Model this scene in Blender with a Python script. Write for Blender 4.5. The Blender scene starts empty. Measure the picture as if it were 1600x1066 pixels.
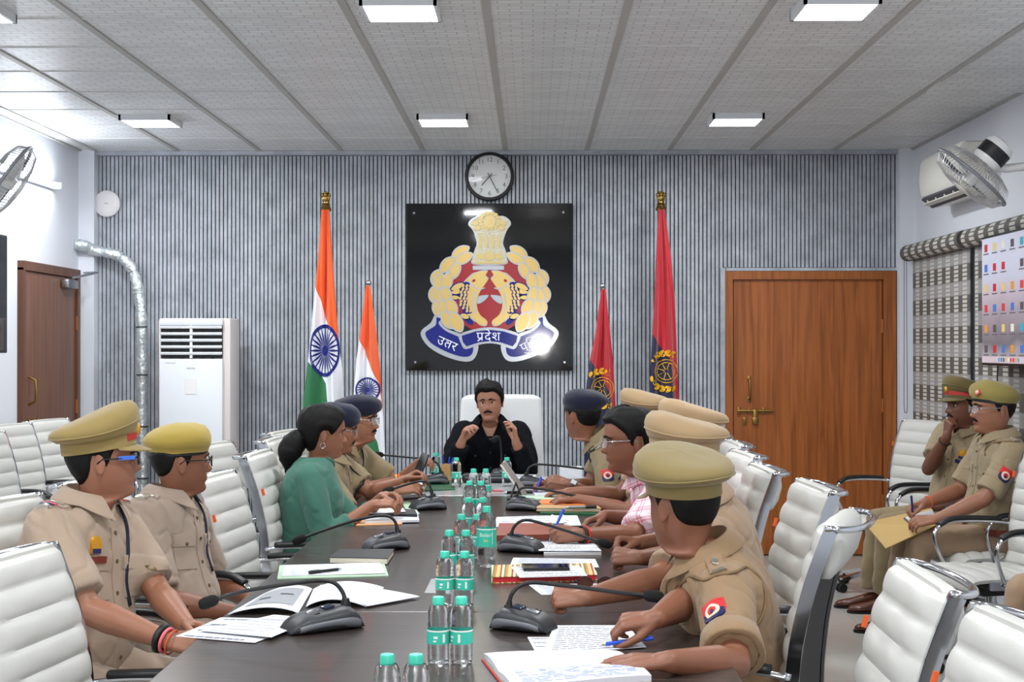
import bpy, bmesh, math, random
import numpy as np
from math import sin, cos, pi, radians, atan2, sqrt, hypot, exp
from mathutils import Vector as V, Matrix, Euler, Quaternion, noise
from mathutils.bvhtree import BVHTree

SC = bpy.context.scene
COL = SC.collection
random.seed(7)

# ------------------------------------------------------------------ camera
FPX = 2250.0                      # focal length in pixels of the 1600 px wide frame
CAM = V((0.0, 0.0, 1.52))
cd = bpy.data.cameras.new('camera')
cd.sensor_width = 36.0
cd.lens = FPX / 1600 * 36
cd.clip_start = 0.05
cam = bpy.data.objects.new('camera', cd)
COL.objects.link(cam)
cam.location = CAM
cam.rotation_euler = (pi / 2 + math.atan(11 / FPX), 0, math.atan(30 / FPX))
SC.camera = cam
CR = cam.rotation_euler.to_matrix()

# ------------------------------------------------------------------ world, exposure
w = bpy.data.worlds.new('world')
SC.world = w
w.use_nodes = True
w.node_tree.nodes['Background'].inputs[0].default_value = (0.80, 0.88, 1.0, 1)
w.node_tree.nodes['Background'].inputs[1].default_value = 0.15
SC.view_settings.view_transform = 'Standard'
SC.view_settings.look = 'None'
SC.view_settings.gamma = 1.0
SC.view_settings.use_curve_mapping = False
SC.view_settings.exposure = 0.34

PANEL_POWER = 24.0     # watts of each ceiling panel
FLASH_POWER = 20.0

# the camera's own flash, sitting on the hot shoe above the lens
fl = bpy.data.lights.new('camera_flash', 'AREA')
fl.shape = 'RECTANGLE'
fl.size = 0.07
fl.size_y = 0.04
fl.energy = FLASH_POWER
fl.color = (1.0, 0.98, 0.96)
flo = bpy.data.objects.new('camera_flash', fl)
COL.objects.link(flo)
flo.location = (0.14, -0.02, 1.58)
flo.rotation_euler = (pi / 2, 0, 0)

# ------------------------------------------------------------------ pixel -> world
def P(px, py, Y):
    """point on the ray through pixel (1600x1066 frame) at depth Y"""
    d = CR @ V(((px - 800) / FPX, (533 - py) / FPX, -1))
    return CAM + d * (Y / d.y)

def PZ(px, py, z):
    """point where the ray through a pixel meets height z"""
    d = CR @ V(((px - 800) / FPX, (533 - py) / FPX, -1))
    return CAM + d * ((z - CAM.z) / d.z)

# ------------------------------------------------------------------ room measures
XL, XR = -3.31, 2.78
YB, YF = 10.62, -1.8
ZC = 2.97
YS = 10.56          # face of the slat panelling
TZ = 0.75           # table top height
# ------------------------------------------------------------------ materials
def lin(c):
    r = []
    for v in c[:3]:
        v = v / 255.0
        r.append(v / 12.92 if v <= 0.04045 else ((v + 0.055) / 1.055) ** 2.4)
    return (r[0], r[1], r[2], 1.0)

MATS = {}
def nd(nt, typ, **kw):
    n = nt.nodes.new(typ)
    for k, v in kw.items():
        setattr(n, k, v)
    return n

def mat(name, col, rough=0.5, metal=0.0, spec=0.5, var=0.0, vscale=8.0, bump=0.0, bscale=200.0,
        trans=0.0, ior=1.45, emit=0.0, coat=0.0, sheen=0.0, bdist=0.002, alpha=1.0, sss=0.0):
    if name in MATS:
        return MATS[name]
    m = bpy.data.materials.new(name)
    m.use_nodes = True
    nt = m.node_tree
    b = nt.nodes['Principled BSDF']
    c = lin(col)
    b.inputs['Base Color'].default_value = c
    b.inputs['Roughness'].default_value = rough
    b.inputs['Metallic'].default_value = metal
    b.inputs['Specular IOR Level'].default_value = spec
    b.inputs['IOR'].default_value = ior
    b.inputs['Transmission Weight'].default_value = trans
    b.inputs['Coat Weight'].default_value = coat
    b.inputs['Coat Roughness'].default_value = 0.05
    b.inputs['Sheen Weight'].default_value = sheen
    b.inputs['Alpha'].default_value = alpha
    if sss:
        b.inputs['Subsurface Weight'].default_value = sss
        b.inputs['Subsurface Radius'].default_value = (0.012, 0.005, 0.003)
        b.inputs['Subsurface Scale'].default_value = 1.0
    if emit:
        b.inputs['Emission Color'].default_value = c
        b.inputs['Emission Strength'].default_value = emit
    if var or bump:
        tc = nd(nt, 'ShaderNodeTexCoord')
    if var:
        n = nd(nt, 'ShaderNodeTexNoise')
        n.inputs['Scale'].default_value = vscale
        n.inputs['Detail'].default_value = 5
        nt.links.new(tc.outputs['Object'], n.inputs['Vector'])
        mx = nd(nt, 'ShaderNodeMix', data_type='RGBA')
        mx.inputs['A'].default_value = tuple(x * (1 - var) for x in c[:3]) + (1,)
        mx.inputs['B'].default_value = tuple(min(1, x * (1 + var)) for x in c[:3]) + (1,)
        nt.links.new(n.outputs['Fac'], mx.inputs['Factor'])
        nt.links.new(mx.outputs['Result'], b.inputs['Base Color'])
    if bump:
        n2 = nd(nt, 'ShaderNodeTexNoise')
        n2.inputs['Scale'].default_value = bscale
        n2.inputs['Detail'].default_value = 4
        nt.links.new(tc.outputs['Object'], n2.inputs['Vector'])
        bp = nd(nt, 'ShaderNodeBump')
        bp.inputs['Strength'].default_value = bump
        bp.inputs['Distance'].default_value = bdist
        nt.links.new(n2.outputs['Fac'], bp.inputs['Height'])
        nt.links.new(bp.outputs['Normal'], b.inputs['Normal'])
    MATS[name] = m
    return m

def bsdf(m):
    return m.node_tree.nodes['Principled BSDF']

# ------------------------------------------------------------------ mesh builder
class MB:
    def __init__(s):
        s.v = []; s.f = []; s.m = []; s.cur = 0
    def add(s, vs, fs):
        o = len(s.v)
        s.v += [V(p) for p in vs]
        s.f += [tuple(i + o for i in f) for f in fs]
        s.m += [s.cur] * len(fs)
        return s
    def box(s, c, d, rot=None, taper=1.0):
        x, y, z = d[0] / 2, d[1] / 2, d[2] / 2
        vs = [V((a * x * (taper if e > 0 else 1), b * y * (taper if e > 0 else 1), e * z)) for e in (-1, 1) for b in (-1, 1) for a in (-1, 1)]
        if rot is not None:
            R = rot if isinstance(rot, Matrix) else Euler(rot).to_matrix()
            vs = [R @ p for p in vs]
        c = V(c)
        return s.add([p + c for p in vs], [(0, 2, 3, 1), (4, 5, 7, 6), (0, 1, 5, 4), (2, 6, 7, 3), (0, 4, 6, 2), (1, 3, 7, 5)])
    def rbox(s, c, d, r=0.005, rot=None, seg=2):
        """box with rounded edges"""
        bm = bmesh.new()
        bmesh.ops.create_cube(bm, size=1)
        bmesh.ops.scale(bm, vec=V(d), verts=bm.verts)
        bmesh.ops.bevel(bm, geom=list(bm.edges), offset=min(r, min(d) * 0.49), segments=seg, profile=0.5, affect='EDGES')
        R = Matrix.Identity(3) if rot is None else (rot if isinstance(rot, Matrix) else Euler(rot).to_matrix())
        bm.verts.ensure_lookup_table(); bm.verts.index_update()
        vs = [R @ p.co + V(c) for p in bm.verts]
        fs = [[q.index for q in f.verts] for f in bm.faces]
        bm.free()
        return s.add(vs, fs)
    def loft(s, rings, cap=True, closed=True):
        n = len(rings[0])
        vs = [p for r in rings for p in r]
        fs = []
        for i in range(len(rings) - 1):
            for k in range(n if closed else n - 1):
                a = i * n + k; b = i * n + (k + 1) % n
                fs.append((a, b, b + n, a + n))
        if cap and closed:
            fs.append(tuple(range(n - 1, -1, -1)))
            fs.append(tuple((len(rings) - 1) * n + k for k in range(n)))
        return s.add(vs, fs)
    def lathe(s, prof, n=20, M=None, cap=True):
        M = M or Matrix.Identity(4)
        rings = [[M @ V((r * cos(2 * pi * k / n), r * sin(2 * pi * k / n), z)) for k in range(n)] for r, z in prof]
        return s.loft(rings, cap)
    def tube(s, path, r, n=8, cap=True, closed=False, flat=None, up=None):
        """sweep a circle (or ellipse flat=(ra,rb)) along a path"""
        path = [V(p) for p in path]
        rings = []
        L = len(path)
        T = []
        for i in range(L):
            a = path[(i - 1) % L] if (closed or i > 0) else path[i]
            b = path[(i + 1) % L] if (closed or i < L - 1) else path[i]
            T.append((b - a).normalized())
        u = V(up) if up is not None else (V((0, 0, 1)) if abs(T[0].z) < 0.9 else V((1, 0, 0)))
        nrm = (u - T[0] * u.dot(T[0])).normalized()
        for i in range(L):
            if up is not None:
                uu = V(up); nn = uu - T[i] * uu.dot(T[i])
                nrm = nn.normalized() if nn.length > 1e-4 else nrm
            else:
                nrm = (nrm - T[i] * nrm.dot(T[i])).normalized()
            bi = T[i].cross(nrm)
            rr = r[i] if isinstance(r, (list, tuple)) else r
            ra, rb = (rr, rr) if flat is None else (flat[0], flat[1])
            rings.append([path[i] + nrm * (ra * cos(2 * pi * k / n)) + bi * (rb * sin(2 * pi * k / n)) for k in range(n)])
        if closed:
            rings.append(rings[0])
            return s.loft(rings, False)
        return s.loft(rings, cap)
    def sweeprect(s, path, wa, wb, up):
        """sweep a rectangle, wa along up-ish, wb sideways"""
        path = [V(p) for p in path]; L = len(path); rings = []
        for i in range(L):
            a = path[max(0, i - 1)]; b = path[min(L - 1, i + 1)]
            t = (b - a).normalized(); u = V(up); nn = (u - t * u.dot(t)).normalized(); bi = t.cross(nn)
            rings.append([path[i] + nn * (wa / 2 * e) + bi * (wb / 2 * g) for e, g in ((-1, -1), (1, -1), (1, 1), (-1, 1))])
        return s.loft(rings)
    def capsule(s, p0, p1, r0, r1, n=12, e0=True, e1=True, hs=3):
        p0 = V(p0); p1 = V(p1)
        t = (p1 - p0)
        L = t.length
        t = t / L if L > 1e-6 else V((0, 0, 1))
        u = V((0, 0, 1)) if abs(t.z) < 0.9 else V((1, 0, 0))
        a = (u - t * u.dot(t)).normalized(); b = t.cross(a)
        rows = []
        if e0:
            for i in range(hs):
                q = pi / 2 * (1 - (i + 0.15) / hs)
                rows.append((p0 - t * (r0 * sin(q)), r0 * cos(q)))
        rows.append((p0, r0)); rows.append((p1, r1))
        if e1:
            for i in range(hs):
                q = pi / 2 * ((i + 0.85) / hs)
                rows.append((p1 + t * (r1 * sin(q)), r1 * cos(q)))
        rings = [[c + a * (r * cos(2 * pi * k / n)) + b * (r * sin(2 * pi * k / n)) for k in range(n)] for c, r in rows]
        return s.loft(rings)
    def chain(s, pts, rads, n=12, e0=True, e1=True):
        for i in range(len(pts) - 1):
            s.capsule(pts[i], pts[i + 1], rads[i], rads[i + 1], n, e0 or i > 0, e1 or i < len(pts) - 2)
        return s
    def ellipsoid(s, c, r, n=16, m=10, M=None):
        M = M or Matrix.Identity(3)
        rings = []
        for i in range(m + 1):
            q = pi * (i if 0 < i < m else (0.02 if i == 0 else m - 0.02)) / m
            rings.append([V(c) + M @ V((r[0] * sin(q) * cos(2 * pi * k / n), r[1] * sin(q) * sin(2 * pi * k / n), r[2] * cos(q))) for k in range(n)])
        return s.loft(rings)
    def grid(s, fn, nu, nv, cu=False):
        vs = [fn(i / nu, j / nv) for j in range(nv + 1) for i in range(nu + 1)]
        fs = [(j * (nu + 1) + i, j * (nu + 1) + i + 1, (j + 1) * (nu + 1) + i + 1, (j + 1) * (nu + 1) + i) for j in range(nv) for i in range(nu)]
        return s.add(vs, fs)
    def sheet(s, fn, nu, nv, th, nrm):
        """grid with thickness th along -nrm"""
        nrm = V(nrm)
        top = [V(fn(i / nu, j / nv)) for j in range(nv + 1) for i in range(nu + 1)]
        bot = [p - nrm * th for p in top]
        N = len(top); W = nu + 1
        fs = [(j * W + i, j * W + i + 1, (j + 1) * W + i + 1, (j + 1) * W + i) for j in range(nv) for i in range(nu)]
        fs += [tuple(N + q for q in reversed(f)) for f in fs]
        rim = [i for i in range(nu)] + [j * W + nu for j in range(nv)] + [nv * W + nu - i for i in range(nu)] + [(nv - j) * W for j in range(nv)]
        for a in range(len(rim)):
            p, q = rim[a], rim[(a + 1) % len(rim)]
            fs.append((q, p, p + N, q + N))
        return s.add(top + bot, fs)
    def prism(s, poly, M, h):
        """extrude a 2D polygon (x,y) to height h along z, mapped by matrix M"""
        n = len(poly)
        vs = [M @ V((p[0], p[1], 0)) for p in poly] + [M @ V((p[0], p[1], h)) for p in poly]
        fs = [tuple(range(n - 1, -1, -1)), tuple(range(n, 2 * n))] + [(i, (i + 1) % n, n + (i + 1) % n, n + i) for i in range(n)]
        return s.add(vs, fs)
    def xf(s, M):
        s.v = [M @ p for p in s.v]
        return s
    def mesh(s, name, mats, smooth=False, fix=True):
        me = bpy.data.meshes.new(name)
        me.from_pydata([tuple(p) for p in s.v], [], s.f)
        for m in (mats if isinstance(mats, (list, tuple)) else [mats]):
            me.materials.append(m)
        if any(s.m):
            me.polygons.foreach_set('material_index', s.m)
        if fix:
            bm = bmesh.new(); bm.from_mesh(me)
            bmesh.ops.recalc_face_normals(bm, faces=bm.faces)
            bm.to_mesh(me); bm.free()
        if smooth:
            me.polygons.foreach_set('use_smooth', [True] * len(me.polygons))
            if smooth is not True:
                me.set_sharp_from_angle(angle=radians(smooth))
        me.update()
        return me

ORG = {}
def link(name, me, parent=None):
    o = bpy.data.objects.new(name, me)
    COL.objects.link(o)
    if parent is not None:
        o.parent = parent
        ORG[o.name] = ORG.get(parent.name, V((0, 0, 0)))
    return o

def part(name, mb, m, parent=None, smooth=False, world=False, label=None):
    """mesh object under a thing; world=True: the builder holds world coordinates"""
    if world and parent is not None:
        o = ORG[parent.name]
        mb.v = [p - o for p in mb.v]
    ob = link(name, mb.mesh(name, m, smooth), parent)
    if label:
        ob['label'] = label
    return ob

def tag(o, label=None, cat=None, group=None, kind=None):
    if label: o['label'] = label
    if cat: o['category'] = cat
    if group: o['group'] = group
    if kind: o['kind'] = kind
    return o

def thing(name, label, cat, loc=(0, 0, 0), group=None, rotz=0.0):
    o = bpy.data.objects.new(name, None)
    COL.objects.link(o)
    o.empty_display_size = 0.05
    o.location = loc
    o.rotation_euler = (0, 0, rotz)
    ORG[o.name] = V(loc)
    return tag(o, label, cat, group)

def struct(name, mb, m, smooth=False):
    o = link(name, mb.mesh(name, m, smooth))
    ORG[o.name] = V((0, 0, 0))
    o['kind'] = 'structure'
    return o

KIDS = {}
def children(o):
    return [c for c in bpy.data.objects if c.parent == o]

def copy_tree(tree, loc, rotz, label=None, group=None):
    """tree = (obj, [subtrees]); copies the thing and its parts, sharing meshes"""
    o, subs = tree
    c = o.copy(); COL.objects.link(c)
    c.location = loc; c.rotation_euler = (0, 0, rotz)
    if label: c['label'] = label
    if group: c['group'] = group
    def rec(subs, par):
        for so, ss in subs:
            k = so.copy(); COL.objects.link(k); k.parent = par
            rec(ss, k)
    rec(subs, c)
    return c

def tree_of(o):
    by = {}
    for c in bpy.data.objects:
        if c.parent: by.setdefault(c.parent.name, []).append(c)
    def rec(x):
        return (x, [rec(c) for c in by.get(x.name, [])])
    return rec(o)

def text_mb(s, size, M, extrude=0.0005, align='CENTER', font=None):
    """flat lettering as a mesh builder, mapped by matrix M"""
    c = bpy.data.curves.new('lettering', 'FONT')
    c.body = s; c.size = size; c.align_x = align; c.align_y = 'CENTER'; c.extrude = extrude
    c.resolution_u = 3
    o = bpy.data.objects.new('lettering', c)
    COL.objects.link(o)
    dg = bpy.context.evaluated_depsgraph_get()
    me = bpy.data.meshes.new_from_object(o.evaluated_get(dg))
    mb = MB()
    mb.add([M @ v.co for v in me.vertices], [tuple(p.vertices) for p in me.polygons])
    bpy.data.objects.remove(o); bpy.data.curves.remove(c); bpy.data.meshes.remove(me)
    return mb

def face_matrix(origin, right, up):
    r = V(right).normalized(); u = V(up).normalized(); n = r.cross(u)
    M = Matrix((r, u, n)).transposed().to_4x4()
    M.translation = V(origin)
    return M

def remesh(mb, voxel, smooth=3, ratio=1.0, sfac=0.5):
    """fuse overlapping closed shapes into one continuous surface"""
    me = mb.mesh('tmp', [], False)
    o = bpy.data.objects.new('tmp', me)
    COL.objects.link(o)
    r = o.modifiers.new('r', 'REMESH'); r.mode = 'VOXEL'; r.voxel_size = voxel
    if smooth:
        sm = o.modifiers.new('s', 'SMOOTH'); sm.iterations = smooth; sm.factor = sfac
    if ratio < 1:
        d = o.modifiers.new('d', 'DECIMATE'); d.ratio = ratio
    dg = bpy.context.evaluated_depsgraph_get()
    out = bpy.data.meshes.new_from_object(o.evaluated_get(dg))
    n = len(out.vertices)
    co = np.empty(n * 3); out.vertices.foreach_get('co', co)
    nr = np.empty(n * 3); out.vertices.foreach_get('normal', nr)
    res = MB()
    res.v = [V(p) for p in co.reshape(-1, 3)]
    res.f = [tuple(p.vertices) for p in out.polygons]
    res.m = [0] * len(res.f)
    res.n = [V(p) for p in nr.reshape(-1, 3)]
    bpy.data.objects.remove(o); bpy.data.meshes.remove(me); bpy.data.meshes.remove(out)
    return res

def spline(pts, n):
    """Catmull-Rom through points, n samples per span"""
    pts = [V(p) for p in pts]
    out = []
    for i in range(len(pts) - 1):
        p0 = pts[max(0, i - 1)]; p1 = pts[i]; p2 = pts[i + 1]; p3 = pts[min(len(pts) - 1, i + 2)]
        for k in range(n):
            t = k / n
            out.append(0.5 * ((2 * p1) + (p2 - p0) * t + (2 * p0 - 5 * p1 + 4 * p2 - p3) * t * t + (3 * p1 - p0 - 3 * p2 + p3) * t ** 3))
    out.append(pts[-1])
    return out

# ------------------------------------------------------------------ shared materials
M_WHITE = mat('wall_paint_white', (217, 220, 227), 0.6, bump=0.05, bscale=60)
M_CHROME = mat('chrome', (205, 207, 212), 0.12, 1.0)
M_STEEL = mat('brushed_steel', (170, 172, 175), 0.3, 1.0)
M_BLACK = mat('black_plastic', (22, 22, 24), 0.45)
M_RUBBER = mat('black_rubber', (18, 18, 19), 0.7)
M_LEATHER = mat('white_leather', (194, 193, 188), 0.42, bump=0.15, bscale=260, var=0.03, vscale=3)
M_BACKMESH = mat('black_chair_back', (25, 25, 27), 0.6, bump=0.2, bscale=400)
M_PAPER = mat('paper_white', (216, 218, 225), 0.7)
M_BRASS = mat('antique_brass', (150, 120, 66), 0.35, 1.0, var=0.2, vscale=40)
M_GOLD = mat('gold_metal', (214, 168, 70), 0.25, 1.0)
# ================================================================== THE ROOM
def wood(name, dark, light, scale=1.0, rough=0.35):
    m = mat(name, light, rough)
    nt = m.node_tree; b = bsdf(m)
    tc = nd(nt, 'ShaderNodeTexCoord'); mp = nd(nt, 'ShaderNodeMapping')
    mp.inputs['Scale'].default_value = (14 * scale, 14 * scale, 0.7 * scale)
    n = nd(nt, 'ShaderNodeTexNoise'); n.inputs['Scale'].default_value = 2.2; n.inputs['Detail'].default_value = 8; n.inputs['Distortion'].default_value = 0.6
    cr = nd(nt, 'ShaderNodeValToRGB')
    cr.color_ramp.elements[0].position = 0.3; cr.color_ramp.elements[0].color = lin(dark)
    cr.color_ramp.elements[1].position = 0.62; cr.color_ramp.elements[1].color = lin(light)
    nt.links.new(tc.outputs['Object'], mp.inputs['Vector']); nt.links.new(mp.outputs['Vector'], n.inputs['Vector'])
    nt.links.new(n.outputs['Fac'], cr.inputs['Fac']); nt.links.new(cr.outputs['Color'], b.inputs['Base Color'])
    return m

# ---- floor: polished light grey vitrified tiles
m = mat('floor_vitrified', (176, 174, 168), 0.12, spec=0.6)
nt = m.node_tree; b = bsdf(m)
tc = nd(nt, 'ShaderNodeTexCoord'); br = nd(nt, 'ShaderNodeTexBrick')
br.offset = 0.0
for k, v in (('Scale', 1.0), ('Mortar Size', 0.0015), ('Brick Width', 0.6), ('Row Height', 0.6)):
    br.inputs[k].default_value = v
br.inputs['Color1'].default_value = lin((180, 178, 172)); br.inputs['Color2'].default_value = lin((174, 172, 166)); br.inputs['Mortar'].default_value = lin((150, 148, 142))
nt.links.new(tc.outputs['Object'], br.inputs['Vector']); nt.links.new(br.outputs['Color'], b.inputs['Base Color'])
struct('floor', MB().box(((XL + XR) / 2, (YB + YF) / 2, -0.05), (XR - XL + 0.6, YB - YF + 0.6, 0.1)), m)

# ---- walls
struct('wall_left', MB().box((XL - 0.1, (YB + YF) / 2, 1.5), (0.2, YB - YF + 0.4, 3.1)), M_WHITE)
struct('wall_right', MB().box((XR + 0.1, (YB + YF) / 2, 1.5), (0.2, YB - YF + 0.4, 3.1)), M_WHITE)
struct('wall_front', MB().box(((XL + XR) / 2, YF - 0.1, 1.5), (XR - XL, 0.2, 3.1)), M_WHITE)
M_GROOVE = mat('slat_backing_black', (22, 24, 32), 0.7)
wall_back = struct('wall_back', MB().box(((XL + XR) / 2, YB + 0.08, 1.5), (XR - XL, 0.12, 3.1)), M_GROOVE)

# slats of the back wall: silvery grey concrete-look laminate
M_SLAT = mat('slat_grey', (150, 153, 160), 0.38, spec=0.6)
nt = M_SLAT.node_tree; b = bsdf(M_SLAT)
geo = nd(nt, 'ShaderNodeNewGeometry')
n1 = nd(nt, 'ShaderNodeTexNoise'); n1.inputs['Scale'].default_value = 7.0; n1.inputs['Detail'].default_value = 8; n1.inputs['Roughness'].default_value = 0.65
n2 = nd(nt, 'ShaderNodeTexNoise'); n2.inputs['Scale'].default_value = 60; n2.inputs['Detail'].default_value = 3
ad = nd(nt, 'ShaderNodeMath', operation='MULTIPLY_ADD'); ad.inputs[1].default_value = 0.3
cr = nd(nt, 'ShaderNodeValToRGB')
cr.color_ramp.elements[0].position = 0.42; cr.color_ramp.elements[0].color = lin((142, 147, 155))
cr.color_ramp.elements[1].position = 0.86; cr.color_ramp.elements[1].color = lin((186, 191, 199))
nt.links.new(geo.outputs['Position'], n1.inputs['Vector']); nt.links.new(geo.outputs['Position'], n2.inputs['Vector'])
nt.links.new(n2.outputs['Fac'], ad.inputs[0]); nt.links.new(n1.outputs['Fac'], ad.inputs[2])
nt.links.new(ad.outputs[0], cr.inputs['Fac']); nt.links.new(cr.outputs['Color'], b.inputs['Base Color'])
bp = nd(nt, 'ShaderNodeBump'); bp.inputs['Strength'].default_value = 0.25; bp.inputs['Distance'].default_value = 0.002
n3 = nd(nt, 'ShaderNodeTexNoise'); n3.inputs['Scale'].default_value = 320
nt.links.new(geo.outputs['Position'], n3.inputs['Vector']); nt.links.new(n3.outputs['Fac'], bp.inputs['Height']); nt.links.new(bp.outputs['Normal'], b.inputs['Normal'])

SX0, SX1 = -3.195, 2.672
DX0, DX1, DZ = 1.425, 2.668, 2.082     # door opening with its frame
PITCH = 0.0299
def slat_mesh(h):
    mb = MB()
    w, d, c = 0.0225, 0.058, 0.002
    poly = [(-w / 2, 0), (-w / 2, -d + c), (-w / 2 + c, -d), (w / 2 - c, -d), (w / 2, -d + c), (w / 2, 0)]
    mb.prism(poly, Matrix.Identity(4), h)
    return mb.mesh('slat', M_SLAT)
full, short = slat_mesh(ZC - 0.035), slat_mesh(ZC - 0.035 - DZ - 0.03)
x = SX0 + PITCH / 2
while x < SX1:
    over = DX0 - 0.03 < x
    o = link('slat', short if over else full, wall_back)
    o.location = (x, YB + 0.02, DZ + 0.03 if over else 0.0)
    x += PITCH
part('panel_trim', MB().box(((SX0 + SX1) / 2, YS + 0.0, ZC - 0.018), (SX1 - SX0, 0.07, 0.030)), M_SLAT, wall_back)
part('panel_trim', MB().box((DX0 - 0.022, YS + 0.015, DZ / 2 + 0.012), (0.034, 0.05, DZ + 0.025)), M_SLAT, wall_back)
part('panel_trim', MB().box(((DX0 + SX1) / 2, YS + 0.015, DZ + 0.014), (SX1 - DX0, 0.05, 0.022)), M_SLAT, wall_back)
struct('trim_1', MB().box(((XL + SX0) / 2, YS + 0.0, 1.485), (SX0 - XL, 0.16, 2.97)), M_WHITE)
struct('trim_2', MB().box(((XR + SX1) / 2, YS + 0.0, 1.485), (XR - SX1, 0.16, 2.97)), M_WHITE)

# ---- back door
M_DOOR = wood('door_teak_laminate', (124, 66, 26), (160, 92, 44), 1.0, 0.30)
M_DOORF = wood('door_frame_teak', (128, 70, 30), (160, 94, 46), 1.3, 0.35)
door = thing('door_1', 'wide orange-brown wooden door on the right of the slatted back wall', None, ((DX0 + DX1) / 2, YS + 0.03, 0))
door['kind'] = 'structure'
fw = 0.058
part('door_frame', MB().box((DX0 + fw / 2 - 0.008, YS + 0.02, DZ / 2), (fw, 0.07, DZ)).box((DX1 - 0.05, YS + 0.02, DZ / 2), (0.09, 0.07, DZ)).box(((DX0 + DX1) / 2, YS + 0.02, DZ - 0.03), (DX1 - DX0 - 0.02, 0.069, 0.06)), M_DOORF, door, world=True)
part('door_leaf', MB().rbox(((DX0 + fw + DX1 - 0.1) / 2, YS + 0.032, (DZ - 0.06) / 2 + 0.004), (DX1 - DX0 - fw - 0.1, 0.036, DZ - 0.068), 0.003), M_DOOR, door, world=True)
for hz in (0.4, 1.1, 1.68):
    part('hinge', MB().lathe([(0.009, -0.05), (0.009, 0.05)], 8, Matrix.Translation((DX1 - 0.098, YS + 0.008, hz))), M_DOORF, door, smooth=40, world=True)
p = P(1171, 608, YS)
hb = MB().tube([(p.x, YS + 0.012, p.z + 0.075), (p.x, YS - 0.025, p.z + 0.065), (p.x, YS - 0.035, p.z), (p.x, YS - 0.025, p.z - 0.065), (p.x, YS + 0.012, p.z - 0.075)], 0.009, 8)
hb.rbox((p.x, YS + 0.01, p.z + 0.075), (0.028, 0.012, 0.04), 0.004).rbox((p.x, YS + 0.01, p.z - 0.075), (0.028, 0.012, 0.04), 0.004)
part('door_handle', hb, M_BRASS, door, smooth=40, world=True)
p = P(1180, 642, YS)
hb = MB().tube([(p.x - 0.13, YS + 0.0, p.z), (p.x + 0.13, YS + 0.0, p.z)], 0.008, 8)
hb.rbox((p.x - 0.12, YS + 0.008, p.z), (0.02, 0.02, 0.06), 0.004).rbox((p.x - 0.045, YS + 0.008, p.z), (0.016, 0.02, 0.05), 0.004).rbox((p.x + 0.06, YS + 0.008, p.z), (0.016, 0.02, 0.05), 0.004)
hb.rbox((p.x, YS - 0.004, p.z - 0.045), (0.032, 0.014, 0.11), 0.006).rbox((p.x, YS - 0.004, p.z - 0.07), (0.044, 0.018, 0.05), 0.008)
bolt = part('sliding_bolt', hb, M_BRASS, door, smooth=40, world=True)
hb = MB().rbox((p.x - 0.075, YS + 0.01, p.z - 0.075), (0.026, 0.012, 0.06), 0.006)
hb.lathe([(0.009, 0), (0.009, 0.016)], 10, Matrix.Translation((p.x - 0.075, YS + 0.008, p.z - 0.068)) @ Matrix.Rotation(pi / 2, 4, 'X'))
part('key_lock', hb, M_BRASS, door, smooth=40, world=True)

# ---- left door (in the left wall)
ly0, ly1 = 9.26, 10.36
door = thing('door_2', 'dark brown wooden door in the left wall behind the chairs', None, (XL, (ly0 + ly1) / 2, 0))
door['kind'] = 'structure'
M_DOOR2 = wood('left_door_wood', (96, 62, 44), (122, 82, 60), 1.0, 0.35)
part('door_leaf', MB().rbox((XL + 0.012, (ly0 + ly1) / 2, 1.01), (0.035, ly1 - ly0 - 0.08, 2.02), 0.003), M_DOOR2, door, world=True)
part('door_frame', MB().box((XL + 0.015, (ly0 + ly1) / 2, 2.055), (0.06, ly1 - ly0 + 0.06, 0.06)).box((XL + 0.015, ly1 + 0.0, 1.02), (0.06, 0.06, 2.04)).box((XL + 0.015, ly0 - 0.005, 1.02), (0.05, 0.05, 2.04)), wood('left_door_frame', (84, 52, 36), (108, 70, 50), 1.3, 0.4), door, world=True)
cl = MB().rbox((XL + 0.06, 10.1, 1.97), (0.055, 0.22, 0.06), 0.008).tube([(XL + 0.09, 10.05, 2.01), (XL + 0.2, 10.28, 2.06), (XL + 0.05, 10.46, 2.07)], 0.008, 6)
part('door_closer', cl, M_STEEL, door, smooth=40, world=True)
hb = MB().tube([(XL + 0.03, 9.36, 1.33), (XL + 0.075, 9.36, 1.31), (XL + 0.08, 9.36, 1.24), (XL + 0.075, 9.36, 1.17), (XL + 0.03, 9.36, 1.15)], 0.008, 8)
part('door_handle', hb, M_BRASS, door, smooth=40, world=True)
hb = MB().tube([(XL + 0.05, 9.30, 1.03), (XL + 0.05, 9.55, 1.03)], 0.008, 8)
for yy in (9.33, 9.42, 9.51): hb.rbox((XL + 0.04, yy, 1.03), (0.02, 0.016, 0.05), 0.004)
hb.rbox((XL + 0.055, 9.42, 0.985), (0.014, 0.04, 0.09), 0.006)
part('sliding_bolt', hb, M_BRASS, door, smooth=40, world=True)
for hz in (0.4, 1.1, 1.7):
    part('hinge', MB().lathe([(0.009, -0.05), (0.009, 0.05)], 8, Matrix.Translation((XL + 0.036, ly1 - 0.03, hz))), M_DOORF, door, smooth=40, world=True)

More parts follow.
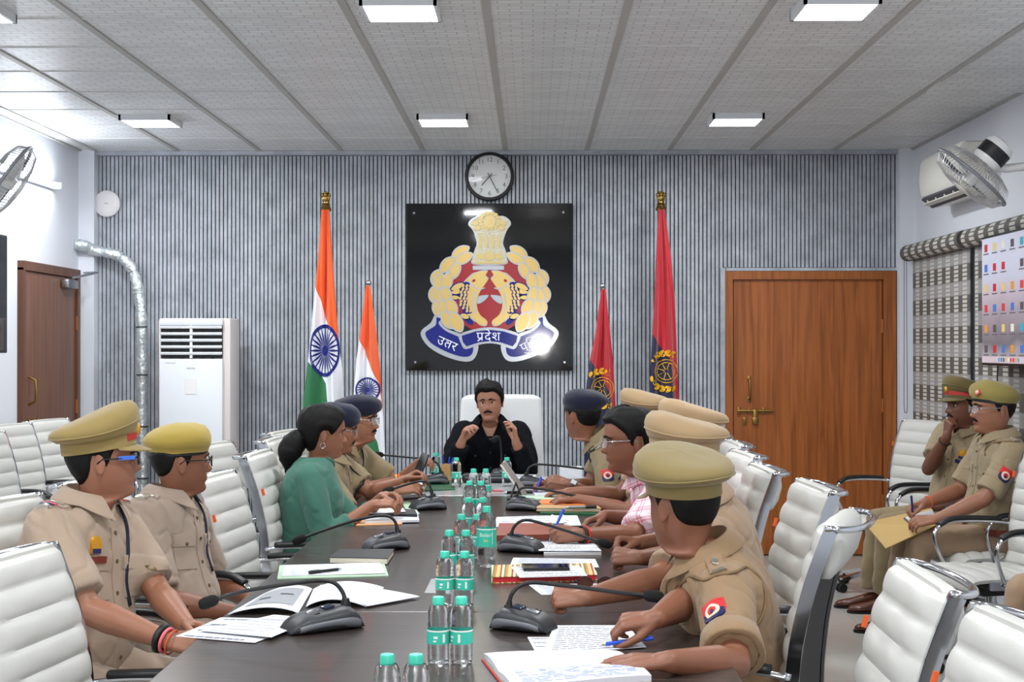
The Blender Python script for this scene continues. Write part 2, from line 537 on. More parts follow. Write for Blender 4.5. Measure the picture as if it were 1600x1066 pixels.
# ---- ceiling: 600 mm tiles in a T-bar grid
M_TILE = mat('ceiling_tile', (216, 217, 217), 0.4)
nt = M_TILE.node_tree; b = bsdf(M_TILE)
tc = nd(nt, 'ShaderNodeTexCoord'); br = nd(nt, 'ShaderNodeTexBrick')
for k, v in (('Scale', 1.0), ('Mortar Size', 0.004), ('Mortar Smooth', 0.3), ('Brick Width', 0.1), ('Row Height', 0.05)):
    br.inputs[k].default_value = v
br.inputs['Color1'].default_value = lin((226, 227, 227)); br.inputs['Color2'].default_value = lin((212, 213, 213)); br.inputs['Mortar'].default_value = lin((186, 187, 187))
nt.links.new(tc.outputs['Object'], br.inputs['Vector']); nt.links.new(br.outputs['Color'], b.inputs['Base Color'])
bp = nd(nt, 'ShaderNodeBump'); bp.inputs['Strength'].default_value = 0.35; bp.inputs['Distance'].default_value = 0.003
nt.links.new(br.outputs['Fac'], bp.inputs['Height']); bp.invert = True; nt.links.new(bp.outputs['Normal'], b.inputs['Normal'])
M_TBAR = mat('ceiling_grid_grey', (172, 170, 166), 0.5)
ceil = struct('ceiling', MB().box(((XL + XR) / 2, (YB + YF) / 2, ZC + 0.08), (XR - XL + 0.2, YB - YF + 0.2, 0.1)), mat('ceiling_board', (200, 200, 198), 0.6))
xs = [XL] + [-3.192 + 0.6 * k for k in range(10)] + [XR]
ys = [YB - 0.02] + [10.5 - 0.6 * k for k in range(10)]
tmesh = {}
for i in range(len(xs) - 1):
    for j in range(len(ys) - 1):
        wx, wy = xs[i + 1] - xs[i], ys[j] - ys[j + 1]
        key = (round(wx, 3), round(wy, 3))
        if key not in tmesh:
            mb = MB().rbox((0, 0, 0.006), (wx - 0.006, wy - 0.006, 0.012), 0.003, seg=1)
            tmesh[key] = mb.mesh('ceiling_tile', M_TILE)
        o = link('ceiling_tile', tmesh[key], ceil)
        o.location = ((xs[i] + xs[i + 1]) / 2, (ys[j] + ys[j + 1]) / 2, ZC)
        if i == len(xs) - 2 and abs((ys[j] + ys[j + 1]) / 2 - 7.8) < .1:      # one tile sags at its far edge
            o.rotation_euler = (radians(-2.6), 0, 0); o.location.z -= .006
lo = ys[-1]
gb = MB().box((0, 0, 0), (0.034, YB - lo, 0.02)).mesh('grid_bar', M_TBAR)
for xx in xs[1:-1]:
    o = link('grid_bar', gb, ceil); o.location = (xx, (YB + lo) / 2, ZC + 0.003)
cb = MB().box((0, 0, 0), (XR - XL, 0.012, 0.02)).mesh('cross_bar', mat('ceiling_cross_bar', (208, 208, 206), 0.5))
for yy in ys[1:]:
    o = link('cross_bar', cb, ceil); o.location = ((XL + XR) / 2, yy, ZC + 0.006)
part('edge_angle', MB().box((XL + 0.012, (YB + YF) / 2, ZC - 0.002), (0.024, YB - YF, 0.02)), M_TBAR, ceil)
part('edge_angle', MB().box((XR - 0.012, (YB + YF) / 2, ZC - 0.002), (0.024, YB - YF, 0.02)), M_TBAR, ceil)

# ---- square LED ceiling panels
M_DIFF = mat('led_diffuser', (246, 250, 255), 0.4, emit=9.0)
def ceiling_light(x, y, label):
    t = thing('ceiling_light', label, 'ceiling light', (x, y, ZC), 'square ceiling LED panels')
    mb = MB()
    for sx, sy, dx, dy in ((0, -1, .32, .014), (0, 1, .32, .014), (-1, 0, .014, .32), (1, 0, .014, .32)):
        mb.box((sx * 0.153, sy * 0.153, -0.018), (dx, dy, 0.036))
    mb.box((0, 0, -0.004), (0.30, 0.30, 0.008))
    part('frame', mb, mat('lamp_frame_white', (225, 228, 232), 0.4), t)
    part('diffuser', MB().box((0, 0, -0.024), (0.292, 0.292, 0.02)), M_DIFF, t)
    l = bpy.data.lights.new('panel_light', 'AREA'); l.shape = 'SQUARE'; l.size = 0.28; l.energy = PANEL_POWER; l.color = (0.95, 0.98, 1.0)
    lo = bpy.data.objects.new('panel_light', l); COL.objects.link(lo); lo.parent = t; lo.location = (0, 0, -0.042)
for x, side in ((-2.40, 'left'), (-0.55, 'middle'), (1.28, 'right')):
    for y, row in ((9.05, 'small square ceiling light, %s one of the row near the slatted wall'), (6.08, 'large bright square ceiling light at the top edge, %s one'), (3.1, 'ceiling light above the near table, %s one'), (0.1, 'ceiling light behind the camera, %s one')):
        ceiling_light(x, y, row % side)
# ================================================================== THINGS ON AND ALONG THE WALLS
K = FPX / YS
def wx(px): return (px - 830) / K           # pixel column on the slatted wall -> X
def wz(py): return CAM.z + (544 - py) / K   # pixel row on the slatted wall -> Z

# ---- clock
cx, cz, r = wx(765), wz(276), 38.5 / K
t = thing('wall_clock', 'round white wall clock with black rim above the emblem board', 'clock', (cx, YS, cz))
RX = Matrix.Rotation(pi / 2, 4, 'X')      # local z -> -Y (towards the room)
M_DIAL = mat('clock_dial', (222, 224, 222), 0.5)
part('rim', MB().lathe([(r * 0.86, 0.004), (r * 0.86, 0.034), (r * 0.9, 0.042), (r * 0.97, 0.040), (r, 0.03), (r, 0.0)], 48, RX, cap=False), M_BLACK, t, smooth=40)
part('dial', MB().lathe([(0.001, 0.0), (r * 0.9, 0.0), (r * 0.9, 0.012), (0.001, 0.012)], 48, RX), M_DIAL, t)
FM = face_matrix((0, 0, 0), (1, 0, 0), (0, 0, 1))
mi = mat('clock_print', (60, 62, 66), 0.6)
for h in range(1, 13):
    a = h * pi / 6
    part('numeral', text_mb(str(h), 0.046, FM @ Matrix.Translation((sin(a) * r * 0.68, cos(a) * r * 0.68, 0.0135))), mi, t)
for h in range(60):
    a = h * pi / 30
    if h % 5 == 0:
        part('tick', MB().box((0, r * 0.83, 0.013), (0.003, 0.008, 0.001)).xf(FM @ Matrix.Rotation(-a, 4, 'Z')), mi, t)
for nm, ang, L, wd, zz in (('hour_hand', 222, 0.50, 0.009, 0.016), ('minute_hand', 153, 0.74, 0.007, 0.019)):
    part(nm, MB().prism([(-wd / 2, -r * 0.16), (wd / 2, -r * 0.16), (wd / 2, r * L * 0.9), (0, r * L), (-wd / 2, r * L * 0.9)], FM @ Matrix.Rotation(-radians(ang), 4, 'Z') @ Matrix.Translation((0, 0, zz)), 0.0015), mi, t)
part('second_hand', MB().box((0, r * 0.2, 0.022), (0.0025, r * 1.0, 0.001)).xf(FM @ Matrix.Rotation(-radians(258), 4, 'Z')), mi, t)
part('hub', MB().lathe([(0.008, 0.015), (0.008, 0.026)], 12, RX), mi, t)
mg = mat('clock_glass', (255, 255, 255), 0.02, alpha=.06)
part('glass', MB().lathe([(0.001, 0.030), (r * 0.87, 0.030), (r * 0.87, 0.032), (0.001, 0.032)], 40, RX), mg, t)

# ---- emblem board
bx0, bx1, bz0, bz1 = wx(635), wx(895), wz(579), wz(318)
t = thing('emblem_board', 'square black glossy board with a gold, red and blue police crest', 'sign', ((bx0 + bx1) / 2, YS, bz0))
M_ACR = mat('black_acrylic', (8, 9, 12), 0.05, spec=0.6, bump=0.04, bscale=4, bdist=0.01)
part('board', MB().rbox(((bx0 + bx1) / 2, YS - 0.006, (bz0 + bz1) / 2), (bx1 - bx0, 0.012, bz1 - bz0), 0.002), M_ACR, t, world=True)
for px, py in ((647, 333), (880, 332), (649, 566), (882, 566)):
    part('standoff_cap', MB().lathe([(0.010, 0), (0.010, 0.006), (0.006, 0.010)], 12, Matrix.Translation((wx(px), YS - 0.012, wz(py))) @ RX), M_CHROME, t, smooth=40, world=True)
# crest, drawn in a 902 x 1066 sheet that covers pixels 660..880 x 320..580
def E2(cx_, cy_): return (660 + cx_ / 4.1, 320 + cy_ / 4.1)
def cpt(p):
    q = E2(p[0], p[1]); return (wx(q[0]), wz(q[1]))
CM = face_matrix((0, YS - 0.012, 0), (1, 0, 0), (0, 0, 1))
def layer(mb, poly, h0, h1):
    pts = [cpt(p) for p in poly]
    # ensure counter-clockwise
    A = sum(pts[i][0] * pts[(i + 1) % len(pts)][1] - pts[(i + 1) % len(pts)][0] * pts[i][1] for i in range(len(pts)))
    if A < 0: pts.reverse()
    mb.prism(pts, CM @ Matrix.Translation((0, 0, h0)), h1 - h0)
def ell(cx_, cy_, a, b_, ang, n=20, point=0.0):
    out = []
    for k in range(n):
        q = 2 * pi * k / n
        x_ = a * cos(q); y_ = b_ * sin(q) * (1 - point * abs(cos(q)) ** 3)
        c_, s_ = cos(radians(ang)), sin(radians(ang))
        out.append((cx_ + x_ * c_ - y_ * s_, cy_ + x_ * s_ + y_ * c_))
    return out
def mir(poly): return [(862 - p[0], p[1]) for p in poly]
def smooth_poly(poly, n=4):
    pts = [V((p[0], p[1], 0)) for p in poly]
    out = []
    N = len(pts)
    for i in range(N):
        p0, p1, p2, p3 = pts[i - 1], pts[i], pts[(i + 1) % N], pts[(i + 2) % N]
        for k in range(n):
            s = k / n
            q = 0.5 * ((2 * p1) + (p2 - p0) * s + (2 * p0 - 5 * p1 + 4 * p2 - p3) * s * s + (3 * p1 - p0 - 3 * p2 + p3) * s ** 3)
            out.append((q.x, q.y))
    return out
M_SIL = mat('crest_silver', (170, 174, 180), 0.16, 0.2)
M_CGOLD = mat('crest_gold', (202, 172, 104), 0.2, 0.3)
M_CRED = mat('crest_red', (150, 16, 28), 0.2)
M_CBLUE = mat('crest_blue', (20, 28, 116), 0.08)
M_CREAM = mat('crest_cream', (186, 180, 156), 0.35, 0.2, var=0.25, vscale=60, bump=0.6, bscale=90, bdist=0.004)
mb = MB(); layer(mb, ell(431, 575, 262, 250, 0, 40), 0.0, 0.004); part('red_field', mb, M_CRED, t, world=True)
leaves = [(245, 302, 58, 28, -30), (262, 345, 62, 28, -28), (160, 385, 60, 32, -48), (208, 425, 58, 28, -62), (95, 470, 52, 36, -72), (112, 505, 60, 36, -80),
          (158, 492, 56, 30, -75), (80, 580, 52, 34, 82), (112, 600, 60, 34, 88), (155, 580, 52, 28, 80), (105, 668, 56, 34, 68), (140, 672, 60, 34, 75),
          (188, 655, 54, 30, 62), (165, 740, 58, 34, 58), (218, 752, 66, 36, 62)]
for side in (0, 1):
    for k, (a, b_, L, W, ang) in enumerate(leaves):
        e1 = ell(a, b_, L + 9, W + 9, ang, 20, 0.35); e2 = ell(a, b_, L, W, ang, 20, 0.45)
        if side: e1, e2 = mir(e1), mir(e2)
        h = 0.0012 * k
        mb = MB(); layer(mb, e1, 0.003, 0.006 + h); lf = part('leaf_edge', mb, M_SIL, t, world=True)
        mb = MB(); layer(mb, e2, 0.004 + h, 0.0068 + h); part('leaf', mb, M_CGOLD, lf, world=True)
# lion capital
cap_o = [(365, 62), (395, 50), (430, 48), (465, 52), (485, 74), (515, 72), (552, 92), (568, 125), (545, 160), (528, 200), (517, 250), (532, 290), (540, 335), (530, 384), (330, 384), (322, 335), (335, 290), (348, 250), (338, 200), (320, 160), (294, 128), (310, 95), (348, 74)]
mb = MB(); layer(mb, smooth_poly(cap_o), 0.003, 0.008); cp = part('capital_edge', mb, M_SIL, t, world=True)
cen = (431, 220)
inner = [(cen[0] + (p[0] - cen[0]) * 0.93, cen[1] + (p[1] - cen[1]) * 0.95) for p in cap_o]
mb = MB(); layer(mb, smooth_poly(inner), 0.006, 0.011); part('lion_capital', mb, M_CREAM, cp, world=True)
mb = MB()
for a in ell(431, 105, 60, 50, 0, 14): layer(mb, ell(a[0], a[1], 16, 12, 0, 10), 0.010, 0.016)
for (a, b_) in ((340, 120), (520, 120), (355, 150), (507, 150)): layer(mb, ell(a, b_, 20, 16, 0, 12), 0.010, 0.017)
layer(mb, ell(431, 110, 38, 42, 0, 16), 0.010, 0.018)
for a in (372, 410, 452, 490): layer(mb, ell(a, 238, 10, 44, 0, 12), 0.010, 0.016)
layer(mb, ell(431, 330, 34, 30, 0, 16), 0.010, 0.016); layer(mb, ell(372, 332, 24, 20, 0, 12), 0.010, 0.015); layer(mb, ell(490, 332, 24, 20, 0, 12), 0.010, 0.015)
layer(mb, [(338, 364), (524, 364), (524, 380), (338, 380)], 0.010, 0.014)
part('lion_relief', mb, mat('crest_relief_gold', (190, 168, 112), .3, .3), cp, world=True)
mb = MB(); layer(mb, [(323, 392), (523, 392), (523, 418), (323, 418)], 0.003, 0.007); part('motto_strip', mb, M_SIL, t, world=True)
# the two fish
fish = [(415, 430), (380, 427), (335, 442), (300, 470), (272, 502), (250, 545), (244, 600), (256, 655), (285, 700), (325, 730), (362, 765), (402, 772), (412, 742), (376, 712), (352, 672), (346, 630), (356, 585), (376, 548), (402, 510), (420, 478), (402, 458)]
strip = [(285, 495), (262, 505), (238, 560), (240, 625), (262, 690), (292, 700), (318, 690), (296, 640), (292, 590), (305, 540), (318, 512)]
for side in (0, 1):
    f = mir if side else (lambda q: q)
    mb = MB(); layer(mb, f([(431 + (p[0] - 431) * 1.0 + (4 if p[0] > 340 else -7), p[1] + (6 if p[1] > 600 else -6)) for p in smooth_poly(fish)]), 0.003, 0.0065)
    fo = part('fish_edge', mb, M_SIL, t, world=True)
    mb = MB(); layer(mb, f(smooth_poly(fish)), 0.006, 0.0085); part('fish_body', mb, M_CGOLD, fo, world=True)
    mb = MB(); layer(mb, f(smooth_poly(strip)), 0.006, 0.0095); part('scale_band', mb, M_CBLUE, fo, world=True)
    mb = MB()
    for k in range(9):
        yy = 520 + k * 20
        cx0 = 285 - 26 * sin(pi * (yy - 500) / 220)
        for dx in (-16, 8, 30):
            if k == 8 and dx < 0: continue
            layer(mb, f(ell(cx0 + dx + (k % 2) * 6 + (8 if k > 6 else 0), yy, 12, 8, -60, 10)), 0.009, 0.0105)
    part('scale', mb, M_CGOLD, fo, world=True)['kind'] = 'stuff'
    mb = MB()
    for a in ((226, 525, 46, 18, -25), (222, 558, 40, 14, -8), (208, 595, 30, 13, 0), (232, 590, 18, 10, -20), (272, 715, 30, 16, 20), (300, 745, 26, 12, 40)):
        layer(mb, f(ell(a[0], a[1], a[2] + 6, a[3] + 6, a[4], 16)), 0.003, 0.0075)
    part('fin_edge', mb, M_CBLUE, fo, world=True)
    for a in ((226, 525, 46, 18, -25), (222, 558, 40, 14, -8), (208, 595, 30, 13, 0), (272, 715, 30, 16, 20)):
        mb = MB(); layer(mb, f(ell(a[0], a[1], a[2], a[3], a[4], 16, 0.4)), 0.007, 0.0095); part('fin', mb, M_CGOLD, fo, world=True)
    
    mb = MB(); layer(mb, f(smooth_poly([(358, 590), (395, 580), (425, 582), (395, 618), (355, 635)])), 0.006, 0.0100); part('belly_fin', mb, M_SIL, fo, world=True)
    mb = MB(); layer(mb, f([(292, 492), (300, 486), (330, 520), (368, 540), (400, 530), (404, 536), (370, 548), (325, 530)]), 0.008, 0.0096); part('gill_line', mb, M_SIL, fo, world=True)
    mb = MB(); layer(mb, f(smooth_poly([(345, 560), (335, 600), (332, 650), (345, 695), (340, 700), (322, 655), (324, 600), (338, 556)])), 0.008, 0.0092); part('belly_line', mb, M_SIL, fo, world=True)
    mb = MB(); layer(mb, f(ell(330, 487, 12, 9, -30, 12)), 0.008, 0.0095); part('eye', mb, M_CRED, fo, world=True)
# ribbons
rib = [(92, 722), (125, 728), (104, 760), (150, 808), (215, 838), (262, 862), (290, 905), (324, 905), (322, 948), (296, 972), (236, 970), (140, 935), (55, 885), (20, 832), (34, 806), (86, 772)]
ribs = [(85, 700), (125, 712), (150, 735), (130, 765), (170, 800), (230, 820), (262, 838), (300, 885), (355, 885), (352, 950), (315, 1000), (235, 1000), (120, 960), (35, 905), (-8, 840), (0, 800), (55, 755)]
midr = [(252, 840), (340, 812), (431, 802), (522, 812), (610, 840), (602, 880), (578, 908), (500, 882), (431, 874), (362, 882), (284, 908), (260, 880)]
mids = [(238, 832), (335, 798), (431, 786), (527, 798), (624, 832), (614, 888), (584, 926), (500, 898), (431, 888), (362, 898), (278, 926), (248, 888)]
for side in (0, 1):
    f = mir if side else (lambda q: q)
    mb = MB(); layer(mb, f(smooth_poly(ribs)), 0.008, 0.012); ro = part('ribbon_edge', mb, M_SIL, t, world=True)
    mb = MB(); layer(mb, f(smooth_poly(rib, 3)), 0.0115, 0.0135); part('ribbon', mb, M_CBLUE, ro, world=True)
mb = MB(); layer(mb, smooth_poly(mids, 3), 0.011, 0.0145); ro = part('ribbon_edge', mb, M_SIL, t, world=True)
mb = MB(); layer(mb, midr, 0.014, 0.016); part('ribbon', mb, M_CBLUE, ro, world=True)
M_LET = mat('crest_lettering', (226, 228, 232), 0.3)
def crest_text(items, px, py, ang, size, h):
    c = cpt((px, py))
    base = CM @ Matrix.Translation((c[0], c[1], h)) @ Matrix.Rotation(radians(ang), 4, 'Z')
    out = MB()
    for it in items:
        s_, dx, dy = it[:3]
        if s_ == 'bar':
            out.box((0, 0, 0), (it[3] * size, it[4] * size, .0016)); k0 = len(out.v) - 8
            out.v[k0:] = [base @ Matrix.Translation((dx * size, dy * size, 0)) @ p for p in out.v[k0:]]
            continue
        m_ = text_mb(s_, size, base @ Matrix.Translation((dx * size, dy * size, 0)), 0.0008)
        out.add(m_.v, m_.f)
    return out
part('lettering', crest_text([('उ', -.60, 0), ('त', .03, 0), ('bar', -.08, .17, .22, .05), ('र', .56, 0)], 163, 892, -24, 0.092, 0.0142), M_LET, t, world=True)
part('lettering', crest_text([('प', -.72, 0), ('दे', -.1, 0), ('श', .55, 0)], 428, 846, 0, 0.092, 0.0168), M_LET, t, world=True)
c = cpt((147, 896))
c = cpt((365, 866))
part('lettering', MB().box((c[0], YS - 0.012 - 0.0174, c[1]), (0.028, 0.0012, 0.008), (0, radians(-35), 0)), M_LET, t, world=True)
part('lettering', crest_text([('पु', -.66, 0), ('ि', -.24, 0), ('ल', .12, 0), ('स', .70, 0)], 700, 892, 24, 0.092, 0.0142), M_LET, t, world=True)

# ---- flags on poles
def flag(name, label, pole_px, top_py, left, right, cols, bounds, Yp, finial, emblem=None, phase=0.0, folds=2.5):
    k = FPX / Yp
    fx = lambda p: (p - 830) / k
    fz = lambda p: CAM.z + (544 - p) / k
    x0 = fx(pole_px)
    t = thing(name, label, 'flag', (x0, Yp, 0), 'ceremonial flags beside the crest')
    ztop = fz(top_py)
    part('pole', MB().lathe([(0.011, 0.03), (0.011, ztop + 0.02)], 12, Matrix.Translation((x0, Yp + 0.02, 0))), M_BRASS if finial == 'lions' else M_STEEL, t, smooth=40, world=True)
    part('base', MB().lathe([(0.15, 0.0), (0.15, 0.02), (0.13, 0.035), (0.05, 0.05), (0.02, 0.09), (0.011, 0.1)], 24, Matrix.Translation((x0, Yp + 0.02, 0))), M_STEEL, t, smooth=40, world=True)
    if finial == 'lions':
        s = 1.0
        fo = part('finial', MB().lathe([(0.012, -0.01), (0.036, -0.005), (0.040, 0.008), (0.034, 0.014), (0.030, 0.028), (0.026, 0.036), (0.034, 0.042), (0.022, 0.05), (0.02, 0.07)], 16, Matrix.Translation((x0, Yp + 0.02, ztop))), M_BRASS, t, smooth=40, world=True)
        mb = MB()
        for a in range(4):
            ca, sa = cos(a * pi / 2 + pi / 4 * 0), sin(a * pi / 2)
            mb.ellipsoid((x0 + ca * 0.012, Yp + 0.02 + sa * 0.012, ztop + 0.085), (0.017, 0.017, 0.032), 10, 8)
            mb.ellipsoid((x0 + ca * 0.022, Yp + 0.02 + sa * 0.022, ztop + 0.108), (0.014, 0.014, 0.016), 10, 8)
        mb.ellipsoid((x0, Yp + 0.02, ztop + 0.125), (0.02, 0.02, 0.01), 10, 8)
        part('lions', mb, M_BRASS, fo, smooth=True, world=True)
    else:
        part('finial', MB().ellipsoid((x0, Yp + 0.02, ztop + 0.022), (0.020, 0.020, 0.020), 16, 12).lathe([(0.012, -0.01), (0.012, 0.006)], 12, Matrix.Translation((x0, Yp + 0.02, ztop))), M_STEEL, t, smooth=True, world=True)
    ly = [p[1] for p in left]; lx = [p[0] for p in left]; ry = [p[1] for p in right]; rx = [p[0] for p in right]
    def S(px_, py_, off=0.0):
        xl, xr = np.interp(py_, ly, lx), np.interp(py_, ry, rx)
        u = (px_ - xl) / max(1e-3, xr - xl)
        wdt = (xr - xl) / k
        A = min(0.030, wdt * 0.22)
        bend = A * sin(u * 2 * pi * folds + phase + py_ * 0.006) + 0.4 * A * sin(u * 2 * pi * folds * 2.3 + 1.3 - py_ * 0.011) + 0.05 * (u - 0.5) ** 2
        return V((fx(px_), Yp - 0.035 + bend - off, fz(py_)))
    y0_, y1_ = max(ly[0], ry[0]), max(ly[-1], ry[-1])
    mats_ = cols
    mb = MB()
    NU = 44
    for zi in range(len(cols)):
        mb.cur = zi
        def lim(u, which):
            if which < 0: return y0_
            if which >= len(bounds): return y1_
            bu = [p[0] for p in bounds[which]]; bv = [p[1] for p in bounds[which]]
            return float(np.interp(u, bu, bv))
        def fn(u, v, zi=zi):
            a, b_ = lim(u, zi - 1), lim(u, zi)
            py_ = a + (b_ - a) * v
            xl, xr = np.interp(py_, ly, lx), np.interp(py_, ry, rx)
            return S(xl + (xr - xl) * u, py_)
        mb.grid(fn, NU, 26)
    cl = part('cloth', mb, mats_, t, smooth=True, world=True)
    if emblem:
        emblem(S, t, cl, left, right)
    return t
M_SAF = mat('flag_saffron', (232, 92, 30), 0.6, sheen=0.3)
M_FW = mat('flag_white', (232, 234, 240), 0.6, sheen=0.3)
M_FG = mat('flag_green', (34, 112, 66), 0.6, sheen=0.3)
M_FR = mat('flag_red', (186, 22, 40), 0.55, sheen=0.3)
M_FB = mat('flag_navy', (20, 26, 62), 0.6, sheen=0.3)
M_NAVY = mat('chakra_navy', (26, 34, 120), 0.6)
M_YEL = mat('flag_yellow', (236, 178, 34), 0.6)
def inside(S, left, right, px_, py_):
    return np.interp(py_, [p[1] for p in left], [p[0] for p in left]) <= px_ <= np.interp(py_, [p[1] for p in right], [p[0] for p in right])
def chakra(cx_, cy_, ra, rb):
    def em(S, t, cl, left, right):
        mb = MB()
        n = 72
        ring = [[S(cx_ + ra * f_ * cos(2 * pi * k_ / n), cy_ + rb * f_ * sin(2 * pi * k_ / n), 0.004) for k_ in range(n)] for f_ in (0.86, 1.0)]
        mb.loft(ring, False)
        hub = [[S(cx_ + ra * f_ * cos(2 * pi * k_ / 24), cy_ + rb * f_ * sin(2 * pi * k_ / 24), 0.004) for k_ in range(24)] for f_ in (0.01, 0.10, 0.20)]
        mb.loft(hub, False)
        for q in range(24):
            a = 2 * pi * q / 24
            pts = []
            for f_ in np.linspace(0.18, 0.88, 8):
                wd = 0.012 + 0.030 * sin(pi * (f_ - 0.18) / 0.7) + (0.02 if f_ > 0.8 else 0)
                pts.append((f_, wd))
            rings = [[S(cx_ + ra * (f_ * cos(a) + s_ * wd * -sin(a)), cy_ + rb * (f_ * sin(a) + s_ * wd * cos(a)), 0.004) for s_ in (-1, 1)] for f_, wd in pts]
            mb.loft(rings, False, closed=False)
        part('chakra_wheel', mb, M_NAVY, cl, world=True)
    return em
def wreath(cx_, cy_, ra, a0, a1):
    def em(S, t, cl, left, right):
        def put(poly, off):
            if not all(inside(S, left, right, *p) for p in poly): return None
            return [S(p[0], p[1], off) for p in poly]
        mb = MB()
        n = 15
        for k_ in range(n):
            a = radians(a0 + (a1 - a0) * k_ / (n - 1))
            for s_ in (-1, 1):
                poly = ell(cx_ + ra * cos(a) + s_ * 2.2 * cos(a), cy_ - ra * sin(a) - s_ * 2.2 * sin(a), 4.6, 2.6, -math.degrees(a) + 90 - s_ * 28, 10)
                q = put(poly, 0.005)
                if q: mb.add(q, [tuple(range(10))])
        part('wreath_print', mb, M_YEL, cl, world=True)['kind'] = 'stuff'
        mb = MB()
        for rr in (0.66, 0.50):
            for k_ in range(40):
                a, b_ = 2 * pi * k_ / 40, 2 * pi * (k_ + 1) / 40
                q = put([(cx_ + ra * r_ * cos(x_), cy_ + ra * r_ * sin(x_)) for r_, x_ in ((rr, a), (rr, b_), (rr - 0.04, b_), (rr - 0.04, a))], 0.005)
                if q: mb.add(q, [(0, 1, 2, 3)])
        for k_ in range(8):
            a = 2 * pi * k_ / 8 + 0.3
            q = put([(cx_ + ra * r_ * cos(a + d_), cy_ + ra * r_ * sin(a + d_)) for r_, d_ in ((0.1, -0.2), (0.46, -0.03), (0.46, 0.03), (0.1, 0.2))], 0.005)
            if q: mb.add(q, [(0, 1, 2, 3)])
        part('crest_print', mb, M_YEL, cl, world=True)['kind'] = 'stuff'
    return em
flag('flag_on_pole', 'tall saffron, white and green flag with lion finial left of the crest', 508, 328,
     [(502, 328), (497, 400), (490, 470), (482, 560), (475, 620), (472, 700), (470, 800)], [(515, 328), (520, 400), (525, 470), (530, 540), (535, 580), (538, 650), (541, 800)],
     [M_SAF, M_FW, M_FG], [[(0, 445), (0.35, 470), (0.55, 500), (0.8, 520), (1, 540)], [(0, 565), (0.35, 580), (0.55, 600), (0.62, 640), (0.8, 760), (1, 790)]], 10.2, 'lions', chakra(508, 548, 23.5, 41), 0.4, 1.5)
flag('flag_on_pole', 'shorter saffron, white and green flag beside the head of the table', 575, 447,
     [(572, 447), (565, 505), (558, 560), (553, 620), (548, 700), (544, 800)], [(579, 447), (588, 520), (594, 580), (598, 640), (601, 700), (604, 800)],
     [M_SAF, M_FW, M_FG], [[(0, 530), (0.3, 545), (0.6, 570), (0.92, 600), (1, 650)], [(0, 650), (0.4, 650), (0.8, 690), (1, 760)]], 10.0, 'ball', chakra(575, 609, 19, 19.5), 1.1, 1.5)
flag('flag_on_pole', 'shorter red and navy flag with yellow crest right of the black board', 942, 452,
     [(939, 452), (930, 520), (920, 570), (915, 610), (913, 700), (910, 800)], [(946, 452), (953, 520), (958, 570), (962, 640), (965, 700), (968, 800)],
     [M_FR, M_FB], [[(0, 562), (0.5, 585), (0.8, 612), (0.95, 640), (1, 720)]], 10.0, 'ball', wreath(941, 607, 27, 75, 330), 0.2, 1.5)
flag('flag_on_pole', 'tall crimson and navy flag with lion finial near the brown door', 1033, 328,
     [(1028, 328), (1022, 450), (1018, 530), (1014, 600), (1012, 680), (1010, 800)], [(1038, 328), (1048, 400), (1054, 470), (1058, 580), (1062, 660), (1064, 800)],
     [M_FR, M_FB], [[(0, 522), (0.4, 545), (0.7, 560), (0.85, 600), (0.95, 700), (1, 790)]], 10.2, 'lions', wreath(1040, 580, 28, 70, 310), 0.9, 1.5)

# ---- tower air conditioner
Ya = 10.2
ka = FPX / (Ya - 0.17)
ax0, ax1, az1 = (243 - 830) / ka, (358 - 830) / ka, CAM.z + (544 - 497) / ka
t = thing('tower_air_conditioner', 'tall white floor-standing air conditioner by the slatted wall', 'air conditioner', ((ax0 + ax1) / 2, Ya, 0))
M_ACW = mat('ac_white', (212, 216, 221), 0.3); M_ACB = mat('ac_side_beige', (206, 198, 196), 0.4)
aw = ax1 - ax0; cxa = (ax0 + ax1) / 2
part('cabinet', MB().rbox((cxa, Ya + 0.02, az1 / 2), (aw, 0.32, az1), 0.02), M_ACB, t, smooth=40, world=True)
fw = aw * 0.86; fx0 = cxa - fw / 2 - 0.015
yf = Ya - 0.17
part('front_panel', MB().rbox((fx0 + fw / 2, yf + 0.02, (az1 - 0.28) / 2), (fw, 0.06, az1 - 0.29), 0.008), M_ACW, t, smooth=40, world=True)
part('top_panel', MB().rbox((fx0 + fw / 2, yf + 0.02, az1 - 0.028), (fw, 0.06, 0.05), 0.008), M_ACW, t, smooth=40, world=True)
part('outlet_recess', MB().box((fx0 + fw / 2, yf + 0.03, az1 - 0.165), (fw - 0.01, 0.03, 0.23)), M_BLACK, t, world=True)
zz = az1 - 0.075
for k_ in range(5):
    part('louver', MB().rbox((fx0 + fw / 2, yf + 0.003, zz - k_ * 0.046 + 0.012), (fw - 0.012, 0.03, 0.017), 0.004, (radians(14), 0, 0)), M_ACW, t, smooth=40, world=True)
    for q in range(1, 6):
        part('vane', MB().box((fx0 + fw * q / 6, yf + 0.016, zz - k_ * 0.046 - 0.012), (0.006, 0.02, 0.03)), M_BLACK, t, world=True)
part('divider', MB().box((fx0 + fw / 2, yf + 0.008, az1 - 0.165), (0.018, 0.03, 0.23)), M_ACW, t, world=True)
AM = face_matrix((0, yf - 0.0105, 0), (1, 0, 0), (0, 0, 1))
mi2 = mat('ac_print', (70, 72, 78), 0.5)
part('lettering', text_mb('VOLTAS', 0.016, AM @ Matrix.Translation((fx0 + fw / 2, CAM.z + (544 - 576) / ka, 0))), mi2, t, world=True)
part('lettering', text_mb('A TATA Product', 0.011, AM @ Matrix.Translation((fx0 + 0.075, CAM.z + (544 - 567.5) / ka, 0))), mi2, t, world=True)
part('display_window', MB().rbox((fx0 + fw / 2, yf - 0.0105, CAM.z + (544 - 604) / ka), (0.08, 0.003, 0.11), 0.001), mat('ac_display', (226, 224, 224), 0.15), t, world=True)

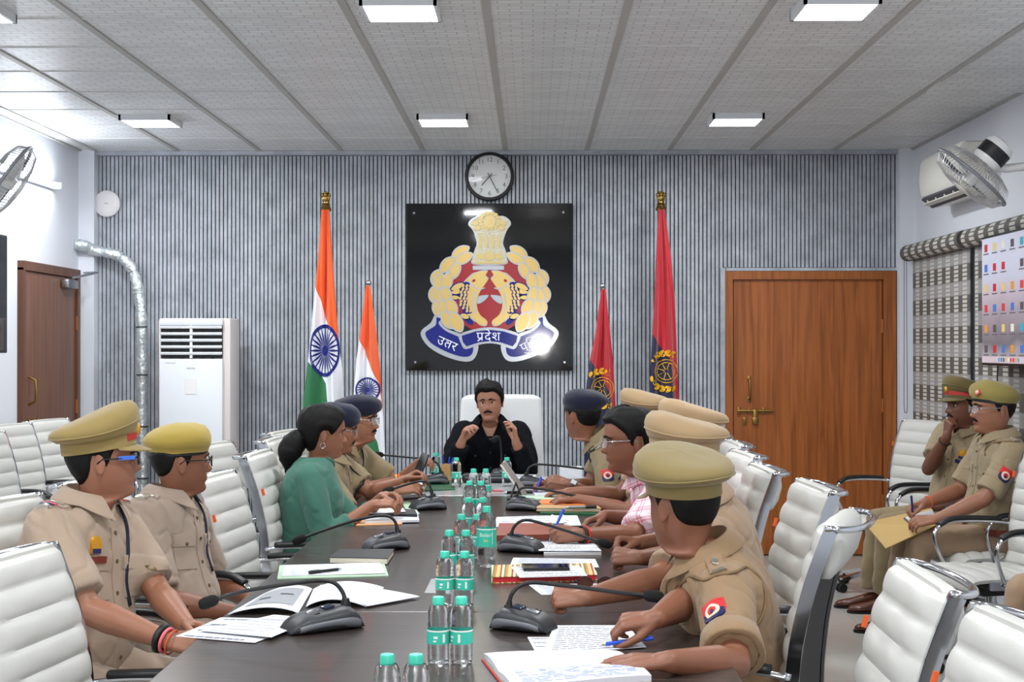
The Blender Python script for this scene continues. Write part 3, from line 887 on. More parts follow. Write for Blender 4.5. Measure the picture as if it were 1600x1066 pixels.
# ---- foil-wrapped duct
M_FOIL = mat('silver_foil_wrap', (206, 214, 216), 0.3, 0.55, var=0.2, vscale=25, bump=0.9, bscale=22, bdist=0.02)
pts = [V((XL + 0.0, 10.38, 2.27)), V((XL + 0.06, 10.42, 2.265))] + [P(px, py, 10.47) for px, py in ((150, 392), (180, 398), (203, 415), (214, 445), (220, 490), (222, 560), (222, 640), (223, 720), (223, 800), (224, 858))]
path = spline(pts, 6)
t = thing('insulated_duct', 'silver foil-wrapped pipe curving down from the left wall', 'duct', (path[-1].x, path[-1].y, 0))
rad = [0.039 + 0.004 * sin(i * 2.1) + 0.003 * sin(i * 5.3) for i in range(len(path))]
part('foil_tube', MB().tube(path, rad, 14), M_FOIL, t, smooth=True, world=True)
for k_ in range(8, len(path) - 2, 6):
    d_ = (path[k_ + 1] - path[k_ - 1]).normalized()
    part('tie', MB().tube([path[k_] - d_ * 0.004, path[k_] + d_ * 0.004], 0.042, 14), M_BLACK if k_ > 34 else M_FOIL, t, smooth=40, world=True)

# ---- round ceiling-style access point on the slats
c = P(166, 318, YS - 0.03)
t = thing('access_point', 'round white wireless access point high on the slatted wall', 'router', (c.x, YS, c.z))
part('shell', MB().lathe([(0.001, 0.032), (0.05, 0.031), (0.085, 0.026), (0.097, 0.016), (0.097, 0.006), (0.085, 0.0), (0.001, 0.0)], 36, RX), mat('router_white', (226, 224, 224), 0.4), t, smooth=40)
part('emblem_mark', MB().rbox((0.0, -0.033, 0.0), (0.03, 0.002, 0.006), 0.001), mat('router_mark', (170, 172, 180), 0.4), t)

# ---- tube light on the left wall
t = thing('tube_light', 'glowing white tube light on the left wall behind the fan', 'light', (XL, 9.3, 2.64))
part('channel', MB().rbox((XL + 0.015, 9.3, 2.64), (0.03, 1.22, 0.05), 0.004), M_WHITE, t, world=True)
part('tube', MB().tube([(XL + 0.05, 8.72, 2.64), (XL + 0.05, 9.88, 2.64)], 0.014, 12), mat('tube_glow', (240, 246, 255), 0.4, emit=60.0), t, smooth=40, world=True)
for yy in (8.71, 9.89): part('end_cap', MB().rbox((XL + 0.045, yy, 2.64), (0.05, 0.03, 0.045), 0.004), M_WHITE, t, world=True)

# ---- split air conditioner on the right wall
t = thing('split_air_conditioner', 'cream split air conditioner high on the right wall', 'air conditioner', (XR, 9.1, 2.42))
M_SAC = mat('split_ac_cream', (222, 220, 212), 0.3)
prof = [(0, 0.0), (0.12, -0.015), (0.19, 0.01), (0.225, 0.07), (0.235, 0.16), (0.225, 0.27), (0.20, 0.30), (0, 0.305)]
mb = MB()
ya0, ya1, zb = 8.62, 9.52, 2.46
rings = []
for yy, sc in ((ya0, 0.86), (ya0 + 0.015, 0.97), (ya0 + 0.04, 1.0), (ya1 - 0.04, 1.0), (ya1 - 0.015, 0.97), (ya1, 0.86)):
    rings.append([V((XR - px_ * sc, yy, zb + 0.15 + (pz_ - 0.15) * (0.5 + sc / 2))) for px_, pz_ in prof])
part('casing', mb.loft(rings), M_SAC, t, smooth=40, world=True)
part('outlet', MB().box((XR - 0.175, (ya0 + ya1) / 2, zb + 0.022), (0.09, 0.78, 0.05), (0, radians(38), 0)), mat('outlet_dark', (70, 76, 84), 0.5), t, world=True)
part('flap', MB().rbox((XR - 0.165, (ya0 + ya1) / 2, zb - 0.008), (0.10, 0.80, 0.010), 0.004, (0, radians(12), 0)), M_SAC, t, smooth=40, world=True)
for q in range(4): part('vane', MB().rbox((XR - 0.205, ya0 + 0.18 + q * 0.19, zb + 0.012), (0.016, 0.012, 0.022), 0.003), M_SAC, t, world=True)

# ---- wall fans
M_FAN = mat('fan_white', (224, 224, 222), 0.35); M_FANW = mat('fan_wire', (200, 200, 200), 0.3, 0.6)
def wall_fan(label, centre, axis, wall_x, zoff, Rf=0.215):
    t = thing('wall_fan', label, 'fan', (wall_x, centre[1], centre[2]), 'oscillating wall fans')
    a = V(axis).normalized()                     # where the fan blows
    up = V((0, 0, 1)); s = a.cross(up).normalized(); u = s.cross(a)
    M = Matrix((s, u, a)).transposed().to_4x4(); M.translation = V(centre)
    mb = MB()
    n = 60
    for k_ in range(n):
        q = 2 * pi * k_ / n
        pr = [(0.05, 0.075), (0.12, 0.07), (0.185, 0.05), (Rf, 0.0)]
        mb.tube([M @ V((r_ * cos(q), r_ * sin(q), z_)) for r_, z_ in pr], 0.0016, 4, cap=False)
    part('front_grille', mb, M_FANW, t, world=True)
    mb = MB()
    for k_ in range(n):
        q = 2 * pi * k_ / n
        pr = [(0.06, -0.085), (0.13, -0.08), (0.19, -0.055), (Rf, 0.0)]
        mb.tube([M @ V((r_ * cos(q), r_ * sin(q), z_)) for r_, z_ in pr], 0.0016, 4, cap=False)
    part('rear_grille', mb, M_FANW, t, world=True)
    part('rim', MB().tube([M @ V((Rf * cos(2 * pi * k_ / 48), Rf * sin(2 * pi * k_ / 48), 0)) for k_ in range(48)], 0.009, 8, closed=True), mat('fan_rim_grey', (112, 114, 120), 0.4), t, smooth=True, world=True)
    part('badge', MB().lathe([(0.052, 0.070), (0.052, 0.078), (0.03, 0.084)], 24, M), M_FAN, t, smooth=40, world=True)
    part('hub', MB().lathe([(0.04, -0.03), (0.04, 0.02), (0.028, 0.04)], 20, M), M_FAN, t, smooth=40, world=True)
    for k_ in range(3):
        q0 = 2 * pi * k_ / 3
        def fn(u_, v_):
            r_ = 0.035 + (0.185 - 0.035) * v_
            q = q0 + (u_ - 0.5) * (0.9 + 0.5 * v_) + 0.25 * v_
            return M @ V((r_ * cos(q), r_ * sin(q), (u_ - 0.5) * 0.055))
        part('blade', MB().sheet(fn, 8, 8, 0.003, a), mat('fan_blade', (206, 208, 210), 0.3), t, smooth=True, world=True)
    part('motor_housing', MB().lathe([(0.02, -0.085), (0.068, -0.09), (0.078, -0.11), (0.078, -0.20), (0.066, -0.225), (0.03, -0.235)], 24, M), M_FAN, t, smooth=40, world=True)
    part('motor_band', MB().lathe([(0.0795, -0.125), (0.0795, -0.19)], 24, M, cap=False), M_BLACK, t, smooth=40, world=True)
    e = M @ V((0, 0, -0.16))
    base = V((wall_x, centre[1] + 0.10, centre[2] + zoff))
    sg = 1 if wall_x > 0 else -1
    part('arm', MB().tube([e + V((0, 0, -0.07)), e + V((sg * 0.07, 0.02, -0.075)), base + V((-sg * 0.10, 0, -0.02)), base + V((-sg * 0.02, 0, 0))], 0.022, 12), M_FAN, t, smooth=40, world=True)
    part('wall_bracket', MB().rbox(base + V((-sg * 0.015, 0, -0.02)), (0.03, 0.12, 0.2), 0.01), M_FAN, t, smooth=40, world=True)
c = P(1518, 277, 7.4)
wall_fan('white wall fan in front of the air conditioner on the right wall', (c.x, c.y, c.z), (-0.66, 0.16, -0.75), XR, 0.10)
c = P(12, 283, 7.6)
wall_fan('white wall fan at the left edge below the ceiling', (c.x, c.y, c.z), (0.80, 0.22, -0.55), XL, 0.10)

# ---- roller blinds (zebra print) on the right wall
def blind_mat():
    m = mat('zebra_blind_fabric', (120, 116, 112), 0.6)
    nt = m.node_tree; b = bsdf(m)
    g = nd(nt, 'ShaderNodeNewGeometry'); sp = nd(nt, 'ShaderNodeSeparateXYZ'); nt.links.new(g.outputs['Position'], sp.inputs[0])
    def mth(op, a, bb=None, c=None):
        n = nd(nt, 'ShaderNodeMath', operation=op)
        for i_, v in enumerate((a, bb, c)):
            if v is None: continue
            if isinstance(v, (int, float)): n.inputs[i_].default_value = v
            else: nt.links.new(v, n.inputs[i_])
        return n.outputs[0]
    PB = 0.197
    zb_ = mth('FRACT', mth('MULTIPLY_ADD', sp.outputs['Z'], 1 / PB, 0.13))
    dark = mth('LESS_THAN', zb_, 0.55)
    cell = mth('FRACT', mth('MULTIPLY', mth('DIVIDE', zb_, 0.55), 4.0))
    cv = mth('MULTIPLY', mth('GREATER_THAN', cell, 0.16), mth('LESS_THAN', cell, 0.86))
    yf_ = mth('FRACT', mth('MULTIPLY', sp.outputs['Y'], 1 / 0.185))
    ch = mth('LESS_THAN', yf_, 0.52)
    sq = mth('MULTIPLY', cv, ch)
    mx1 = nd(nt, 'ShaderNodeMix', data_type='RGBA'); mx1.inputs['A'].default_value = lin((92, 89, 86)); mx1.inputs['B'].default_value = lin((196, 194, 184)); nt.links.new(sq, mx1.inputs['Factor'])
    mx2 = nd(nt, 'ShaderNodeMix', data_type='RGBA'); mx2.inputs['A'].default_value = lin((150, 148, 146)); mx2.inputs['B'].default_value = lin((188, 187, 184)); nt.links.new(sq, mx2.inputs['Factor'])
    mx = nd(nt, 'ShaderNodeMix', data_type='RGBA'); nt.links.new(dark, mx.inputs['Factor']); nt.links.new(mx2.outputs['Result'], mx.inputs['A']); nt.links.new(mx1.outputs['Result'], mx.inputs['B'])
    nt.links.new(mx.outputs['Result'], b.inputs['Base Color'])
    return m
M_BLIND = blind_mat()
for i_, (y0_, y1_, lb) in enumerate(((8.99, 10.36, 'grey zebra-print roller blind nearest the corner'), (7.2, 8.96, 'grey zebra-print roller blind partly behind the desktop screen'))):
    t = thing('roller_blind', lb, 'blind', (XR, (y0_ + y1_) / 2, 0.9), 'zebra roller blinds')
    xx = XR - 0.075 + 0.012 * i_
    part('cassette', MB().tube([(xx, y0_ + 0.01, 2.20), (xx, y1_ - 0.01, 2.20)], 0.058, 16), M_BLIND, t, smooth=40, world=True)
    part('cassette_cap', MB().tube([(xx, y1_ - 0.01, 2.20), (xx, y1_ + 0.012, 2.20)], 0.060, 16), M_STEEL if i_ else mat('blind_cap_dark', (96, 96, 96), 0.4), t, smooth=40, world=True)
    part('fabric', MB().box((xx + 0.03, (y0_ + y1_) / 2, 1.42), (0.004, y1_ - y0_ - 0.03, 1.56)), M_BLIND, t, world=True)
    part('bottom_rail', MB().rbox((xx + 0.03, (y0_ + y1_) / 2, 0.64), (0.022, y1_ - y0_ - 0.02, 0.03), 0.006), mat('blind_cap_dark', (96, 96, 96), 0.4), t, smooth=40, world=True)
    if i_ == 0:
        cord = [V((xx - 0.02, y1_ + 0.04, 2.19)), V((xx - 0.02, y1_ + 0.045, 1.6)), V((xx - 0.02, y1_ + 0.05, 1.12)), V((xx - 0.02, y1_ + 0.0, 1.06)), V((xx - 0.02, y1_ - 0.04, 1.12)), V((xx - 0.02, y1_ - 0.03, 1.6)), V((xx - 0.02, y1_ - 0.02, 2.19))]
        part('pull_cord', MB().tube(spline(cord, 5), 0.0025, 6), mat('cord_dark', (90, 92, 98), 0.6), t, world=True)

# ---- screens
def screen(label, sx, y0_, y1_, z0_, z1_, facing, on):
    t = thing('flat_screen', label, 'television', (sx, (y0_ + y1_) / 2, z0_), 'wall screens')
    cy_, cz_ = (y0_ + y1_) / 2, (z0_ + z1_) / 2
    part('housing', MB().rbox((sx + 0.02 * -facing, cy_, cz_), (0.05, y1_ - y0_, z1_ - z0_), 0.006), M_BLACK, t, smooth=40, world=True)
    part('wall_mount', MB().box((sx - facing * 0.055, cy_, cz_), (0.04, 0.3, 0.3)), M_STEEL, t, world=True)
    if not on:
        part('display', MB().box((sx + facing * 0.0065, cy_, cz_), (0.003, y1_ - y0_ - 0.03, z1_ - z0_ - 0.03)), mat('screen_off', (10, 11, 14), 0.06), t, world=True)
        return
    m = mat('screen_wallpaper', (170, 168, 178), 0.3)
    nt = m.node_tree; b = bsdf(m); g = nd(nt, 'ShaderNodeNewGeometry'); sp = nd(nt, 'ShaderNodeSeparateXYZ'); nt.links.new(g.outputs['Position'], sp.inputs[0])
    mr = nd(nt, 'ShaderNodeMapRange'); mr.inputs['From Min'].default_value = z0_; mr.inputs['From Max'].default_value = z1_
    nt.links.new(sp.outputs['Z'], mr.inputs['Value'])
    nz = nd(nt, 'ShaderNodeTexNoise'); nz.inputs['Scale'].default_value = 3.0
    nt.links.new(g.outputs['Position'], nz.inputs['Vector'])
    ad = nd(nt, 'ShaderNodeMath', operation='MULTIPLY_ADD'); ad.inputs[1].default_value = 0.3; nt.links.new(nz.outputs['Fac'], ad.inputs[0]); nt.links.new(mr.outputs['Result'], ad.inputs[2])
    cr = nd(nt, 'ShaderNodeValToRGB'); els = cr.color_ramp.elements
    els[0].position = 0.12; els[0].color = lin((176, 160, 172)); els[1].position = 1.1 / 1.1; els[1].color = lin((206, 208, 224))
    for pos, cc in ((0.26, (160, 156, 164)), (0.36, (112, 112, 118)), (0.48, (150, 140, 150)), (0.7, (190, 178, 190)), (0.82, (196, 198, 216))):
        e_ = els.new(pos); e_.color = lin(cc)
    nt.links.new(ad.outputs[0], cr.inputs['Fac']); nt.links.new(cr.outputs['Color'], b.inputs['Emission Color']); nt.links.new(cr.outputs['Color'], b.inputs['Base Color'])
    b.inputs['Emission Strength'].default_value = 0.16
    d = part('display', MB().box((sx + facing * 0.0065, cy_, cz_), (0.003, y1_ - y0_ - 0.03, z1_ - z0_ - 0.03)), m, t, world=True)
    iconc = [(214, 60, 70), (60, 170, 190), (226, 200, 120), (196, 40, 60), (70, 120, 200), (232, 226, 210), (230, 150, 60), (90, 80, 90)]
    rnd = random.Random(3)
    for rr in range(6):
        for cc in range(7):
            yy = y1_ - 0.09 - cc * 0.15; z_ = z1_ - 0.07 - rr * 0.115
            if (rr, cc) in ((1, 3), (5, 6)): continue
            col = iconc[rnd.randrange(8)]
            part('icon', MB().rbox((sx + facing * 0.009, yy, z_), (0.002, 0.05, 0.042), 0.0008, seg=1), mat('icon_%d_%d_%d' % col, col, 0.4, emit=0.12), d, world=True)
            part('icon_caption', MB().box((sx + facing * 0.009, yy, z_ - 0.034), (0.0015, 0.09, 0.007)), mat('icon_caption', (120, 112, 124), 0.5), d, world=True)
    part('task_bar', MB().box((sx + facing * 0.009, cy_, z0_ + 0.035), (0.001, y1_ - y0_ - 0.035, 0.035)), mat('task_bar', (196, 182, 190), 0.4, emit=0.25), d, world=True)
    for cc in range(9):
        col = iconc[(cc * 3 + 1) % 8]
        part('icon', MB().box((sx + facing * 0.0105, y1_ - 0.32 - cc * 0.04, z0_ + 0.035), (0.001, 0.022, 0.022)), mat('icon_%d_%d_%d' % col, col, 0.4, emit=0.12), d, world=True)
    part('cable', MB().tube(spline([(sx - facing * 0.02, cy_ + 0.45, z0_ + 0.02), (sx - facing * 0.02, cy_ + 0.46, z0_ - 0.1), (sx - facing * 0.03, cy_ + 0.42, z0_ - 0.3), (sx - facing * 0.03, cy_ + 0.44, z0_ - 0.6)], 5), 0.004, 6), M_BLACK, t, world=True)
screen('wall screen with computer desktop icons in front of the blind', XR - 0.17, 7.04, 8.36, 1.42, 2.16, -1, True)
screen('dark switched-off wall screen at the left edge', XL + 0.14, 7.4, 8.66, 1.49, 2.20, 1, False)
# ================================================================== TABLES
TX0, TX1 = -0.885, 0.49
M_TTOP = mat('table_dark_walnut', (52, 45, 43), 0.28, spec=0.45, coat=0.15)
nt = M_TTOP.node_tree; b = bsdf(M_TTOP)
tc = nd(nt, 'ShaderNodeTexCoord'); mp = nd(nt, 'ShaderNodeMapping'); mp.inputs['Scale'].default_value = (2.5, 45, 1)
nz = nd(nt, 'ShaderNodeTexNoise'); nz.inputs['Scale'].default_value = 2.0; nz.inputs['Detail'].default_value = 7
cr = nd(nt, 'ShaderNodeValToRGB'); cr.color_ramp.elements[0].color = lin((46, 40, 38)); cr.color_ramp.elements[1].color = lin((74, 64, 60)); cr.color_ramp.elements[0].position = .3; cr.color_ramp.elements[1].position = .75
nt.links.new(tc.outputs['Object'], mp.inputs['Vector']); nt.links.new(mp.outputs['Vector'], nz.inputs['Vector']); nt.links.new(nz.outputs['Fac'], cr.inputs['Fac']); nt.links.new(cr.outputs['Color'], b.inputs['Base Color'])
M_TLEG = mat('table_panel_dark', (48, 42, 40), 0.45)
t = thing('conference_table', 'long dark brown conference table running through the room', 'table', ((TX0 + TX1) / 2, 5.0, 0))
for y0_, y1_ in ((2.3, 4.2), (4.203, 6.1), (6.103, 7.5)):
    part('table_top', MB().rbox(((TX0 + TX1) / 2, (y0_ + y1_) / 2, TZ - 0.02), (TX1 - TX0, y1_ - y0_, 0.04), 0.004), M_TTOP, t, world=True)
for yy in (2.45, 4.2, 6.1, 7.35):
    part('support_panel', MB().rbox(((TX0 + TX1) / 2, yy, (TZ - 0.04) / 2), (0.55, 0.06, TZ - 0.042), 0.004), M_TLEG, t, world=True)
part('spine_panel', MB().box(((TX0 + TX1) / 2, 4.9, 0.40), (0.03, 4.8, 0.4)), M_TLEG, t, world=True)
part('edge_moulding', MB().box((TX0 + 0.01, 4.9, TZ - 0.055), (0.02, 5.2, 0.03)), M_TLEG, t, world=True)
part('edge_moulding', MB().box((TX1 - 0.01, 4.9, TZ - 0.055), (0.02, 5.2, 0.03)), M_TLEG, t, world=True)

HX0, HX1, HY0, HY1 = -0.885, 0.49, 7.505, 8.62
t = thing('head_table', 'pale glossy table at the head beneath the crest', 'table', ((HX0 + HX1) / 2, (HY0 + HY1) / 2, 0))
part('table_top', MB().rbox(((HX0 + HX1) / 2, (HY0 + HY1) / 2, TZ - 0.02), (HX1 - HX0, HY1 - HY0, 0.04), 0.004), mat('head_table_pale', (190, 192, 192), 0.12, spec=0.6), t, world=True)
for sx in (HX0 + 0.05, HX1 - 0.05): part('side_panel', MB().box((sx, (HY0 + HY1) / 2, 0.354), (0.04, HY1 - HY0 - 0.1, 0.707)), M_TLEG, t, world=True)
part('front_panel', MB().box(((HX0 + HX1) / 2, HY0 + 0.3, 0.42), (HX1 - HX0 - 0.14, 0.03, 0.5)), M_TLEG, t, world=True)

# ================================================================== RIBBED WHITE CHAIRS
def superell(n, a, b_, e=2.6):
    out = []
    for k in range(n):
        q = 2 * pi * k / n
        c_, s_ = cos(q), sin(q)
        out.append((a * math.copysign(abs(c_) ** (2 / e), c_), b_ * math.copysign(abs(s_) ** (2 / e), s_)))
    return out

def cushion(path, half_w, ribs, front, back, bulge, nseg):
    """padded pad swept along path [(y,z)], ribs across; front normal on the left of travel"""
    pts = spline([V((0, p[0], p[1])) for p in path], nseg)
    L = [0]
    for i in range(1, len(pts)): L.append(L[-1] + (pts[i] - pts[i - 1]).length)
    T = L[-1]
    rings = []
    N = len(pts)
    for i in range(N):
        a = pts[max(0, i - 1)]; b_ = pts[min(N - 1, i + 1)]
        t_ = (b_ - a).normalized()
        nrm = V((0, -t_.z, t_.y)) * -1.0
        s_ = L[i] / T
        rb = abs(sin(pi * s_ * ribs)) ** 0.42
        e_ = min(1.0, min(s_, 1 - s_) / 0.03)
        wv = half_w * (1 - 0.02 * (1 - rb)) * (0.94 + 0.06 * e_ ** 0.5)
        ring = []
        for xx in (-1, -0.97, -0.88, -0.74, -0.6, -0.45, -0.3, -0.15, 0, 0.15, 0.3, 0.45, 0.6, 0.74, 0.88, 0.97, 1):
            prof = max(0.0, 1 - abs(xx) ** 7)
            wrinkle = 0.0014 * sin(xx * 34 + 2.2 * sin(s_ * ribs * pi)) * rb
            off = (front * (0.35 + 0.65 * e_) + bulge * rb) * prof + front * 0.1 + wrinkle * prof
            ring.append(pts[i] + V((xx * wv, 0, 0)) + nrm * off)
        for xx in (0.97, 0.5, 0, -0.5, -0.97):
            ring.append(pts[i] + V((xx * wv, 0, 0)) - nrm * back)
        rings.append(ring)
    return MB().loft(rings), pts

BACKP = [(-0.20, 0.46), (-0.225, 0.52), (-0.232, 0.62), (-0.247, 0.75), (-0.280, 0.89), (-0.322, 1.01), (-0.336, 1.045)]
SEATP = [(0.25, 0.405), (0.245, 0.44), (0.215, 0.458), (0.1, 0.462), (-0.05, 0.452), (-0.19, 0.452)]
def make_chair():
    t = thing('conference_chair', 'white ribbed leather chair', 'chair', (0, 0, 0), 'white ribbed conference chairs')
    mb, bp_ = cushion(BACKP, 0.229, 8, 0.016, 0.006, 0.016, 18)
    part('backrest', mb, M_LEATHER, t, smooth=55)
    mb, sp_ = cushion(SEATP, 0.232, 6, 0.018, 0.014, 0.013, 16)
    part('seat', mb, M_LEATHER, t, smooth=55)
    # black rear cover and white wrap over the top
    def rear(off, z0_, z1_):
        return [V((0, p.y - off, p.z)) for p in bp_ if z0_ <= p.z <= z1_]
    rp = rear(0.016, 0.46, 0.97)
    part('back_cover', MB().sheet(lambda u, v: V(((u - 0.5) * 0.425, 0, 0)) + rp[min(len(rp) - 1, int(v * (len(rp) - 1) + 0.5))], 4, len(rp) - 1, 0.008, (0, 1, 0)), M_BACKMESH, t, smooth=40)
    prof = [(p_[0] - .008, p_[1] + .025) for p_ in [(-0.318, 1.032), (-0.345, 1.035), (-0.368, 1.015), (-0.372, 0.97), (-0.358, 0.92), (-0.335, 0.885), (-0.310, 0.885), (-0.312, 0.95)]]
    rings = []
    for xx, sc in ((-0.21, 0.35), (-0.205, 0.75), (-0.19, 0.97), (-0.1, 1), (0, 1.03), (0.1, 1), (0.19, 0.97), (0.205, 0.75), (0.21, 0.35)):
        rings.append([V((xx, -0.343 + (p[0] + 0.343) * sc, 0.985 + (p[1] - 0.985) * (0.55 + 0.45 * sc))) for p in prof])
    part('top_wrap', MB().loft(rings), M_LEATHER, t, smooth=60)
    for s in (-1, 1):
        path = [V((s * 0.234, p.y, p.z)) for p in ([V((0, 0.16, 0.435)), V((0, 0.0, 0.43)), V((0, -0.15, 0.43))] + [V((0, q.y - .016, q.z)) for q in bp_[8::2]])]
        part('side_rail', MB().sweeprect(path, 0.014, 0.036, (1, 0, 0)), M_CHROME, t, smooth=30)
        a = [(-0.245, 0.655), (-0.15, 0.668), (0.03, 0.672), (0.11, 0.655), (0.148, 0.61), (0.14, 0.55), (0.105, 0.47), (0.07, 0.435)]
        arm = part('armrest', MB().tube(spline([V((s * (0.245 + 0.03 * sin(pi * i / 7)), p[0], p[1])) for i, p in enumerate(a)], 4), 0.011, 8, flat=(0.014, 0.009), up=(1, 0, 0)), M_CHROME, t, smooth=True)
        pd = spline([V((s * 0.262, -0.20, 0.677)), V((s * 0.27, -0.05, 0.685)), V((s * 0.272, 0.06, 0.682)), V((s * 0.268, 0.125, 0.655))], 5)
        part('arm_pad', MB().tube(pd, [0.010] + [0.02] * (len(pd) - 2) + [0.012], 10, flat=(0.024, 0.013), up=(1, 0, 0)), M_BLACK, arm, smooth=True)
        part('arm_screw', MB().lathe([(0.008, 0), (0.008, 0.01)], 8, Matrix.Translation((s * 0.25, 0.09, 0.44)) @ Matrix.Rotation(s * pi / 2, 4, 'Y')), M_STEEL, arm)
    y0_, z0_ = BACKP[-1]
    hoop = [V((0.236 * cos(q), y0_ - 0.088 * sin(q) ** 0.6 if 0 < q < pi else y0_, z0_ + 0.004 - 0.008 * sin(q))) for q in [pi * k / 18 for k in range(19)]]
    part('top_hoop', MB().tube(hoop, 0.009, 8), M_CHROME, t, smooth=True)
    part('brand_tab', MB().box((0.2315, BACKP[-3][0] + 0.018, 0.90), (0.005, 0.012, 0.03), (radians(15), 0, 0)), mat('orange_tab', (226, 96, 40), 0.5), t)
    part('seat_bracket', MB().rbox((0, 0, 0.415), (0.40, 0.22, 0.025), 0.006).rbox((0, 0, 0.385), (0.16, 0.2, 0.05), 0.01), M_BLACK, t, smooth=40)
    part('gas_column', MB().lathe([(0.028, 0.09), (0.028, 0.24), (0.018, 0.245), (0.018, 0.38)], 16), M_CHROME, t, smooth=40)
    for k in range(5):
        q = 2 * pi * k / 5 + 0.3
        d = V((cos(q), sin(q), 0))
        arm = part('base_arm', MB().sweeprect([d * 0.02 + V((0, 0, 0.115)), d * 0.16 + V((0, 0, 0.105)), d * 0.29 + V((0, 0, 0.078))], 0.022, 0.034, (0, 0, 1)), M_CHROME, t, smooth=30)
        s_ = d.cross(V((0, 0, 1)))
        mb = MB()
        for e_ in (-1, 1):
            mb.tube([d * 0.29 + s_ * (e_ * 0.006) + V((0, 0, 0.028)), d * 0.29 + s_ * (e_ * 0.026) + V((0, 0, 0.028))], 0.028, 14)
        mb.tube([d * 0.29 + V((0, 0, 0.03)), d * 0.29 + V((0, 0, 0.075))], 0.008, 8)
        part('caster', mb, M_RUBBER, arm, smooth=40)
    return t

# position, facing (degrees, 0 = away from camera, 90 = to the left, -90 = to the right), label
CHAIRS = [
    # along the left side of the table, nearest first
    (-0.98, 3.58, -99, 'empty white ribbed chair in the bottom left corner'),
    (-1.30, 4.28, -105, 'white ribbed chair under the officer with the peaked cap at left'),
    (-1.22, 5.04, -100, 'white ribbed chair under the officer in the yellowish beret at left'),
    (-0.93, 5.72, -97, 'empty white ribbed chair at the table beside the officer in the yellowish beret'),
    (-1.24, 6.90, -106, 'empty white ribbed chair behind the left table row in front of the tower unit'),
    (-0.88, 6.40, -93, 'white ribbed chair under the woman in green'),
    (-0.98, 7.38, -92, 'white ribbed chair under the bespectacled officer beside the woman in green'),
    (-1.05, 7.98, -100, 'white ribbed chair under the farther officer in navy beret on the left'),
    # along the left wall
    (-2.80, 9.22, -104, 'empty white ribbed chair against the brown left door'),
    (-2.84, 8.62, -104, 'empty white ribbed chair at the left edge below the dark screen'),
    (-2.66, 7.75, -100, 'empty chair at the left edge of which mostly the black armrests show'),
    # along the right side of the table, nearest first
    (0.56, 2.62, 95, 'empty white ribbed chair in the bottom right corner'),
    (0.53, 3.22, 89, 'empty white ribbed chair with chrome hoop in front of the shiny floor at right'),
    (0.53, 4.10, 70, 'chair seen from behind with black back under the nearest officer at right'),
    (0.62, 4.90, 93, 'white ribbed chair with bare backrest showing before the orange-brown door'),
    (0.56, 5.62, 92, 'white ribbed chair under the officer with clasped hands on the right'),
    (0.60, 6.38, 95, 'white ribbed chair under the man in the pink checked shirt'),
    (0.66, 7.10, 92, 'white ribbed chair under the officer hidden behind the pink checked shirt'),
    (0.66, 7.82, 90, 'white ribbed chair under the officer in navy beret on the right'),
    # along the right wall
    (2.20, 9.10, 112, 'empty white chair in the corner between the door and the blind'),
    (2.36, 8.28, 104, 'white chair under the officer resting his chin on his hand'),
    (2.38, 7.50, 98, 'white chair under the officer writing on a brown folder'),
    (2.18, 6.84, 104, 'empty white chair with rounded seat beside the officer with the brown folder'),
    (2.42, 5.99, 96, 'white chair cut by the right edge with a khaki knee on it'),
]
proto = make_chair()
tr = tree_of(proto)
for i, (x, y, a, lb) in enumerate(CHAIRS):
    if i == 0:
        proto.location = (x, y, 0); proto.rotation_euler = (0, 0, radians(a)); proto['label'] = lb; proto.scale.z = 0.945
    else:
        c = copy_tree(tr, (x, y, 0), radians(a), lb)
        c.scale.z = {2.62: .96, 3.22: .965, 5.72: .96}.get(y, 1.0)

# ---- executive chair at the head of the table
hc = P(782, 700, 9.05)
t = thing('executive_chair', 'high-backed white padded chair behind the man in black', 'chair', (hc.x, 9.02, 0))
M_TOWEL = mat('white_terry_cover', (206, 207, 208), 0.8, bump=0.4, bscale=120, sheen=0.4)
def padblock(w0, w1, path, th):
    pts = spline([V((0, p[0], p[1])) for p in path], 6)
    N = len(pts); rings = []
    for i, p in enumerate(pts):
        a = pts[max(0, i - 1)]; b_ = pts[min(N - 1, i + 1)]
        t_ = (b_ - a).normalized(); nrm = V((0, t_.z, -t_.y))
        s_ = i / (N - 1)
        e_ = min(1.0, (1 - s_) / 0.10, s_ / 0.06 + 0.4)
        e_ = max(0.12, sin(pi / 2 * e_))
        w_ = (w0 + (w1 - w0) * s_) * (0.80 + 0.20 * e_)
        rings.append([p + V((q[0], 0, 0)) + nrm * q[1] for q in superell(22, w_, th * (0.35 + 0.65 * e_), 3.2)])
    return MB().loft(rings)
part('backrest', padblock(0.285, 0.255, [(0.22, 0.50), (0.23, 0.7), (0.26, 0.95), (0.30, 1.12), (0.32, 1.215)], 0.06), M_TOWEL, t, smooth=60)
part('seat', padblock(0.26, 0.26, [(0.20, 0.44), (0.0, 0.45), (-0.2, 0.45), (-0.28, 0.43)], 0.055), M_LEATHER, t, smooth=60)
for s in (-1, 1):
    am = part('armrest', MB().tube(spline([(s * 0.28, 0.2, 0.64), (s * 0.30, 0, 0.66), (s * 0.30, -0.2, 0.66), (s * 0.29, -0.24, 0.6), (s * 0.27, -0.1, 0.44)], 5), 0.022, 10), M_LEATHER, t, smooth=True)
part('gas_column', MB().lathe([(0.03, 0.09), (0.03, 0.39)], 16), M_CHROME, t, smooth=40)
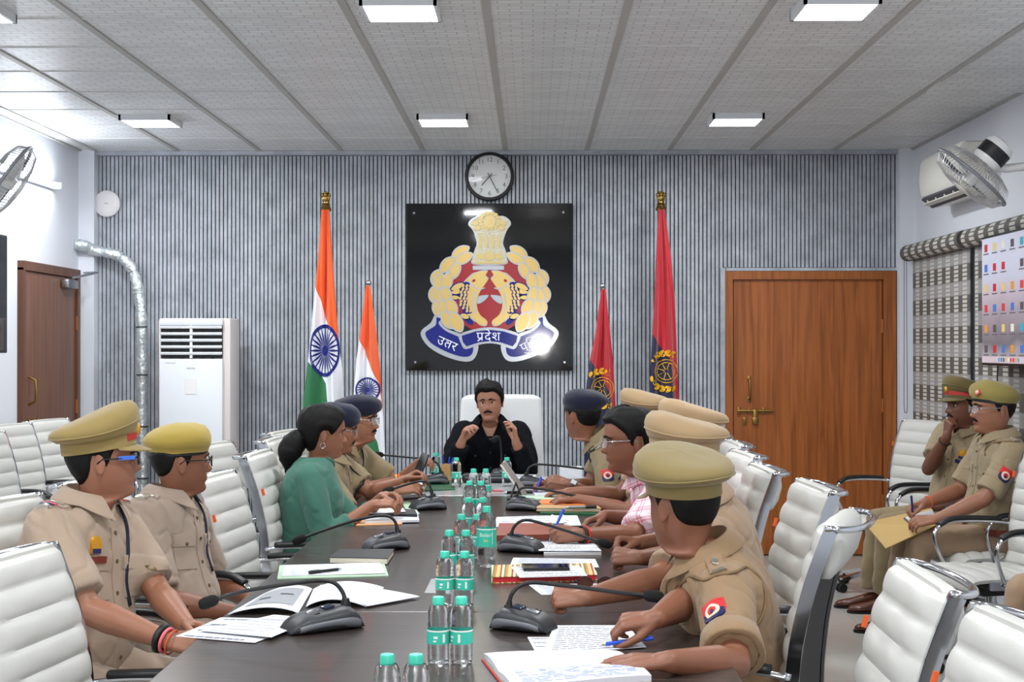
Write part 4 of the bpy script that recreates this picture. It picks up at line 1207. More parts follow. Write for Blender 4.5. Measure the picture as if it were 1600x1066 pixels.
for k in range(5):
    q = 2 * pi * k / 5; d = V((cos(q), sin(q), 0))
    am = part('base_arm', MB().sweeprect([d * 0.02 + V((0, 0, 0.115)), d * 0.32 + V((0, 0, 0.078))], 0.024, 0.04, (0, 0, 1)), M_CHROME, t)
    part('caster', MB().ellipsoid(d * 0.32 + V((0, 0, 0.031)), (0.03, 0.03, 0.03), 12, 8), M_RUBBER, am, smooth=True)
# ================================================================== PEOPLE
def hermite(xs_, ys_):
    xs_ = np.array(xs_, float); ys_ = np.array(ys_, float)
    o = np.argsort(xs_); xs_, ys_ = xs_[o], ys_[o]
    d = np.diff(ys_) / np.diff(xs_)
    m_ = np.zeros_like(ys_)
    m_[0], m_[-1] = d[0], d[-1]
    for i in range(1, len(xs_) - 1):
        m_[i] = 0 if d[i - 1] * d[i] <= 0 else 2 * d[i - 1] * d[i] / (d[i - 1] + d[i])
    def f(x):
        x = min(max(x, xs_[0]), xs_[-1])
        i = min(len(xs_) - 2, max(0, int(np.searchsorted(xs_, x) - 1)))
        h = xs_[i + 1] - xs_[i]; t_ = (x - xs_[i]) / h
        return ((2 * t_ ** 3 - 3 * t_ ** 2 + 1) * ys_[i] + (t_ ** 3 - 2 * t_ ** 2 + t_) * h * m_[i] + (-2 * t_ ** 3 + 3 * t_ ** 2) * ys_[i + 1] + (t_ ** 3 - t_ ** 2) * h * m_[i + 1])
    return f
FZ = [.1225, .121, .116, .105, .088, .065, .045, .028, .012, -.005, -.025, -.045, -.06, -.075, -.09, -.102, -.110, -.116, -.122]
H_F = hermite(FZ, [.004, .022, .044, .066, .082, .092, .096, .096, .0905, .0895, .0905, .092, .092, .088, .089, .087, .078, .060, .040])
H_B = hermite(FZ, [-.006, -.03, -.056, -.080, -.097, -.107, -.109, -.108, -.104, -.098, -.088, -.077, -.071, -.067, -.065, -.064, -.064, -.064, -.064])
H_W = hermite(FZ, [.004, .022, .040, .056, .067, .0745, .0770, .0775, .0760, .0745, .0725, .0690, .0650, .0590, .0515, .0455, .0440, .0470, .0510])
def head_base(z, th, grow=0.0):
    f, b_, w_ = H_F(z), H_B(z), H_W(z)
    s, c = sin(th), cos(th)
    y0_ = -.012
    e = 2 / 2.25
    x_ = w_ * math.copysign(abs(s) ** e, s)
    y_ = y0_ + (f - y0_) * abs(c) ** e if c >= 0 else y0_ - (y0_ - b_) * abs(c) ** e
    p = V((x_, y_, z))
    if grow:
        d = (p - V((0, -.01, .02))); d.z *= .9
        p = p + d.normalized() * grow
    return p
NOSE_H = hermite([.022, .012, .0, -.015, -.026, -.034, -.041, -.047], [.0, .004, .010, .018, .0245, .022, .008, .0])
NOSE_W = hermite([.022, .0, -.02, -.034, -.047], [.007, .008, .0105, .0135, .013])
def face_feat(p, c):
    if c < 0.1: return p
    x_, z = p.x, p.z
    y_ = p.y
    if -.047 < z < .022: y_ += NOSE_H(z) * exp(-(x_ / NOSE_W(z)) ** 2)
    ax = abs(x_)
    y_ -= .0105 * exp(-((ax - .031) / .0145) ** 2 - ((z - .006) / .0105) ** 2)
    y_ += .0030 * exp(-((z - .027) / .008) ** 2 - ((ax - .025) / .03) ** 2)
    y_ += .0030 * exp(-((ax - .045) / .015) ** 2 - ((z + .022) / .016) ** 2)
    y_ += .0050 * exp(-(x_ / .019) ** 2 - ((z + .0555) / .0042) ** 2)
    y_ += .0060 * exp(-(x_ / .016) ** 2 - ((z + .0665) / .0050) ** 2)
    y_ -= .0035 * exp(-(x_ / .022) ** 2 - ((z + .0610) / .0018) ** 2)
    y_ -= .0030 * exp(-(x_ / .020) ** 2 - ((z + .0770) / .0040) ** 2)
    y_ += .0040 * exp(-(x_ / .017) ** 2 - ((z + .0950) / .0100) ** 2)
    return V((x_, y_, z))
NTH = 60
THS = [2 * pi * k / NTH - 0.55 * sin(2 * pi * k / NTH) for k in range(NTH)]
def head_rings_local():
    zs = [.1225, .1215, .119, .115, .110, .103, .095, .086, .076, .066, .056, .047, .039]
    z = .034
    while z > -.100: zs.append(z); z -= .0037
    zs += [-.102, -.106, -.110, -.114, -.118, -.122]
    return [[face_feat(head_base(z_, th), cos(th)) for th in THS] for z_ in zs]
HEAD_RINGS = head_rings_local()

def yawdir(a):
    a = radians(a); return V((-sin(a), cos(a), 0))

def capped(mb, bvh, org, nrm, right, w_, h_, off=0.003, nu=6, nv=6, shape='rect', th=0.002):
    """patch laid on a surface: returns False where the surface is missed"""
    nrm = V(nrm).normalized(); right = (V(right) - nrm * V(right).dot(nrm)).normalized(); up = nrm.cross(right)
    org = V(org); last = None
    grid = {}
    rows = []
    for j in range(nv + 1):
        row = []
        for i in range(nu + 1):
            u, v = (i / nu - .5) * 2, (j / nv - .5) * 2
            if shape == 'disc':
                m_ = max(abs(u), abs(v)); l_ = hypot(u, v)
                if l_ > 0: u, v = u * m_ / l_, v * m_ / l_
            elif shape == 'shield':
                u = u * (1 - 0.35 * max(0, -v) ** 2); v = v * (1 if v > 0 else 1 - 0.25 * abs(u) ** 2)
            elif shape == 'point':
                v = v if v > 0 else v * (1 - 0.35 * abs(u))
            o = org + right * (u * w_ / 2) + up * (v * h_ / 2)
            hit = bvh.ray_cast(o + nrm * .25, -nrm, .6)
            if hit[0] is None:
                p = (last if last else o)
                p = o - nrm * (o - p).dot(nrm)
            else:
                p = hit[0]; last = p
            row.append(p)
        rows.append(row)
    W = nu + 1
    vs = [p + nrm * off for r_ in rows for p in r_] + [p - nrm * (th * .5) for r_ in rows for p in r_]
    N = W * (nv + 1)
    fs = [(j * W + i, j * W + i + 1, (j + 1) * W + i + 1, (j + 1) * W + i) for j in range(nv) for i in range(nu)]
    rim = [i for i in range(nu)] + [j * W + nu for j in range(nv)] + [nv * W + nu - i for i in range(nu)] + [(nv - j) * W for j in range(nv)]
    fs += [(rim[(a + 1) % len(rim)], rim[a], rim[a] + N, rim[(a + 1) % len(rim)] + N) for a in range(len(rim))]
    mb.add(vs, fs)
    return mb

HAND_POSES = {
    # per finger (index..little) curls of the three joints, then thumb (side, across)
    'flat': ([(.12, .15, .1)] * 4, (.75, .15)),
    'relaxed': ([(.35, .45, .3), (.42, .5, .35), (.5, .55, .35), (.55, .6, .4)], (.6, .35)),
    'fist': ([(1.2, 1.5, .9), (1.25, 1.55, .9), (1.3, 1.55, .9), (1.3, 1.5, .9)], (.35, .9)),
    'pen': ([(.7, .8, .4), (.8, .9, .5), (1.0, 1.1, .6), (1.1, 1.2, .7)], (.45, .7)),
    'cup': ([(.55, .55, .35), (.6, .6, .4), (.65, .65, .4), (.7, .7, .4)], (.5, .6)),
    'pinch': ([(.75, .7, .45), (.8, .75, .5), (.9, .85, .5), (1.0, .9, .5)], (.55, .75)),
    'open': ([(.25, .2, .15), (.22, .2, .15), (.28, .25, .15), (.35, .3, .2)], (.7, .3)),
}
def build_hand(mb, W, d, n, side, pose, s=1.0):
    """W wrist, d finger direction, n back of the hand, side +1 right / -1 left"""
    d = V(d).normalized(); n = (V(n) - d * V(n).dot(d)).normalized()
    th = d.cross(n) * (-side)          # towards the thumb
    curls, tb = HAND_POSES[pose]
    offs = (.029, .0095, -.0105, -.029); lens = (.072, .079, .073, .058); kl = (.088, .090, .086, .080)
    rr = (.0098, .0100, .0095, .0086)
    K_ = []
    for i in range(4):
        k0 = W + (d * .012 + th * offs[i] * .55) * s
        k1 = W + (d * kl[i] + th * offs[i] + n * (.002 - .0015 * (i - 1) ** 2)) * s
        mb.capsule(k0, k1, .0150 * s, .0118 * s, 10)
        K_.append(k1)
        fan = (1.5 - i) * .055
        dd = (d + th * fan).normalized()
        p = k1; ang = 0
        for j, fr in enumerate((.46, .30, .24)):
            ang += curls[i][j]
            v_ = dd * cos(ang) - n * sin(ang)
            q = p + v_ * (lens[i] * fr * s)
            mb.capsule(p, q, rr[i] * s * (1, .92, .84)[j], rr[i] * s * (.92, .84, .72)[j], 10)
            p = q
    mb.capsule(W + d * .02 * s, W + (d * .07 + th * .004) * s, .018 * s, .014 * s, 10)
    b0 = W + (d * .018 + th * .020 - n * .006) * s
    dirt = (d * .72 + th * tb[0] - n * tb[1] * .55).normalized()
    b1 = b0 + dirt * .046 * s
    mb.capsule(b0, b1, .0155 * s, .0125 * s, 10)
    dirt2 = (d * .95 + th * (tb[0] * .55 - tb[1] * .25) - n * tb[1] * .6).normalized()
    b2 = b1 + dirt2 * .033 * s
    mb.capsule(b1, b2, .0118 * s, .0105 * s, 10)
    b3 = b2 + (dirt2 + d * .2 - th * tb[1] * .25).normalized() * .026 * s
    mb.capsule(b2, b3, .0105 * s, .0082 * s, 10)
    return K_, b3

def ik(S, Wt, hint, l1, l2):
    v = Wt - S; L = v.length
    if L > (l1 + l2) * .985:
        v = v * ((l1 + l2) * .985 / L); Wt = S + v; L = v.length
    L = max(L, abs(l1 - l2) + .02)
    a = (l1 * l1 - l2 * l2 + L * L) / (2 * L)
    h = sqrt(max(0, l1 * l1 - a * a))
    t_ = v.normalized(); hv = V(hint); hv = (hv - t_ * hv.dot(t_)).normalized()
    return S + t_ * a + hv * h, Wt

TORSO = [(-.16, .150, .105), (-.05, .176, .122), (.08, .180, .126), (.22, .174, .124), (.38, .170, .122), (.55, .176, .124), (.70, .186, .122), (.80, .187, .112), (.875, .168, .098), (.93, .130, .085), (.97, .095, .076), (1.0, .072, .066)]
def torso_rings(H, N, ry0, ry1, grow, belly, sw, t0=-1, t1=2, bust=0.0):
    ax = N - H; L = ax.length; axn = ax / L
    mid = H + ax * .5 - (yawdir(ry0) * .02)
    rings = []
    for t_, a, b_ in TORSO:
        if t_ < t0 or t_ > t1: continue
        q = max(0, min(1, t_))
        if t_ <= 0: c = H + axn * (t_ * L)
        else: c = H * (1 - q) ** 2 + mid * (2 * q * (1 - q)) + N * q * q
        yaw = ry0 + (ry1 - ry0) * min(1, q / .75)
        f = yawdir(yaw); f = (f - axn * f.dot(axn)).normalized(); r_ = f.cross(axn)
        bl = belly * exp(-((t_ - .22) / .22) ** 2) + bust * exp(-((t_ - .62) / .12) ** 2)
        ring = []
        for k in range(28):
            th = 2 * pi * k / 28
            s_, c_ = sin(th), cos(th)
            x_ = (a * sw + grow) * math.copysign(abs(s_) ** .84, s_)
            y_ = (b_ + grow + (bl if c_ > 0 else 0)) * math.copysign(abs(c_) ** .84, c_)
            ring.append(c + r_ * x_ + f * y_)
        rings.append(ring)
    return rings

M_EYEW = mat('eye_white', (226, 218, 210), 0.25); M_IRIS = mat('eye_iris_dark', (38, 24, 18), 0.2)
M_HAIR = mat('hair_black', (12, 11, 11), 0.6, spec=.22, bump=0.5, bscale=240, bdist=0.003)
M_LENS = mat('spectacle_lens', (235, 240, 245), 0.03, alpha=.12)
M_LIP = mat('lip_brown', (134, 80, 68), 0.45)
M_KHAKI_BTN = mat('button_brass', (120, 104, 72), 0.35, 0.7)
M_SILV = mat('badge_silver', (196, 192, 180), 0.3, 0.8)
M_BRED = mat('badge_red', (200, 40, 44), 0.5); M_BNAVY = mat('badge_navy', (28, 32, 80), 0.5); M_BGOLD = mat('badge_gold', (222, 160, 50), 0.35, 0.5)
M_BCREAM = mat('badge_cream', (226, 206, 180), 0.5)

def cloth_mat(name, col, var=.06):
    return mat(name, col, 0.75, spec=.25, var=var, vscale=7, bump=.12, bscale=500, sheen=.15)

def person(sp):
    g = sp.get
    HC = P(*sp['head']); hs = g('hs', 1.0)
    hipz = g('hipz', .555)
    H = V((sp['hip'][0], sp['hip'][1], hipz))
    by, sy, hy = sp['by'], g('sy', sp['by']), sp['hy']
    hp, hr = g('hp', 0), g('hr', 0)
    root = thing('person', sp['label'], 'person', (H.x, H.y, 0), g('group'))
    skin = mat('skin_%s' % g('skin', 'a'), {'a': (146, 98, 75), 'b': (130, 84, 63), 'c': (164, 115, 92), 'd': (108, 68, 51)}[g('skin', 'a')], .48, var=.06, vscale=14, bump=.08, bscale=150, sss=.08)
    # head frame
    hf = yawdir(hy); R = Matrix((hf.cross(V((0, 0, 1))), hf, V((0, 0, 1)))).transposed()
    R = R @ Euler((radians(hp), 0, 0)).to_matrix() @ Euler((0, radians(hr), 0)).to_matrix()
    HM = Matrix.Translation(HC) @ R.to_4x4() @ Matrix.Scale(hs, 4)
    sd = (HC - H).normalized()
    N = HC - sd * (.114 * hs) - yawdir(sy) * g('neckback', .035)
    sw = g('sw', 1.0)
    axn = (N - H).normalized()
    sf = yawdir(sy); sf = (sf - axn * sf.dot(axn)).normalized(); sr = sf.cross(axn)
    L = (N - H).length
    sh = {}
    for side, key in ((1, 'R'), (-1, 'L')):
        sh[key] = N - axn * (.085) + sr * (side * .172 * sw) + axn * g('shrug' + key, 0) + sf * g('shfwd' + key, 0)
    # ---------------- skin: torso core, arms, hands (one fused surface) + head and neck
    core = MB()
    core.loft(torso_rings(H, N, by, sy, -.012, g('belly', .02) - .005, sw, .2))
    sl = MB()
    sl.loft(torso_rings(H, N, by, sy, .010, g('belly', .02), sw, bust=g('bust', 0)))
    armpts = {}
    slv = g('sleeve', .78)
    asc = g('arm', 1.0)
    wrists = {}
    ftips = {}
    for side, key in ((1, 'R'), (-1, 'L')):
        a = sp[key]
        S = sh[key]
        El, W = ik(S, V(a['w']), a.get('hint', (side * .3, 0, -1)), .285, .255)
        armpts[key] = (S, El, W)
        m1 = S.lerp(El, .45); f1 = El.lerp(W, .28); f2 = El.lerp(W, .65)
        core.chain([S, m1, El], [.046 * asc, .047 * asc, .040 * asc], 14)
        core.chain([El, f1, f2, W], [.040 * asc, .0435 * asc, .035 * asc, .0265 * asc], 14)
        d = V(a.get('d', (W - El))); n = V(a.get('n', (0, 0, 1)))
        hsz = g('hand', 1.0)
        core.capsule(W, W + d.normalized() * .02, .0262 * asc, .024, 12)
        ftips[key] = build_hand(core, W, d, n, side, a.get('pose', 'relaxed'), hsz)
        wrists[key] = (W, d.normalized())
        # sleeve
        gr = g('slgrow', .017)
        ul = (El - S).length
        if slv <= 1:
            e = S.lerp(El, slv)
            sl.chain([S - sr * side * .02, S.lerp(El, slv * .5)], [.070 * asc + gr * .6, .055 * asc + gr], 16)
            sl.capsule(S.lerp(El, slv * .5), e, .054 * asc + gr, .050 * asc + gr + .004, 18, True, False)
        else:
            e = El.lerp(W, slv - 1)
            sl.chain([S - sr * side * .02, S.lerp(El, .5), El], [.070 * asc + gr * .6, .055 * asc + gr, .046 * asc + gr], 16)
            sl.capsule(El, e, .046 * asc + gr, .036 * asc + gr * .9, 18, True, False)
    near = g('near', False)
    skm = remesh(core, .0045 if near else .006, 3, .35 if near else .4)
    # head + neck rings
    rings = [[HM @ p for p in ring] for ring in HEAD_RINGS]
    nb = V((0, -.012, -.122))
    base_c = N - axn * .06
    for q in (.18, .38, .6, .82, 1.0):
        top = [HM @ head_base(-.122, th) for th in THS]
        ring = []
        for k, th in enumerate(THS):
            rad_ = (.058 + .012 * q ** 2) * (hs * .5 + .5) * g('neck', 1.0)
            # aligned to the head's turning at the top, the body's at the bottom
            hx = HM.to_3x3() @ V((1, 0, 0)); hfw = HM.to_3x3() @ V((0, 1, 0))
            rx_ = (hx * (1 - q) + hx * q).normalized(); fy_ = (hfw - axn * hfw.dot(axn)).normalized()
            b_ = base_c + rx_ * (sin(th) * rad_) + fy_ * (cos(th) * rad_ * 1.0)
            ring.append(top[k].lerp(b_, q) if q < 1 else b_)
        # keep the neck round: pull towards a circle about the centre line
        c0 = HM @ V((0, -.018, -.122)); cc = c0.lerp(base_c, q)
        rr = (.054 + .008 * q) * hs * g('neck', 1.0)
        ring = [cc + (p - cc) * (1 - min(1, q * 2.2)) + (p - cc).normalized() * (rr * min(1, q * 2.2)) for p in ring]
        rings.append(ring)
    skm.loft(rings, True)
    for s in (-1, 1):
        er = Euler((radians(8), 0, radians(-22 * s))).to_matrix()
        er4 = []
        for i in range(9):
            q = pi * (i + .05) / 8.1
            row = []
            for k in range(14):
                a_ = 2 * pi * k / 14
                px_ = .0075 * sin(q) * cos(a_); v = V((px_, .0175 * sin(q) * sin(a_) * (1.1 if cos(q) > 0 else .85), .031 * cos(q)))
                if v.x * s > 0 and sin(q) > .55: v.x -= s * .0035
                row.append(HM @ (V((s * .0795, -.020, -.006)) + er @ v))
            er4.append(row)
        skm.loft(er4)
    body = part('body', skm, skin, root, smooth=True, world=True, label='skin of the head, neck, arms and hands')
    hb = BVHTree.FromPolygons([p for r_ in HEAD_RINGS for p in r_], [(i * NTH + k, i * NTH + (k + 1) % NTH, (i + 1) * NTH + (k + 1) % NTH, (i + 1) * NTH + k) for i in range(len(HEAD_RINGS) - 1) for k in range(NTH)])
    def onface(x_, z, off=.0):
        hit = hb.ray_cast(V((x_, .2, z)), V((0, -1, 0)), .3)
        return (hit[0] if hit[0] else V((x_, .08, z))) + V((0, off, 0))
    # ---------------- eyes, brows, lips, moustache
    if g('face', True):
        for s in (-1, 1):
            c = onface(s * .031, .0065); c.y -= .0075
            mb = MB(); mb.ellipsoid(HM @ c, (.0118 * hs,) * 3, 14, 10)
            eo = part('eye', mb, M_EYEW, root, smooth=True, world=True)
            gz = V((g('gaze', 0) * .004, .0106, -.0003))
            mb = MB(); mb.ellipsoid(HM @ (c + gz), (.0056 * hs, .0056 * hs, .0056 * hs), 10, 8)
            part('iris', mb, M_IRIS, eo, smooth=True, world=True)
            mb = MB()   # upper lid
            def lid2(u, v):
                q = radians(-80 + 160 * u); e_ = radians(-26 - 50 * v)
                return HM @ (c + V((.0127 * sin(q) * cos(e_), .0127 * cos(q) * cos(e_), .0127 * sin(e_))))
            def lid(u, v):
                q = radians(-80 + 160 * u); e_ = radians(8 + 66 * v)
                return HM @ (c + V((.0130 * sin(q) * cos(e_), .0130 * cos(q) * cos(e_), .0130 * sin(e_))))
            mb.grid(lid, 8, 4); mb.grid(lid2, 8, 3)
            part('eyelid', mb, skin, root, smooth=True, world=True)
            mb = MB()
            rr = []
            for k in range(7):
                u = k / 6
                p = onface(s * (.012 + .038 * u), .0245 + .006 * sin(pi * min(1, u * 1.2)) - .004 * u, .0)
                hh = .0058 * (1 - .55 * u)
                rr.append([HM @ (p + V((0, dy, dz))) for dy, dz in ((-.002, -hh), (.0026, -hh * .6), (.0026, hh * .6), (-.002, hh))])
            mb.loft(rr); part('eyebrow', mb, M_HAIR, root, smooth=True, world=True)
        rr = []
        for k in range(9):
            u = k / 8 * 2 - 1
            hh = .0055 * (1 - abs(u) ** 2.2) + .0006
            pts = [onface(u * .023, -.0612 + hh * zz - .001 * abs(u), .0012) for zz in (-1.2, -.4, .4, 1.1)]
            rr.append([HM @ p for p in pts] + [HM @ (pts[2] - V((0, .004, 0))), HM @ (pts[1] - V((0, .004, 0)))])
        mb = MB().loft(rr); part('lips', mb, M_LIP, root, smooth=True, world=True)
        if g('moustache', False):
            rr = []
            for k in range(13):
                u = k / 12 * 2 - 1
                zc_ = -.0485 - .008 * abs(u) ** 1.5
                hh = .0064 * (1 - abs(u) ** 3) + .001
                pts = [onface(u * .031, zc_ + hh * zz, 0) for zz in (-1, -.4, .5, 1)]
                o_ = [.0005, .0055, .005, .0005]
                rr.append([HM @ (p + V((0, o, 0))) for p, o in zip(pts, o_)] + [HM @ (pts[2] - V((0, .004, 0))), HM @ (pts[1] - V((0, .004, 0)))])
            part('moustache', MB().loft(rr), M_HAIR, root, smooth=True, world=True)
    # ---------------- hair
    hl = g('hairline', [(0, .074), (30, .077), (50, .067), (64, .050), (74, .032), (80, .002), (86, -.016), (91, .020), (104, .022), (111, -.016), (125, -.044), (150, -.062), (180, -.068)])
    hlf = hermite([p[0] for p in hl], [p[1] for p in hl])
    ht = g('hairthick', .010); vol = g('hairvol', 0.0)
    nthh, nv = 90, 14
    mb = MB()
    rows_o, rows_i = [], []
    rnd = random.Random(hash(sp['label']) % 1000 if False else len(sp['label']))
    for j in range(nv + 1):
        ro, ri = [], []
        for k in range(nthh):
            th = 2 * pi * k / nthh
            deg = abs(math.degrees(th) if th <= pi else 360 - math.degrees(th))
            z1_ = hlf(deg)
            v = j / nv
            z = .1222 + (z1_ - .1222) * (v ** 1.5)
            edge = min(1, (1 - v) / .16)
            tt = (ht + vol * max(0, cos(th * .9)) * max(0, (z - .04) / .08)) * (.12 + .88 * sin(pi / 2 * edge))
            if g('cap'): tt *= min(1.0, max(.12, (.040 - z) / .02))
            tt += (.0022 if g('cap') else .0045) * noise.noise(V((sin(th) * 3.5, cos(th) * 3.5, z * 60))) * edge * min(1, v * 4)
            ro.append(HM @ head_base(z, th, tt)); ri.append(HM @ head_base(z, th, -.002))
        rows_o.append(ro); rows_i.append(ri)
    mb.loft(rows_o + rows_i[::-1], False)
    if not g('bald', False):
        part('hair', mb, g('hairmat', M_HAIR), root, smooth=True, world=True)
    if g('ponytail'):
        hmx = g('hairmat', M_HAIR)
        pts = spline([HM @ V(p) for p in ((0, -.085, -.01), (0, -.122, -.035), (0, -.150, -.075), (.0, -.162, -.125), (.0, -.158, -.175), (.0, -.145, -.225))], 6)
        rad = [(.035 + .02 * sin(pi * min(1, i / (len(pts) * .75)))) * (1 if i < len(pts) * .55 else max(.12, 1 - 1.05 * (i - len(pts) * .55) / (len(pts) * .45))) for i in range(len(pts))]
        rad[0] = .02
        mb = MB().tube(pts, rad, 18)
        mb.v = [p + V((noise.noise(p * 40), noise.noise(p * 40 + V((9, 0, 0))), 0)) * .006 for p in mb.v]
        part('ponytail', mb, hmx, root, smooth=True, world=True)
        part('hair_tie', MB().tube([HM @ V((.024 * cos(a_), -.112 - .010 * sin(a_), -.028 + .026 * sin(a_))) for a_ in [2 * pi * k / 16 for k in range(16)]], .006, 6, closed=True), M_BLACK, root, smooth=True, world=True)
    if g('earring'):
        for s in (-1, 1):
            part('earring', MB().tube([HM @ V((s * .086, -.02 + .012 * sin(a_), -.052 + .013 * cos(a_))) for a_ in [2 * pi * k / 16 for k in range(16)]], .0018, 6, closed=True), M_CHROME, root, smooth=True, world=True)
    # ---------------- glasses
    if g('glasses'):
        gm = {'black': M_BLACK, 'metal': M_STEEL, 'blue': M_BLACK}[sp['glasses']]
        mb = MB(); lens = []
        for s in (-1, 1):
            rim = []
            for k in range(20):
                a_ = 2 * pi * k / 20
                x_ = s * .034 + .0255 * math.copysign(abs(cos(a_)) ** .7, cos(a_)); z = .002 + .0175 * math.copysign(abs(sin(a_)) ** .7, sin(a_))
                rim.append(HM @ V((x_, .108 - abs(x_) ** 2 * 3.5, z)))
            mb.tube(rim, .0021 if sp['glasses'] != 'metal' else .0014, 6, closed=True)
            lens.append(rim)
            mb.tube([HM @ V(p) for p in ((s * .060, .096, .008), (s * .078, .085, .010), (s * .083, .03, .009), (s * .084, -.01, .010), (s * .082, -.026, -.002))], .0024, 6)
        mb.tube([HM @ V(p) for p in ((-.0085, .107, .006), (0, .110, .009), (.0085, .107, .006))], .002, 6)
        go = part('glasses', mb, gm, root, smooth=True, world=True)
        for rim in lens:
            l_ = MB(); fn_ = R @ V((0, .0005, 0))
            l_.add([p + fn_ for p in rim] + [p - fn_ for p in rim], [tuple(range(20)), tuple(range(39, 19, -1))])
            part('lens', l_, M_LENS, go, world=True)
        if sp['glasses'] == 'blue':
            part('temple_tip', MB().rbox((HM @ V((.0815, .06, .010))), (.004, .05, .012), .001, R), mat('temple_blue', (60, 110, 210), .3), go, world=True)
            part('temple_tip', MB().rbox((HM @ V((-.0815, .06, .010))), (.004, .05, .012), .001, R), mat('temple_blue', (60, 110, 210), .3), go, world=True)
    # ---------------- headgear
    cap = g('cap')
    if cap:
        ct = Euler((radians(g('captilt', 0)), radians(g('caproll', 0)), 0)).to_matrix()
        CMx = HM @ Matrix.Translation((0, -.006, .041)) @ ct.to_4x4()
        cm = mat('cap_%d_%d_%d' % cap[1], cap[1], .8, spec=.2, var=.06, vscale=12, bump=.2, bscale=420, sheen=.2)
        n = 44
        def ring(a, bf, bb, zf, zb, dx=0, dy=0, sag=0):
            out = []
            for k in range(n):
                th = 2 * pi * k / n
                c_ = cos(th); z = zb + (zf - zb) * (c_ * .5 + .5) - sag * sin(th) ** 2
                out.append(CMx @ V((dx + a * sin(th), dy + (bf if c_ > 0 else bb) * c_, z)))
            return out
        if cap[0] == 'peak':
            fl_ = g('flare', 1.0) * .93; fr_ = g('flare', 1.0) * .92
            bandr = [ring(.090, .107, .113, .004, -.016), ring(.091, .108, .114, .022, .006), ring(.092, .109, .115, .044, .026)]
            part('cap_band', MB().loft(bandr, False), cm, root, smooth=True, world=True)
            up_ = g('capup', 0.0)
            crown = [ring(.090, .107, .113, .040, .022), ring(.106, .113, .124, .048, .020, sag=.006), ring(.120 * fl_, .117, .142 * fl_, .060 + up_ * .4, .026, sag=.011), ring(.131 * fl_, .121, .156 * fl_, .074 + up_ * .6, .036, sag=.010), ring(.132 * fl_, .122, .157 * fl_, .092 + up_, .047, sag=.006), ring(.124 * fl_, .115, .148 * fl_, .112 + up_, .058, sag=.002), ring(.104 * fl_, .098, .124 * fl_, .125 + up_, .068), ring(.066, .064, .078, .123 + up_, .080), ring(.004, .004, .004, .104 + up_ * .5, .104 + up_ * .5)]
            cmb = MB().loft(crown, False)
            cmb.v = [p + (HM.to_3x3() @ V((0, 0, 1))) * (.004 * noise.noise((p - HC) * 13 + V((0, HC.y, 0)))) for p in cmb.v]
            part('cap_crown', cmb, cm, root, smooth=True, world=True)
            part('cap_piping', MB().tube(ring(.1315 * fl_, .1215, .1565 * fl_, .074 + up_ * .6, .036, sag=.010), .0028, 6, closed=True), cm, root, smooth=True, world=True)
            def visor(u, v):
                th = radians(-68 + 136 * u)
                ext = .048 * v * cos(th * 1.1) ** .8
                return CMx @ V(((.086 + ext * .75) * sin(th), (.104 + ext) * cos(th), .006 - .022 * v * cos(th) - .004))
            part('cap_peak', MB().sheet(visor, 18, 5, .003, (0, 0, 1)), cm, root, smooth=True, world=True)
            bc = g('bandcol')
            if bc:
                span = g('bandspan', 180)
                def bnd(u, v):
                    th = radians(-span + 2 * span * u)
                    c_ = cos(th); zl = -.006 + .010 * (c_ * .5 + .5); 
                    return CMx @ V((0.0925 * sin(th), (.1095 if c_ > 0 else .1155) * c_, zl + .012 + .020 * v + .002 * c_))
                part('cap_ribbon', MB().grid(bnd, 40, 2), mat('cap_ribbon_red', (176, 44, 36), .45), root, smooth=True, world=True)
            if g('capbadge', True):
                part('cap_badge', MB().ellipsoid(CMx @ V((0, .112, .046)), (.012, .012, .020), 12, 8), M_BGOLD, root, smooth=True, world=True)
        else:
            dr = g('droop', 1)
            k_ = g('beretsize', 1.0)
            br = [ring(.085, .103, .105, .002, -.010), ring(.088, .106, .110, .012, .000), ring(.103 * k_, .113 * k_, .121 * k_, .022, .010, dr * .008), ring(.116 * k_, .118 * k_, .129 * k_, .038, .026, dr * .016, -.004), ring(.116 * k_, .117 * k_, .127 * k_, .054, .042, dr * .018, -.004), ring(.106 * k_, .108 * k_, .115 * k_, .072, .058, dr * .016, -.002), ring(.084, .088, .092, .088, .074, dr * .011), ring(.052, .054, .056, .099, .088, dr * .006), ring(.003, .003, .003, .099, .099)]
            mb = MB().loft(br, False)
            mb.v = [p + (HM.to_3x3() @ V((0, 0, 1))) * (.006 * noise.noise((p - HC) * 14)) for p in mb.v]
            part('beret', mb, cm, root, smooth=True, world=True)
            part('beret_band', MB().loft([ring(.085, .103, .105, -.008, -.020), ring(.086, .1045, .107, .006, -.006)], False), M_BLACK if g('bandblack', True) else cm, root, smooth=True, world=True)
            if g('capbadge', True):
                bx_ = g('badgex', .04)
                part('beret_badge', MB().rbox(CMx @ V((bx_, .108 * cos(bx_ / .1) + .004, .036)), (.030, .006, .030), .003, (CMx.to_3x3() @ Euler((radians(25), 0, -bx_ * 9)).to_matrix() @ Euler((0, radians(45), 0)).to_matrix()).normalized()), M_BRED, root, smooth=40, world=True)
                part('beret_badge', MB().ellipsoid(CMx @ V((bx_, .108 * cos(bx_ / .1) + .007, .037)), (.010, .008, .011), 10, 8), M_BCREAM, root, smooth=True, world=True)
    # ---------------- shirt
    st = g('shirtmat')
    shm = remesh(sl, .0085 if near else .011, 5, 1.0)
    fold = g('fold', 1.0)
    new = []
